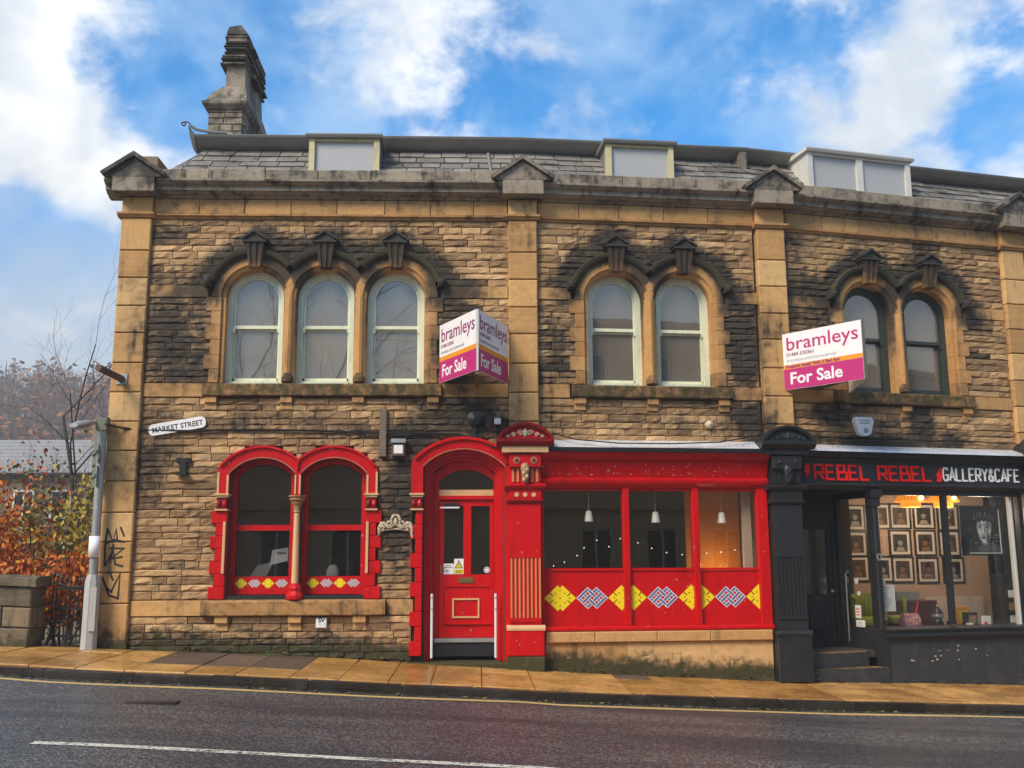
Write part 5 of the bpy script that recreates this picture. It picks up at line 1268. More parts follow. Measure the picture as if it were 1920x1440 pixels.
prn('printed_shadow', 4, BLACKP, [(.31, .595), (.37, .625), (.43, .61), (.42, .59), (.36, .60)], [(.51, .60), (.58, .64), (.67, .62), (.66, .60), (.58, .615)], [(.34, .565), (.38, .585), (.42, .57), (.38, .55)], [(.54, .57), (.59, .595), (.64, .575), (.59, .555)], [(.43, .425), (.47, .415), (.52, .425), (.48, .40)], [(.40, .345), (.45, .36), (.48, .352), (.52, .36), (.57, .345), (.50, .315), (.46, .315)], [(.60, .44), (.66, .34), (.60, .24), (.57, .20), (.59, .32)], [(.50, .56), (.52, .55), (.525, .46), (.51, .47)])
prn('printed_hair', 5, BLACKP, [(.25, .62), (.13, .82), (.17, .94), (.27, .91), (.34, .985), (.47, .955), (.60, .985), (.70, .93), (.83, .90), (.86, .72), (.80, .56), (.76, .64), (.72, .72), (.64, .68), (.60, .74), (.50, .69), (.45, .75), (.39, .66), (.34, .73), (.29, .66)])
prn('printed_strand', 6, lg, *[[(x, y), (x + .012, y + .01), (x + dx + .01, y + dy), (x + dx, y + dy)] for x, y, dx, dy in ((.22, .74, -.03, .13), (.28, .76, .02, .15), (.36, .77, .03, .15), (.43, .79, -.03, .14), (.52, .77, .05, .15), (.60, .79, -.02, .13), (.66, .76, .06, .12), (.73, .74, .07, .10), (.78, .68, .05, .10))])
prn('printed_collar', 7, dk, [(.24, .02), (.33, .15), (.46, .10), (.60, .13), (.74, .26), (.93, .13), (.97, .02)])
sp = MB()
for _ in range(26):
    x, y = (rr(.02, .22), rr(.05, .5)) if R() < .5 else (rr(.82, .97), rr(.05, .5)); s = rr(.006, .02); sp.prism(T([(x - s, y), (x, y - s), (x + s, y), (x, y + s)]), du - .003, du - .001)
obj('printed_speck', sp, lg, t, 2)
# two woven orange lamps, lit
for x, d, lab in ((1707, 1.0, 'glowing orange woven lamp at left under the ceiling of the cafe'), (1768, 1.25, 'glowing orange woven lamp behind the window mullion of the cafe')):
    u, z = px(2, x, 938, -d)
    t = thing('woven_lamp', lab, 'lamp', (u, d, z - .1), 2, 'lit orange lamps in the cafe')
    n = 28
    up = MB().lathe(u, d, [(.27 + .0, z - .03), (.275, z - .028), (.20, z + .10), (.195, z + .10)], n); lo = MB().lathe(u, d, [(.155, z - .12), (.16, z - .118), (.16, z - .034), (.155, z - .034)], n)
    obj('lamp_shade', up, GLOWO, t, 2); obj('lower_shade', lo, GLOWO, t, 2)
    fr_ = MB()
    for i in range(n):
        a = 2 * pi * (i + .5) / n; fr_.tube([(u + .272 * cos(a), d + .272 * sin(a), z - .035), (u + .2 * cos(a), d + .2 * sin(a), z + .10)], .006, 4)
    obj('rattan_strip', fr_, GOLD, t, 2)
    obj('bulb', MB().lathe(u, d - .29, [(.01, z - .01), (.028, z + .0), (.034, z + .03), (.02, z + .055)], 10), BULB, t, 2)
    obj('cord', MB().tube([(u, d, z + .1), (u, d, 3.41)], .006, 5), PLASTIC, t, 2)
    point_light('cafe_lamp_or_fill_light', (u, d - .05, z - .22), 2, 14, (1.0, .70, .42), .1)
point_light('cafe_lamp_or_fill_light', (px(2, 1840, 938, -.7)[0], .75, 2.40), 2, 19, (1.0, .82, .62), .15)  # added fill light for the goods near the glass, no lamp hangs here

obj('plain_boarding', MB().box(5.03, 7.45, -.08, .02, -.5, .5).box(5.03, 7.45, -.04, .02, .502, 2.73).box(5.03, 7.45, -.10, .02, 2.732, 3.334), BLACKW, cafe, 2)
# goods in the window
zb = .605
def wx(x, d): return px(2, x, 1150, -d)[0]
u = wx(1705, .3)
t = thing('patterned_bag', 'colourful pink and orange patterned bag in the cafe window', 'bag', (u, .3, zb), 2)
def patchy(name, cs):
    m, nt = base_mat(name); p = P(nt); v = N(nt, 'TexVoronoi', {'Scale': 42.0}); nt.links.new(p, v.inputs['Vector'])
    f = N(nt, 'SeparateColor', {0: v.outputs['Color']}).outputs[0]; a = mixc(nt, ramp(nt, f, .2, .4), cs[0], cs[1]); a = mixc(nt, ramp(nt, f, .5, .65), a, cs[2]); a = mixc(nt, ramp(nt, f, .8, .9), a, cs[3])
    finish(nt, N(nt, 'BsdfPrincipled', {'Base Color': a, 'Roughness': .8}).outputs[0]); return m
BAGM = patchy('multicolour_cloth', ((.55, .10, .25), (.70, .40, .12), (.30, .12, .35), (.75, .62, .4)))
obj('body', loft([[(u - .13, .22, zb), (u + .13, .22, zb), (u + .13, .38, zb), (u - .13, .38, zb)], [(u - .145, .21, zb + .1), (u + .145, .21, zb + .1), (u + .145, .39, zb + .1), (u - .145, .39, zb + .1)], [(u - .13, .25, zb + .22), (u + .13, .25, zb + .22), (u + .13, .35, zb + .22), (u - .13, .35, zb + .22)]]), BAGM, t, 2, smooth=50)
obj('handle', MB().tube([(u + .1, .28, zb + .22), (u + .13, .28, zb + .30), (u + .17, .3, zb + .40)], .012, 6), SIGNRED, t, 2)
u = wx(1758, .32)
t = thing('glass_teapot', 'dark coffee maker with chrome bands beside the patterned bag', 'coffee maker', (u, .32, zb), 2)
obj('body', MB().lathe(u, .32, [(.085, zb), (.095, zb + .03), (.06, zb + .12), (.07, zb + .13), (.085, zb + .22), (.05, zb + .28), (.03, zb + .31)], 16), PFR, t, 2, smooth=40)
obj('band', MB().lathe(u, .32, [(.088, zb + .15), (.092, zb + .16), (.092, zb + .19), (.088, zb + .2)], 16), STEEL, t, 2, smooth=40)
obj('knob', MB().lathe(u, .32, [(.01, zb + .31), (.022, zb + .325), (.01, zb + .345)], 10), STEEL, t, 2)
def carton(x, d, w, dp, h, m, lab, face=None, cat='box'):
    u = wx(x, d); t = thing('carton', lab, cat, (u, d, zb), 2)
    obj('body', MB().cbox(u - w / 2, u + w / 2, d - dp / 2, d + dp / 2, zb, zb + h, .004), m, t, 2)
    if face: obj('label_panel', MB().box(u - w * .36, u + w * .36, d - dp / 2 - .002, d - dp / 2 - .0005, zb + h * .2, zb + h * .8), face, t, 2)
    return t
carton(1818, .30, .19, .12, .22, PFR, 'black carton with an orange panel in the cafe window', GOLD)
carton(1802, .5, .24, .1, .30, ORANGEP, 'tall orange box behind the black carton in the cafe window', YELLOW)
carton(1848, .25, .15, .05, .16, WHITEB, 'white card box with a small red mark in the cafe window', None)
u = wx(1848, .25); 
t = carton(1783, .28, .12, .1, .09, PFR, 'small dark tin beside the window mullion of the cafe', OFFW, 'tin')
carton(1817, .18, .10, .06, .06, PAPER, 'small cream packet in front of the black carton in the cafe window', None, 'packet')
red_mark = obj('red_mark', MB().box(wx(1845, .25) - .03, wx(1845, .25) + .03, .2215, .2235, zb + .03, zb + .07), SIGNRED, [o for o in bpy.data.objects if o.get('label', '').startswith('white card box')][0], 2)
u = wx(1896, .35)
t = thing('card_rack', 'tall black card rack at the right edge of the cafe window', 'rack', (u, .35, zb), 2)
obj('back', MB().box(u - .12, u + .12, .36, .40, zb, zb + .62), PFR, t, 2)
for i in range(3):
    obj('shelf', MB().box(u - .12, u + .12, .25, .36, zb + .02 + i * .2, zb + .04 + i * .2), PFR, t, 2); obj('card', MB().box(u - .06, u + .06, .30, .31, zb + .045 + i * .2, zb + .16 + i * .2), (OFFW, GOLD, OFFW)[i], t, 2)
u = wx(1665, .16)
t = thing('menu_sheet', 'long white menu sheet stuck inside the cafe window beside the column', 'menu', (u, .04, 1.0), 2)
a, z1_ = px(2, 1652, 1097, -.04); e, z0_ = px(2, 1680, 1146, -.04)
obj('sheet', MB().box(a, e, .036, .039, z0_, z1_), PAPER, t, 2)
mt = MB()
for k in range(9): mt.box(a + .03, a + .03 + rr(.06, .15), .0335, .0358, z1_ - .04 - k * .038, z1_ - .03 - k * .038)
obj('lettering', mt, GREYP, t, 2)
obj('top_card', MB().box(a, a + .08, .036, .039, z1_ + .01, z1_ + .07), PAPER, t, 2)
# chairs, radiator at the back
OLIVE = mat('olive_green_fabric', (.26, .28, .03), .8, bs=.3, bsc=60)
for x, d, lab in ((1630, .95, 'olive green tub chair behind the angled cafe window'), (1668, 1.3, 'olive green tub chair behind the corner column of the cafe')):
    u = wx(x, d); t = thing('tub_chair', lab, 'chair', (u, d, .3), 2, 'olive tub chairs in the cafe')
    pr = [(u + .30 * cos(a), d + .28 * sin(a)) for a in [pi * i / 12 for i in range(-1, 14)]]
    bk = MB(); 
    for i in range(len(pr) - 1):
        p, q = pr[i], pr[i + 1]
        bk.add([(p[0], p[1], .62), (q[0], q[1], .62), (q[0], q[1], 1.02 + .1 * sin(pi * i / 14)), (p[0], p[1], 1.02 + .1 * sin(pi * i / 14))], [(0, 1, 2, 3)])
    o = obj('backrest', bk, OLIVE, t, 2, smooth=60, fix=False); md = o.modifiers.new('s', 'SOLIDIFY'); md.thickness = .05
    obj('seat', MB().lathe(u, d, [(.26, .62), (.28, .66), (.28, .72), (.25, .75)], 16), OLIVE, t, 2, smooth=40)
    for sx, sy in ((-1, -1), (1, -1), (-1, 1), (1, 1)): obj('leg', MB().tube([(u + sx * .2, d + sy * .2, .302), (u + sx * .17, d + sy * .17, .62)], .02, 6), BARK, t, 2)
u = wx(1800, 2.1)
t = thing('radiator', 'white panel radiator below the framed pictures', 'radiator', (u, GD - .08, .4), 2)
obj('panel', MB().box(u - .62, u + .62, GD - .08, GD - .03, .5, 1.0), OFFW, t, 2)
rb = MB()
for i in range(24): rb.box(u - .6 + i * .05, u - .58 + i * .05, GD - .092, GD - .079, .53, .97)
obj('rib', rb, OFFW, t, 2)
u = wx(1690, 1.4); t = thing('cafe_counter', 'dark counter with a glass box, behind the patterned bag', 'counter', (u, 1.5, .3), 2)
obj('body', MB().cbox(u - .55, u + .65, 1.3, 1.7, .302, .98, .01), mat('maroon_counter', (.09, .02, .03), .6), t, 2)
obj('glass_box', MB().box(u - .1, u + .35, 1.35, 1.65, .99, 1.13), mat('pale_green_glass', (.30, .38, .34), .3), t, 2)
# stickers on the return light
for nm, sx_, z, w, h, lab in (('round_sticker', .42, 1.33, .09, .09, 'round cream sticker topmost on the angled cafe window'), ('round_sticker', .46, 1.14, .07, .07, 'small pale round sticker in the middle of the angled cafe window'), ('paper_poster', .42, .86, .13, .2, 'cream and red leaflet low on the angled cafe window'), ('white_sticker', .46, .68, .2, .10, 'wide white sticker at the bottom of the angled cafe window'), ('black_sticker', .2, 1.35, .12, .18, 'black and white square sticker on the angled cafe window')):
    o = obj(nm, slant(MB(), sx_ - w / 2, sx_ + w / 2, -.006, -.003, z - h / 2, z + h / 2) if nm != 'round_sticker' else MB().add([((A_ + dv * (sx_ + w / 2 * cos(q * pi / 7)) - nv * e).x, (A_ + dv * (sx_ + w / 2 * cos(q * pi / 7)) - nv * e).y, z + h / 2 * sin(q * pi / 7)) for e in (.006, .003) for q in range(14)], [tuple(range(14)), tuple(range(27, 13, -1))] + [(q, (q + 1) % 14, 14 + (q + 1) % 14, 14 + q) for q in range(14)]), {'black_sticker': PFR}.get(nm, OFFW), None, 2, label=lab, cat='sticker')
    mk = MB()
    for k in range(3): slant(mk, sx_ - w * .3, sx_ + w * .3, -.0085, -.0065, z - h * .28 + k * h * .22, z - h * .2 + k * h * .22)
    obj('lettering', mk, SIGNRED if 'leaflet' in lab else (OFFW if nm == 'black_sticker' else GREYP), o, 2)

# ------------------------------------------------------------------ for sale boards
def sale_face(par, p0, p1, z0, z1, big, extra):
    """printed face of a board between two plan points (u, d); p0 is the left end as read"""
    p0, p1 = Vector(p0), Vector(p1); t = (p1 - p0); L = t.length; t.normalize(); n = Vector((t.y, -t.x)); H = z1 - z0
    def bx(s0, s1, t0, t1, za, zb_):
        c = [p0 + t * s + n * q for s, q in ((s0, t0), (s1, t0), (s1, t1), (s0, t1))]
        return MB().add([(c_.x, c_.y, z) for z in (za, zb_) for c_ in c], [(0, 1, 2, 3), (4, 7, 6, 5), (0, 4, 5, 1), (1, 5, 6, 2), (2, 6, 7, 3), (3, 7, 4, 0)])
    pn = obj('panel', bx(0, L, -.012, 0, z0, z1), WHITEB, par, big)
    obj('magenta_field', bx(.002, L - .002, .0002, .0012, z0 + .003, z0 + H * .36), MAGENTA, pn, big)
    obj('orange_stripe', bx(.002, L - .002, .0002, .0012, z0 + H * .362, z0 + H * .44), ORANGEP, pn, big)
    M = BAY[big] @ Matrix(((t.x, 0, n.x, 0), (t.y, 0, n.y, 0), (0, 1, 0, 0), (0, 0, 0, 1)))
    def put(nm, body, m, s, z, size, bold, sx=1.0):
        o = p0 + t * s + n * .0022
        return text(nm, body, m, pn, BAY[big] @ Matrix.Translation((o.x, o.y, z)) @ Matrix(((t.x, 0, n.x, 0), (t.y, 0, n.y, 0), (0, 1, 0, 0), (0, 0, 0, 1))), size, bold, .0006, sx=sx)
    k = L / 1.22
    put('lettering', 'bramleys', PURPLE if not extra else MAGENTA, .05 * k, z0 + H * .695, H * .335, .002, k * 1.06)
    put('lettering', '01484 530361', PURPLE, .055 * k, z0 + H * .585, H * .088, .001, k)
    put('lettering', 'bramleys.com/commercial', GREYP, .055 * k, z0 + H * .485, H * .088, .0, k * .95)
    if extra: put('lettering', 'Freehold Retail With 2 Bed Apt.', PURPLE, .04 * k, z0 + H * .378, H * .075, .003, k * .98)
    put('lettering', 'For Sale', WHITEB, .09 * k, z0 + H * .095, H * .285, .006, k * 1.0)
t = thing('for_sale_board', 'V shaped double for sale board', 'sign', (5.365, -.6, 4.2), 0)
t['label'] = 'V shaped double for sale board between the triple window and the stone pilaster'
sale_face(t, (4.80, -.12), (5.352, -1.16), 4.272, 5.15, 0, False)
sale_face(t, (5.378, -1.16), (5.822, -.10), 4.272, 5.15, 0, False)
obj('post', MB().box(5.34, 5.39, -1.14, -1.09, 4.22, 5.15), WOOD, t, 0)
obj('stay', MB().tube([(5.36, -1.1, 4.25), (5.36, .0, 4.25)], .025, 5).tube([(5.36, -1.1, 5.0), (5.36, .0, 5.0)], .025, 5), WOOD, t, 0)
t = thing('for_sale_board', 'single slanting for sale board in white and magenta, in front of the cafe upstairs window', 'sign', (.5, -.7, 4.2), 2)
sale_face(t, (.16, -.12), (.775, -1.29), 4.235, 5.115, 2, True)
obj('edge_board', MB().box(.785, .83, -1.29, -1.24, 4.235, 5.115), WOOD, t, 2)
obj('back_panel', MB().add([(.835, -1.25, 4.24), (1.30, -.12, 4.24), (1.30, -.12, 5.1), (.835, -1.25, 5.1), (.82, -1.24, 4.24), (1.285, -.12, 4.24), (1.285, -.12, 5.1), (.82, -1.24, 5.1)], [(0, 1, 2, 3), (7, 6, 5, 4), (0, 4, 5, 1), (1, 5, 6, 2), (2, 6, 7, 3), (3, 7, 4, 0)]), WHITEB, t, 2)
obj('stay', MB().tube([(.8, -1.2, 4.3), (.8, .0, 4.3)], .025, 5).tube([(.8, -1.2, 5.0), (.8, .0, 5.0)], .025, 5), WOOD, t, 2)

# ------------------------------------------------------------------ small things on the wall
# street name plate, nailed up on a slant
c0 = Vector(px(0, 279, 808, .05)); c1 = Vector(px(0, 386, 790, .05)); t2 = (c1 - c0).normalized(); n2 = Vector((-t2.y, t2.x)); L = (c1 - c0).length; H = .17
def rrect(L, H, r, k=5):
    q = []
    for cx, cz, a0 in ((L - r, r, -pi / 2), (L - r, H - r, 0), (r, H - r, pi / 2), (r, r, pi)): q += [(cx + r * cos(a0 + pi / 2 * i / k), cz + r * sin(a0 + pi / 2 * i / k)) for i in range(k + 1)]
    return q
o2 = c0 - n2 * H * .5
tr = lambda q, g=0: [tuple(o2 + t2 * (g + x) + n2 * (g + y)) for x, y in q]
sp_ = obj('street_name_sign', MB().prism(tr(rrect(L, H, .07)), -.062, -.05), WHITEB, None, 0, label='white street name plate with rounded ends nailed aslant on the left of the wall', cat='sign')
ang = math.atan2(t2.y, t2.x)
q = o2 + t2 * .05 + n2 * .043
text('lettering', 'MARKET STREET', BLACKP, sp_, BAY[0] @ Matrix.Translation((q.x, -.0635, q.y)) @ UPRIGHT @ Matrix.Rotation(ang, 4, 'Z'), .108, .002, .0006, sx=.94)
# iron wall bracket
u, z = px(0, 343, 870, .06)
br = thing('iron_bracket', 'soot black iron bracket fixed to the stones left of the red arched window', 'bracket', (u, -.06, z - .15), 0)
obj('plate', MB().box(u - .10, u + .10, -.065, -.0, z + .03, z + .09).box(u - .045, u + .045, -.07, .0, z - .12, z + .03), SOOTY, br, 0)
obj('arm', MB().box(u - .08, u + .08, -.15, -.05, z - .165, z - .12), SOOTY, br, 0)
# pipe stub through the pilaster
u, z = px(0, 229, 711, .09)
pp = thing('pipe_stub', 'rusty round pipe sticking out of the corner pilaster', 'pipe', (u, -.09, z - .06), 0)
obj('wall_plate', MB().cbox(u - .08, u + .08, -.105, -.083, z - .08, z + .08, .004), STEEL, pp, 0)
ue, ze = px(0, 184, 689, .75)
obj('pipe', MB().tube([(u, -.08, z), (ue, -.75, ze)], .052, 12), RUST, pp, 0, smooth=50)
# drain board, lead-coloured
u, z = px(0, 719, 750, .05)
obj('cable_board', MB().box(u - .05, u + .05, -.075, -.01, 3.19, 3.90), WOOD, None, 0, label='weathered vertical wooden board on the wall between the red window and the door', cat='board')
# security light box
u0_, z0_ = px(0, 735, 856, .1); u1_, z1_ = px(0, 760, 825, .1)
lb = thing('flood_light', 'square grey flood light box on the wall above the plaster scroll', 'light', ((u0_ + u1_) / 2, -.05, z0_), 0)
obj('housing', MB().cbox(u0_, u1_, -.16, -.0, z0_, z1_ - .05, .01), RUST, lb, 0)
obj('visor', MB().box(u0_ - .01, u1_ + .01, -.19, -.0, z1_ - .048, z1_ + .01), STEEL, lb, 0)
obj('lens', MB().box(u0_ + .03, u1_ - .03, -.166, -.159, z0_ + .04, z1_ - .08), OFFW, lb, 0)
# hydrant plate
u0_, z0_ = px(0, 592, 1178, .06); u1_, z1_ = px(0, 613, 1158, .06)
hp = obj('valve_plate', MB().cbox(u0_, u1_, -.075, -.02, z0_, z1_, .012), WHITEB, None, 0, label='small white valve plate with black letters under the red window sill', cat='plate')
text('lettering', 'SV', BLACKP, hp, BAY[0] @ Matrix.Translation((u0_ + .035, -.0765, z0_ + .085)) @ UPRIGHT, .085, .003, .0006)
text('lettering', '75  2', GREYP, hp, BAY[0] @ Matrix.Translation((u0_ + .045, -.0765, z0_ + .035)) @ UPRIGHT, .045, .0, .0006)
# plaster scroll ornament
u0_, zz_ = px(0, 708, 1003, .06); u1_, _ = px(0, 775, 1003, .06); c = (u0_ + u1_) / 2; hw = (u1_ - u0_) / 2
so = thing('scroll_ornament', 'cream plaster scroll ornament on the dark wall between red window and red door', 'ornament', (c, -.06, zz_), 0)
mb = MB()
for sg in (-1, 1):
    mb.tube([(c + sg * x * hw, -.075, zz_ + y) for x, y in ((.16, .13), (.34, .10), (.50, .12), (.66, .17), (.80, .165), (.92, .10), (.90, .02), (.97, -.04), (1.02, .0))], [.024, .022, .026, .03, .03, .026, .022, .018, .01], 7)
    mb.tube([(c + sg * (.38 + .16 * (1 - k / 13) * cos(k * .6 + 2.8)) * hw, -.09, zz_ + .17 + .055 * (1 - k / 14) * sin(k * .6 + 2.8)) for k in range(11)], .016, 6)
    mb.tube([(c + sg * (.70 + .12 * (1 - k / 13) * cos(k * .6)) * hw, -.09, zz_ + .09 + .045 * (1 - k / 14) * sin(k * .6)) for k in range(11)], .014, 6)
    mb.tube([(c + sg * x * hw, -.08, zz_ + y) for x, y in ((.02, .29), (.16, .27), (.25, .21), (.20, .14), (.08, .13))], [.016, .022, .022, .02, .014], 6)
obj('scroll', mb, SCROLL, so, 0, smooth=50)
obj('shell', MB().lathe(c, -.075, [(.01, zz_ + .13), (.035, zz_ + .16), (.03, zz_ + .21), (.008, zz_ + .25)], 9, (1, .6)), SCROLL, so, 0, smooth=50)
obj('foot_bar', MB().tube([(c + k / 6 * hw * .82, -.06, zz_ + .085 - .03 * (k / 6) ** 2) for k in range(-6, 7)], .016, 6), SCROLL, so, 0, smooth=50)
# round black fitting, black box and small white box above the red door
u, z = px(0, 889, 785, .12)
rf_ = thing('round_floodlight', 'round black light fitting on the wall above the red door', 'light', (u, -.06, z - .1), 0)
obj('lamp_body', MB().disc(u, z, .105, -.14, -.03, 18, .03), IRON, rf_, 0); obj('bracket', MB().box(u - .03, u + .03, -.10, -.0, z - .26, z - .10).box(u - .02, u + .12, -.07, -.0, z - .28, z - .22), IRON, rf_, 0)
u, z = px(0, 917, 787, .1)
obj('black_junction_box', MB().cbox(u - .055, u + .055, -.12, .0, z - .12, z + .10, .01), IRON, None, 0, label='narrow black box on the wall right of the round light fitting', cat='box')
u, z = px(0, 933, 790, .1)
obj('white_junction_box', MB().cbox(u - .05, u + .05, -.10, .0, z - .04, z + .05, .008), WHITE, None, 0, label='small white box on the wall beside the left side of the pilaster', cat='box')
u, z = px(1, 1330, 796, .05)
obj('vent_cap', MB().disc(u, z, .06, -.07, -.0, 14, .04), SCROLL, None, 1, label='round cream vent cap low on the wall above the red shopfront', cat='vent')
# burglar alarm
u, z = px(2, 1619, 798, .08)
al = thing('alarm_box', 'white shield shaped burglar alarm on the stone wall above the cafe sign', 'alarm', (u, -.05, z - .16), 2)
obj('cover', MB().prism([(u - .14, z + .13), (u - .17, z + .07), (u - .10, z - .13), (u - .04, z - .165), (u + .05, z - .165), (u + .11, z - .13), (u + .17, z + .07), (u + .14, z + .13)], -.11, -.02), WHITEB, al, 2)
obj('badge', MB().disc(u + .02, z - .08, .045, -.114, -.109, 14), GREYP, al, 2)
text('lettering', 'PRIMROSE', GREYP, al, BAY[2] @ Matrix.Translation((u - .1, -.1115, z + .06)) @ UPRIGHT, .04, 0, .0006) if False else obj('lettering', MB().box(u - .09, u + .10, -.1125, -.1095, z + .065, z + .085).box(u - .09, u + .10, -.1125, -.1095, z + .025, z + .045), GREYP, al, 2)
# cables
def cable(name, lab, pts, b, r=.011):
    P_ = []
    for x, y, w in pts: u, z = px(b, x, y, w); P_.append((u, -w, z))
    return obj(name, MB().tube(P_, r, 5), PLASTIC, None, b, label=lab, cat='cable', smooth=50)
cable('wall_cable', 'black cable sagging from the lamp post and running along the stone wall', [(196, 795, .3), (228, 802, .12), (255, 806, .05), (300, 807, .05), (360, 808, .06), (420, 806, .05), (500, 806, .05), (600, 808, .05), (700, 812, .06), (780, 812, .05), (860, 815, .05), (900, 824, .06), (925, 838, .1)], 0, .018)
cable('corner_cable', 'thin black cable dropping down the edge of the corner pilaster', [(262, 806, .05), (254, 850, .05), (252, 900, .04), (246, 1000, .04), (240, 1100, .04), (234, 1205, .04)], 0, .008)
cable('shop_cable', 'black cable drooping over the lead flashing above the red shopfront', [(1035, 812, .06), (1080, 824, .2), (1160, 831, .3), (1260, 832, .3), (1350, 829, .25), (1420, 817, .1)], 1, .010)
cable('cafe_cable', 'black cable lying along the wall above the cafe flashing', [(1535, 818, .06), (1600, 826, .06), (1700, 830, .06), (1800, 826, .06), (1890, 833, .06)], 2, .010)
# graffiti on the corner pilaster
def gp(pts): return [px(0, x, y, .086) for x, y in pts]
gb = MB()
strokes = [[(202, 990), (197, 1022), (196, 1062)], [(202, 992), (212, 1016), (218, 992), (220, 1014)], [(226, 988), (233, 1006)], [(196, 1020), (214, 1012), (233, 1016)], [(197, 1062), (212, 1030), (216, 1058), (231, 1062)], [(205, 1028), (232, 1028), (208, 1048), (230, 1044)], [(192, 1082), (204, 1116), (221, 1122), (225, 1076), (208, 1110), (198, 1100)], [(204, 1070), (212, 1088)], [(213, 1020), (206, 1056)]]
for i, s in enumerate(strokes): gb.ribbon(gp(s), .028, -.0868 - .0004 * i, -.0855)
obj('graffiti', gb, INK, corner, 0)
# ------------------------------------------------------------------ street: road, kerb, pavement of flagstones, markings
def sheet(name, x0, x1, nx, fa, fb, ny, fz, m, kind='structure', thick=0.0):
    v = []; q = []
    for j in range(ny + 1):
        for i in range(nx + 1):
            x = x0 + (x1 - x0) * i / nx; ya, yb = fa(x), fb(x); y = ya + (yb - ya) * j / ny; v.append((x, y, fz(x, y)))
    for j in range(ny):
        for i in range(nx): a = j * (nx + 1) + i; q.append((a, a + 1, a + nx + 2, a + nx + 1))
    return obj(name, MB().add(v, q), m, smooth=60, kind=kind, keep=True)
ZR = lambda x, y: G(x) - .175 + .05 * min(1, max(0, (kerb_y(x) - y) / 4)) 
road = sheet('road', -40, 34, 148, lambda x: -13.2, lambda x: kerb_y(x) + .05, 14, ZR, ASPHALT)
sheet('far_pavement', -40, 34, 60, lambda x: -24, lambda x: -13.2, 2, lambda x, y: ZR(x, y) + .1, PATCH)
pav = sheet('pavement', -30, 30, 120, lambda x: kerb_y(x) + .03, lambda x: fac_y(x) + .12, 2, lambda x, y: G(x) - .115, SOIL)
kb = sheet('kerb', -30, 30, 120, lambda x: kerb_y(x) + .0, lambda x: kerb_y(x) + .15, 1, lambda x, y: G(x) - .13, SOIL)
def slab4(c, z0, h, inset=.005, ch=.008):
    """flat stone with a worn edge from four plan corners; z0(x, y) is the top"""
    cx = sum(p[0] for p in c) / 4; cy = sum(p[1] for p in c) / 4
    def sh(p, k): d = Vector((cx - p[0], cy - p[1])); l = d.length; d = d * (k / l); return p[0] + d.x, p[1] + d.y
    a = [sh(p, inset) for p in c]; t = [sh(p, inset + ch) for p in c]
    v = [(x, y, z0(x, y) - h) for x, y in a] + [(x, y, z0(x, y) - ch) for x, y in a] + [(x, y, z0(x, y)) for x, y in t]
    q = [(8, 9, 10, 11)] + [(i + k, (i + 1) % 4 + k, (i + 1) % 4 + 4 + k, i + 4 + k) for k in (0, 4) for i in range(4)]
    return MB().add(v, q)
x = -12.0; rnd = random.Random(21)
while x < 12:
    l = rnd.uniform(.85, 1.15); x2 = x + l; kd = rnd.uniform(-.008, .008)
    c = [(x, kerb_y(x)), (x2, kerb_y(x2)), (x2, kerb_y(x2) + .15), (x, kerb_y(x) + .15)]
    obj('kerb_stone', slab4(c, lambda X, Y, kd=kd: G(X) - .060 + kd, .16, .003, .02), KERB, kb); x = x2
x = -12.2
while x < 12:
    l = rnd.uniform(.50, .68) if x > -2.2 else rnd.uniform(.5, .85); x2 = x + l; sk = .05 * rnd.uniform(-.5, .5)
    fa, fb = lambda X: kerb_y(X) + .155, lambda X: fac_y(X) - .02
    rows = [(0, 1)] if rnd.random() < .45 else [(0, rnd.uniform(.55, .8))]
    if rows[0][1] < 1: rows.append((rows[0][1], 1))
    if -3.95 < x + l / 2 < -2.35: rows = [(0, .34), (.34, 1)]
    for t0, t1 in rows:
        P2 = lambda X, t: (X, fa(X) + (fb(X) - fa(X)) * t)
        tl = rnd.uniform(-.004, .004); kz = rnd.uniform(-.004, .004)
        m = PATCH if (-3.95 < x + l / 2 < -2.35 and t0 > .3) or (1.9 < x < 3.6 and t0 > .5) else FLAG
        obj('flagstone', slab4([P2(x, t0), P2(x2, t0), P2(x2, t1), P2(x, t1)], lambda X, Y, kz=kz, tl=tl, x0=x: G(X) - .052 + kz + tl * (X - x0) + .04 * (Y - kerb_y(X)) / 2.3, .08, .012, .014), m, pav)
    x = x2
def strip(name, x0, x1, n, f0, f1, m, dz=.004):
    return sheet(name, x0, x1, n, f0, f1, 1, lambda x, y: ZR(x, y) + dz, m)
strip('yellow_line', -30, 25, 110, lambda x: kerb_y(x) - .37 + .012 * sin(x * 2.1), lambda x: kerb_y(x) - .215 + .01 * sin(x * 1.7), LINEY)
strip('white_line', -3.42, .9, 20, lambda x: -6.79, lambda x: -6.67, LINEW)
# iron cover let into the road, leaves and grit in the gutter
dc = obj('drain_cover', MB().box(-3.66, -3.05, -4.28, -4.08, G(-3.3) - .24, G(-3.3) - .142), IRON, None, label='dark iron drain cover let into the wet road', cat='drain cover')
lm = MB(); cl = []
for _ in range(520):
    x = rr(-7, 9); y = kerb_y(x) - abs(random.gauss(0, .06)) - .01 if R() < .75 else fac_y(x) - abs(random.gauss(0, .10)) - .03
    z = (ZR(x, y) if y < kerb_y(x) else G(x) + .02) + .008; s = rr(.012, .034); a = rr(0, 6.28); q = []
    for k in range(4): q.append((x + s * cos(a + k * pi / 2) * (1.5 if k % 2 else .8), y + s * sin(a + k * pi / 2), z + rr(-.004, .014)))
    lm.add(q, [(0, 1, 2, 3)]); t = R(); cl += [(t, t, t)] * 4
obj('leaf_litter', lm, LEAF_OLV, None, fix=False, colors=cl, kind='stuff')
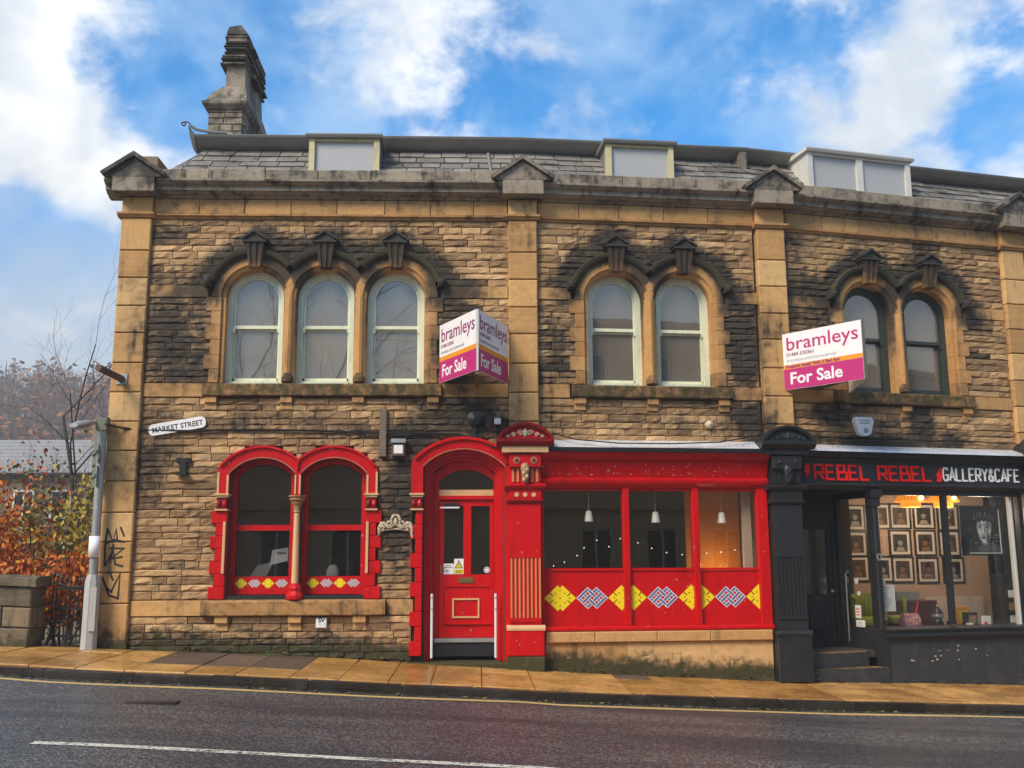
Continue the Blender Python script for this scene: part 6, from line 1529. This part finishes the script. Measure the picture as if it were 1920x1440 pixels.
# a weed at the foot of the wall
u, z = px(0, 505, 1232, .1)
wd = thing('weed', 'small green weed growing at the foot of the wall below the red window', 'weed', (u, -.12, z - .02), 0)
mb = MB(); 
for k in range(14):
    a = rr(0, 6.28); l = rr(.06, .13); h = rr(.03, .1)
    mb.add([(u, -.12, z - .02), (u + l * .5 * cos(a) - .012 * sin(a), -.12 + l * .5 * sin(a) * .6, z - .02 + h), (u + l * cos(a), -.12 + l * sin(a) * .6, z + h * .6), (u + l * .5 * cos(a) + .012 * sin(a), -.12 + l * .5 * sin(a) * .6, z - .02 + h)], [(0, 1, 2, 3)])
obj('leaf_tuft', mb, mat('weed_green', (.14, .22, .05), .6), wd, 0, fix=False)

# ------------------------------------------------------------------ left of the building: lamp post with signs, wall, iron gate
pxx, pyy = -5.44, -.22; zb = G(pxx) - .02
lp = thing('lamp_post', 'grey steel post with a small street lamp, at the corner of the building', 'lamp post', (pxx, pyy, zb))
obj('base_column', MB().lathe(pxx, pyy, [(.115, zb), (.11, zb + .35), (.108, 1.40), (.075, 1.50)], 8), CONC, lp, smooth=30)
obj('access_door', MB().box(pxx + .02, pxx + .105, pyy - .112, pyy - .09, zb + .25, zb + .85), CONC, lp)
obj('pole', MB().lathe(pxx, pyy, [(.062, 1.5), (.060, 3.62)], 12), STEEL, lp, smooth=50)
obj('pole_cap', MB().box(pxx - .075, pxx + .075, pyy - .08, pyy + .08, 3.55, 3.74), GREYSIGN, lp)
la = at_y(180, 792, pyy - .05); lb_ = at_y(140, 797, pyy - .55)
obj('lamp_arm', MB().tube([(pxx, pyy, 3.66), tuple(la), tuple(la.lerp(lb_, .35))], .03, 8), STEEL, lp)
d = (lb_ - la).normalized(); sd_ = Vector((-d.y, d.x, 0)).normalized()
rg = []
for t, w, h in ((.25, .04, .03), (.4, .085, .05), (.8, .10, .055), (1.05, .07, .03)):
    c = la.lerp(lb_, t); rg.append([tuple(c + sd_ * (w * cos(2 * pi * k / 10)) + Vector((0, 0, h * sin(2 * pi * k / 10)))) for k in range(10)])
obj('lamp_head', loft(rg), STEEL, lp, smooth=50)
obj('lamp_glass', loft([[tuple(la.lerp(lb_, t) + sd_ * (w * cos(2 * pi * k / 10)) + Vector((0, 0, -.045 + .02 * sin(2 * pi * k / 10)))) for k in range(10)] for t, w in ((.5, .05), (.95, .05))]), GLASS_DM, lp)
rs = thing('road_sign', 'back of a grey triangular road sign with a small plate under it', 'sign', (pxx, pyy, 3.0))
dirx = Vector((-.45, .89, 0)).normalized(); nn = Vector((dirx.y, -dirx.x, 0))
o_ = Vector((pxx - .02, pyy - .08, 3.02)) - dirx * .08
def plate(pts, t0, t1, m, nm):
    v = [tuple(o_ + dirx * a + Vector((0, 0, b_)) + nn * t) for t in (t0, t1) for a, b_ in pts]; n = len(pts)
    return obj(nm, MB().add(v, [tuple(range(n)), tuple(range(2 * n - 1, n - 1, -1))] + [(i, (i + 1) % n, (i + 1) % n + n, i + n) for i in range(n)]), m, rs)
plate([(0.0, .06), (.66, .06), (.70, .11), (.36, .66), (.30, .66), (-.04, .11)], 0, .012, GREYSIGN, 'triangle_plate')
plate([(.06, -.28), (.60, -.28), (.60, .02), (.06, .02)], 0, .012, GREYSIGN, 'plate')
plate([(.02, .2), (.62, .2), (.62, .24), (.02, .24)], -.025, -.001, GREYSIGN, 'channel'); plate([(.06, -.14), (.60, -.14), (.60, -.1), (.06, -.1)], -.025, -.001, GREYSIGN, 'channel')
pa_, pb_ = at_y(158, 1045, pyy - .09), at_y(182, 1005, pyy - .09)
nt_ = obj('paper_notice', MB().add([(pxx + .085 * sin(a), pyy - .085 * cos(a), z) for z in (pa_.z, pb_.z) for a in [-1.4 + 2.6 * i / 8 for i in range(9)]], [(i, i + 1, i + 10, i + 9) for i in range(8)]), PAPER, None, fix=False, smooth=60, label='white paper notice wrapped round the lamp post', cat='notice')
nt_.modifiers.new('s', 'SOLIDIFY').thickness = .004

WST = stone_mat('dark_boundary_stone', (.14, .11, .07), (.22, .165, .10), (.28, .21, .12), relief=.6, streak=.5)
wl = thing('boundary_wall', 'low dark stone wall with flat coping, left of the iron gate', 'wall', (-9.5, -.03, G(-9.5)))
obj('core', MB().add([(x, y, z) for x in (-16, -6.27) for y, z in ((-.22, G(x) - .1), (.16, G(x) - .1), (.16, 1.33 + (x + 6.3) * -.05), (-.22, 1.33 + (x + 6.3) * -.05))], [(0, 1, 2, 3), (4, 7, 6, 5), (0, 4, 5, 1), (1, 5, 6, 2), (2, 6, 7, 3), (3, 7, 4, 0)]), MORTAR, wl)
def wz(x, t): return G(x) - .05 + (1.335 - .05 * (x + 6.3) - G(x) + .05) * t
rnd = random.Random(3)
def wearcols(mb, s, tone, mlo):
    zs = [v[2] for v in mb.v]; return [(s, max(0, mlo - (v[2] - G(v[0])) * 1.1), tone) for v in mb.v]
for r in range(3):
    x = -16.0
    while x < -6.26:
        l = rnd.uniform(.5, .95); x2 = -6.25 if -6.25 - x - l < .35 else x + l
        mb = MB(); a = .006; w = rnd.uniform(.0, .03)
        z00, z01, z10, z11 = wz(x, r / 3) + a, wz(x, (r + 1) / 3) - a, wz(x2, r / 3) + a, wz(x2, (r + 1) / 3) - a
        k = .018
        mb.add([(x + a, .2, z00), (x2 - a, .2, z10), (x2 - a, .2, z11), (x + a, .2, z01), (x + a, -.25 - w + k, z00), (x2 - a, -.25 - w + k, z10), (x2 - a, -.25 - w + k, z11), (x + a, -.25 - w + k, z01), (x + a + k, -.25 - w, z00 + k), (x2 - a - k, -.25 - w, z10 + k), (x2 - a - k, -.25 - w, z11 - k), (x + a + k, -.25 - w, z01 - k)],
               [(0, 1, 2, 3), (8, 9, 10, 11)] + [(i + o2_, (i + 1) % 4 + o2_, (i + 1) % 4 + 4 + o2_, i + 4 + o2_) for o2_ in (0, 4) for i in range(4)])
        obj('stone', mb, WST, wl, colors=wearcols(mb, .35, rnd.random(), .55)); x = x2
x = -16.0
while x < -6.2:
    l = rnd.uniform(1.0, 1.5); x2 = -6.19 if -6.19 - x - l < .5 else x + l
    zf = lambda X: 1.338 - .05 * (X + 6.3)
    v = []
    for X in (x + .004, x2 - .004):
        for y, dz in ((-.31, .0), (.24, .0), (.24, .11), (.10, .145), (-.17, .145), (-.31, .11)): v.append((X, y, zf(X) + dz))
    mb = MB().add(v, [(0, 1, 2, 3, 4, 5), (11, 10, 9, 8, 7, 6)] + [(i, (i + 1) % 6, (i + 1) % 6 + 6, i + 6) for i in range(6)])
    obj('coping_stone', mb, WST, wl, colors=[(.3, .35, rnd.random())] * 12); x = x2
gt = thing('iron_gate', 'black iron bar gate between the low stone wall and the lamp post', 'gate', (-5.86, .12, G(-5.9)))
gx0, gx1 = -6.12, -5.50
for i in range(11):
    x = gx0 + (gx1 - gx0) * i / 10; zt = 1.42 + .10 * abs(i - 5) / 5 - .04
    obj('bar', MB().tube([(x, .12, G(x) + .05), (x, .12, zt)], .011, 6), IRON, gt)
    obj('finial', MB().lathe(x, .12, [(.004, zt - .01), (.022, zt + .02), (.014, zt + .04), (.003, zt + .09)], 6), IRON, gt)
for z in (.62, 1.0, 1.28): obj('rail', MB().box(gx0, gx1, .105, .135, z, z + .03), IRON, gt)
obj('curved_rail', MB().tube([(gx0 + (gx1 - gx0) * k / 12, .12, 1.32 + .07 * (1 - sin(pi * k / 12))) for k in range(13)], .014, 6), IRON, gt)

# ------------------------------------------------------------------ land, house, woods
def hill_z(x, y):
    if y < 62: b_ = -2.6
    else: b_ = -2.6 + 36 * (1 - cos(min(1, (y - 62) / 150) * pi)) / 2
    return b_ + (2.2 * mnoise.noise((x * .03, y * .03, 3.1)) if y > 50 else 0)
v = []; q = []; nx, ny = 64, 60
xs_ = [-230 + 360 * i / nx for i in range(nx + 1)]; ys_ = [.6 + 330 * (j / ny) ** 1.3 for j in range(ny + 1)]
for y in ys_:
    for x in xs_: v.append((x, y, hill_z(x, y)))
q = [(j * (nx + 1) + i, j * (nx + 1) + i + 1, (j + 1) * (nx + 1) + i + 1, (j + 1) * (nx + 1) + i) for j in range(ny) for i in range(nx)]
obj('hill', MB().add(v, q), HILLM, None, kind='structure', smooth=60, keep=True)
obj('ground', MB().add([(-400, -80, -3.4), (400, -80, -3.4), (400, 420, -3.4), (-400, 420, -3.4)], [(0, 1, 2, 3)]), SOIL, None, kind='structure', keep=True)
obj('garden_ground', MB().add([(x, y, z + .12 * mnoise.noise((x, y, 0))) for y, z in ((.21, .42), (1.5, .45), (4, .35), (8, -.4), (14, -2.7)) for x in [-30 + 24.58 * i / 12 for i in range(13)]], [(j * 13 + i, j * 13 + i + 1, j * 13 + i + 14, j * 13 + i + 13) for j in range(4) for i in range(12)]), HILLM, None, kind='structure', smooth=60, keep=True)

def ray_xy(xp, wy): return at_y(xp, 900, wy).x
hy = 35
hx0, hx1 = ray_xy(-160, hy), ray_xy(168, hy)
hs2 = thing('stone_house', 'distant stone house with a pale grey slate roof behind the autumn shrubs', 'house', ((hx0 + hx1) / 2, hy + 4, -2.6))
ze, zr_ = at_y(60, 884, hy).z, at_y(60, 826, hy + 4).z
obj('wall', MB().box(hx0, hx1, hy, hy + 8, -2.6, ze).prism([(hy, ze + .001), (hy + 8, ze + .001), (hy + 4, zr_ - .15)], 0, .3) if False else MB().box(hx0, hx1, hy, hy + 8, -2.6, ze), FARSTONE, hs2)
for xg in (hx0 + .01, hx1 - .31):
    obj('gable', MB().add([(xg, hy, ze), (xg, hy + 8, ze), (xg, hy + 4, zr_ - .12), (xg + .3, hy, ze), (xg + .3, hy + 8, ze), (xg + .3, hy + 4, zr_ - .12)], [(0, 1, 2), (5, 4, 3), (0, 3, 4, 1), (1, 4, 5, 2), (2, 5, 3, 0)]), FARSTONE, hs2)
rows = 9
for r in range(rows):
    t0, t1 = r / rows, (r + 1.12) / rows; o = .03
    pr = []
    for s in (1, -1):
        f = lambda t: (hy + 4 - s * (4.35 - 4.35 * t), ze - .12 + (zr_ - ze + .12) * t)
        a, c = f(t0), f(min(1, t1))
        mb = MB().add([(hx0 - .2, a[0], a[1] + .09), (hx1 + .2, a[0], a[1] + .09), (hx1 + .2, c[0], c[1] + .03), (hx0 - .2, c[0], c[1] + .03), (hx0 - .2, a[0], a[1]), (hx1 + .2, a[0], a[1]), (hx1 + .2, c[0], c[1] - .05), (hx0 - .2, c[0], c[1] - .05)], [(0, 1, 2, 3), (7, 6, 5, 4), (0, 4, 5, 1), (1, 5, 6, 2), (2, 6, 7, 3), (3, 7, 4, 0)])
        obj('roof_course', mb, FARROOF, hs2)
obj('gutter', MB().box(hx0 - .2, hx1 + .2, hy - .42, hy - .30, ze - .22, ze - .10), IRON, hs2)
obj('chimney', MB().box(hx1 - 1.4, hx1 - .5, hy + 3.6, hy + 4.4, zr_ - .4, zr_ + 1.1), FARSTONE, hs2)
for i in range(4):
    for z in (3.9, 1.4):
        x = hx0 + 1.2 + (hx1 - hx0 - 3) * i / 3
        w = obj('window', MB().box(x, x + 1.0, hy - .06, hy - .0, z, z + .09).box(x, x + 1.0, hy - .06, hy, z + 1.31, z + 1.4).box(x, x + .09, hy - .06, hy, z + .09, z + 1.31).box(x + .91, x + 1.0, hy - .06, hy, z + .09, z + 1.31).box(x + .46, x + .54, hy - .05, hy, z + .09, z + 1.31), WHITE, hs2)
        obj('pane', MB().box(x + .09, x + .91, hy - .03, hy - .005, z + .09, z + 1.31), GLASS_DK if False else IRON, w)

def tree(name, lab, base, h, bark, leafm, n_leaf, ls, spread=.5, depth=4, group=None, seed=1, stems=1, r0=None, lean=(0, 0), low=.3, droop=.0, leaf_lo=0.0):
    """branching stems with tapered limbs; leaves are small faces scattered about the twigs"""
    rnd = random.Random(seed); t = thing(name, lab, 'tree' if 'tree' in name or 'sapling' in name else 'shrub', base, None, group)
    big, fine, tips = MB(), MB(), []
    def grow(p, d, l, r, k):
        pts, rad = [p.copy()], [r]; n = 4
        for i in range(n):
            d = (d + Vector((rnd.gauss(0, .13), rnd.gauss(0, .13), rnd.gauss(.03, .08) - droop))).normalized(); p = p + d * (l / n)
            pts.append(p.copy()); rad.append(r * (1 - .45 * (i + 1) / n))
            if k < depth and (i >= 1 or k > 0):
                for _ in range(1 if rnd.random() < .75 else 2):
                    a = rnd.uniform(0, 2 * pi); ax = d.orthogonal().normalized(); s = Matrix.Rotation(a, 3, d) @ ax
                    nd = (d * rnd.uniform(.55, 1.0) + s * rnd.uniform(.5, 1.0) * (spread * 1.6)).normalized()
                    if k == 0 and (p.z - base[2]) < low * h: continue
                    grow(p.copy(), nd, l * rnd.uniform(.42, .68), rad[-1] * .55, k + 1)
            if k >= depth - 2: tips.append((p.copy(), k))
        (big if k < 2 else fine).tube(pts, rad, 5 if k < 2 else 3, False)
    for s in range(stems):
        a = 2 * pi * s / stems + rnd.uniform(-.4, .4); sp = .0 if stems == 1 else .28
        grow(Vector(base) + Vector((cos(a), sin(a), 0)) * (.12 if stems > 1 else 0), Vector((cos(a) * sp + lean[0], sin(a) * sp + lean[1], 1)).normalized(), h * rnd.uniform(.6, .75), r0 or h * .014, 0)
    obj('trunk', big, bark, t, fix=False, smooth=60)
    if fine.v: obj('twigs' if not n_leaf else 'branches', fine, bark, t, fix=False)
    if n_leaf and tips:
        mb = MB(); cl = []
        tips = [q for q in tips if q[0].z > base[2] + leaf_lo * h] or tips
        clump = [rnd.random() for _ in range(40)]
        for i in range(n_leaf):
            p, k = tips[rnd.randrange(len(tips))]; p = p + Vector((rnd.gauss(0, .10), rnd.gauss(0, .10), rnd.gauss(-.03, .09))) * (1 + h * .1)
            a = Vector((rnd.gauss(0, 1), rnd.gauss(0, 1), rnd.gauss(0, .6))).normalized(); c = a.orthogonal().normalized(); c = Matrix.Rotation(rnd.uniform(0, 6.28), 3, a) @ c; e = a.cross(c); s = ls * rnd.uniform(.6, 1.3)
            mb.add([tuple(p - c * s), tuple(p - e * s * .55), tuple(p + c * s), tuple(p + e * s * .55)], [(0, 1, 2, 3)])
            q = min(1, max(0, rnd.gauss(.5, .25))); cl += [(q, q, q)] * 4
        obj('crown', mb, leafm, t, fix=False, colors=cl)
    return t
def tb(xp, wy, z): return (ray_xy(xp, wy), wy, z)
gr = 'autumn trees and shrubs behind the low wall'
tree('beech_sapling', 'russet leaved sapling behind the left end of the low stone wall', tb(28, 1.6, .4), 2.3, BARK, LEAF_RED, 1300, .045, .42, 3, gr, 5, 3, .022, low=.05)
tree('beech_shrub', 'dense orange and red shrub behind the low wall beside the gate', tb(95, 1.3, .4), 1.15, BARK, LEAF_RED, 2000, .048, .6, 3, gr, 8, 5, .02, low=.0)
tree('beech_shrub', 'low fiery red bush right behind the wall coping at the photo edge', tb(-15, 1.0, .4), 1.15, BARK, LEAF_RED, 1500, .048, .6, 3, gr, 18, 5, .02, low=.0)
tree('gate_shrub', 'russet shrub seen through the bars of the iron gate', tb(135, 1.1, .4), 1.2, BARK, LEAF_RED, 1500, .045, .6, 3, gr, 9, 5, .02, low=.0)
tree('yellow_tree', 'slim tree with sparse yellow leaves beside the lamp post', tb(165, 4.0, .2), 3.1, BARK, LEAF_YEL, 1300, .06, .45, 4, gr, 12, 2, .05, low=.1)
tree('olive_tree', 'tangled olive brown tree in the middle behind the low wall', tb(95, 6.0, -.3), 3.3, BARK, LEAF_OLV, 1300, .05, .55, 4, gr, 14, 3, .05, low=.1)
tree('thicket_shrub', 'brown leafy thicket low down behind the russet sapling', tb(40, 5.0, -.1), 1.7, BARK, LEAF_OLV, 1400, .055, .6, 4, gr, 24, 4, .03, low=.05)
tree('bare_tree', 'tall bare tree with thin spreading branches beside the corner of the building', tb(185, 7.5, -.5), 9.2, BARK, None, 0, .05, .55, 4, gr, 31, 1, .06, low=.25, lean=(-.10, 0))
tree('bare_sapling', 'thin bare sapling rising above the olive tree', tb(110, 9.0, -1.0), 5.2, BARK, None, 0, .05, .45, 4, gr, 33, 2, .05, low=.2)
tree('bare_shrub', 'tangle of bare twigs in front of the middle of the far house wall', tb(75, 7.0, -.6), 3.9, BARK, None, 0, .05, .6, 4, gr, 41, 4, .03, low=.05)
tree('bare_sapling', 'thin bare sapling at the left edge in front of the house roof', tb(20, 8.0, -.8), 4.4, BARK, None, 0, .05, .45, 4, gr, 36, 2, .045, low=.2)
mg = 'brown trees between the house and the hill'
for i, (xp, wy, h, lab) in enumerate(((10, 50, 8.2, 'orange brown tree crown at left above the house roof'), (70, 56, 9.2, 'broad russet tree crown behind the middle of the house roof'), (130, 52, 8.6, 'brown tree crown behind the right end of the house roof'), (185, 60, 9.5, 'greyish brown tree crown behind the corner pilaster'), (-60, 54, 9, 'brown tree crown beyond the left photo edge'))):
    tree('autumn_tree', lab, tb(xp, wy, -2.6), h, BARK, (LEAF_OLV, LEAF_RED, LEAF_RED, LEAF_OLV, LEAF_OLV)[i], 5200, .115, .6, 4, mg, 50 + i, 1, .16, low=.1)
# far woodland on the hill: one mass
rnd = random.Random(77); mb = MB(); cl = []
for _ in range(2100):
    y = 66 + 170 * rnd.random() ** .8; x = -y * rnd.uniform(.18, .80) - 2 if _ < 1500 else y * rnd.uniform(.1, .62)
    z = hill_z(x, y) - .3; h = rnd.uniform(7, 13); w = h * rnd.uniform(.28, .42); t = rnd.random() ** 1.2; n = 44
    for k in range(n):
        a = rnd.uniform(0, 2 * pi); f = rnd.uniform(.25, 1.0); rr2 = w * sqrt(rnd.random()) * sin(pi * min(1, f * .86 + .1)) ** .6
        p = Vector((x + rr2 * cos(a), y + rr2 * sin(a), z + h * f)); b0 = Vector((x + rr2 * .3 * cos(a), y + rr2 * .3 * sin(a), z + h * max(.1, f - .35)))
        s = Vector((-sin(a), cos(a), rnd.uniform(-.5, .5))) * rnd.uniform(.10, .35)
        if k % 3 == 0: s2 = rnd.uniform(.3, .6); d = Vector((rnd.gauss(0, 1), rnd.gauss(0, .6), rnd.gauss(0, .7))).normalized(); mb.add([tuple(p - d * s2), tuple(p + s * 2), tuple(p + d * s2), tuple(p - s * 2)], [(0, 1, 2, 3)]); m_ = 4
        else: mb.add([tuple(b0 - s * .4), tuple(b0 + s * .4), tuple(p)], [(0, 1, 2)]); m_ = 3
        q = min(1, max(0, t + rnd.gauss(0, .12))); cl += [(q, q, q)] * m_
    mb.add([(x - .12, y, z), (x + .12, y, z), (x, y, z + h)], [(0, 1, 2)]); cl += [(.1, .1, .1)] * 3
obj('far_woodland', mb, WOODS, None, fix=False, colors=cl, kind='stuff')

# ------------------------------------------------------------------ across the street, behind the camera: what the glass reflects
for (bx0, bx1, hh, lab) in ((1.5, 52, 10.8, 'tall plain stone building across the street, reflected in the shop glass'), (-26, 1.2, 6.2, 'low plain stone building across the street, reflected in the red windows')):
    op = thing('opposite_building', lab, 'building', ((bx0 + bx1) / 2, -24, -.3))
    oh = []; n = int((bx1 - bx0) / 2.5)
    for i in range(n):
        x = bx0 + .8 + i * 2.5
        for z in (1.0, 4.4, 7.6):
            if z + 2 < hh: oh.append([(x, z), (x + 1.25, z), (x + 1.25, z + 1.9), (x, z + 1.9)])
    obj('wall', MB().prism([(bx0, -1), (bx1, -1), (bx1, hh), (bx0, hh)], -21.3, -20.9, oh), OPPST, op)
    obj('core', MB().box(bx0, bx1, -29, -21.31, -1, hh - .1), DARKROOM, op)
    for z in (3.6, hh - .3): obj('string_course', MB().box(bx0 - .05, bx1 + .05, -20.89, -20.7, z, z + .25), OPPST, op)
    for h in oh:
        a, z = h[0]; c, zt = h[2]
        obj('window', MB().box(a, c, -21.1, -21.0, z, z + .08).box(a, c, -21.1, -21.0, zt - .08, zt).box(a, a + .08, -21.1, -21.0, z + .08, zt - .08).box(c - .08, c, -21.1, -21.0, z + .08, zt - .08).box((a + c) / 2 - .03, (a + c) / 2 + .03, -21.1, -21.0, z + .08, zt - .08), WHITE, op)
for k, (x, y, h, s) in enumerate(((-7, -32, 15, 61), (-2.2, -31, 14, 62), (-13, -33, 14, 63), (-4.6, -36, 16, 64))):
    tree('street_tree', ('bare tree behind the low building across the street, second from the left', 'bare tree behind the low building across the street, nearest the tall building', 'bare tree behind the low building across the street, leftmost', 'tallest bare tree behind the low building across the street')[k], (x, y, -.2), h, BARK, None, 0, .05, .55, 4, 'bare trees across the street', s, 1, .24, low=.25)

# ------------------------------------------------------------------ damp air
hz, nt = base_mat('mist')
pv = N(nt, 'VolumePrincipled', {'Color': (.97, .95, .92, 1), 'Density': .0019, 'Anisotropy': .2})
N(nt, 'OutputMaterial', {'Volume': pv.outputs[0]})
obj('haze', MB().box(-262, 262, -60, 345, -4.6, 58), hz, None, kind='stuff', keep=True)
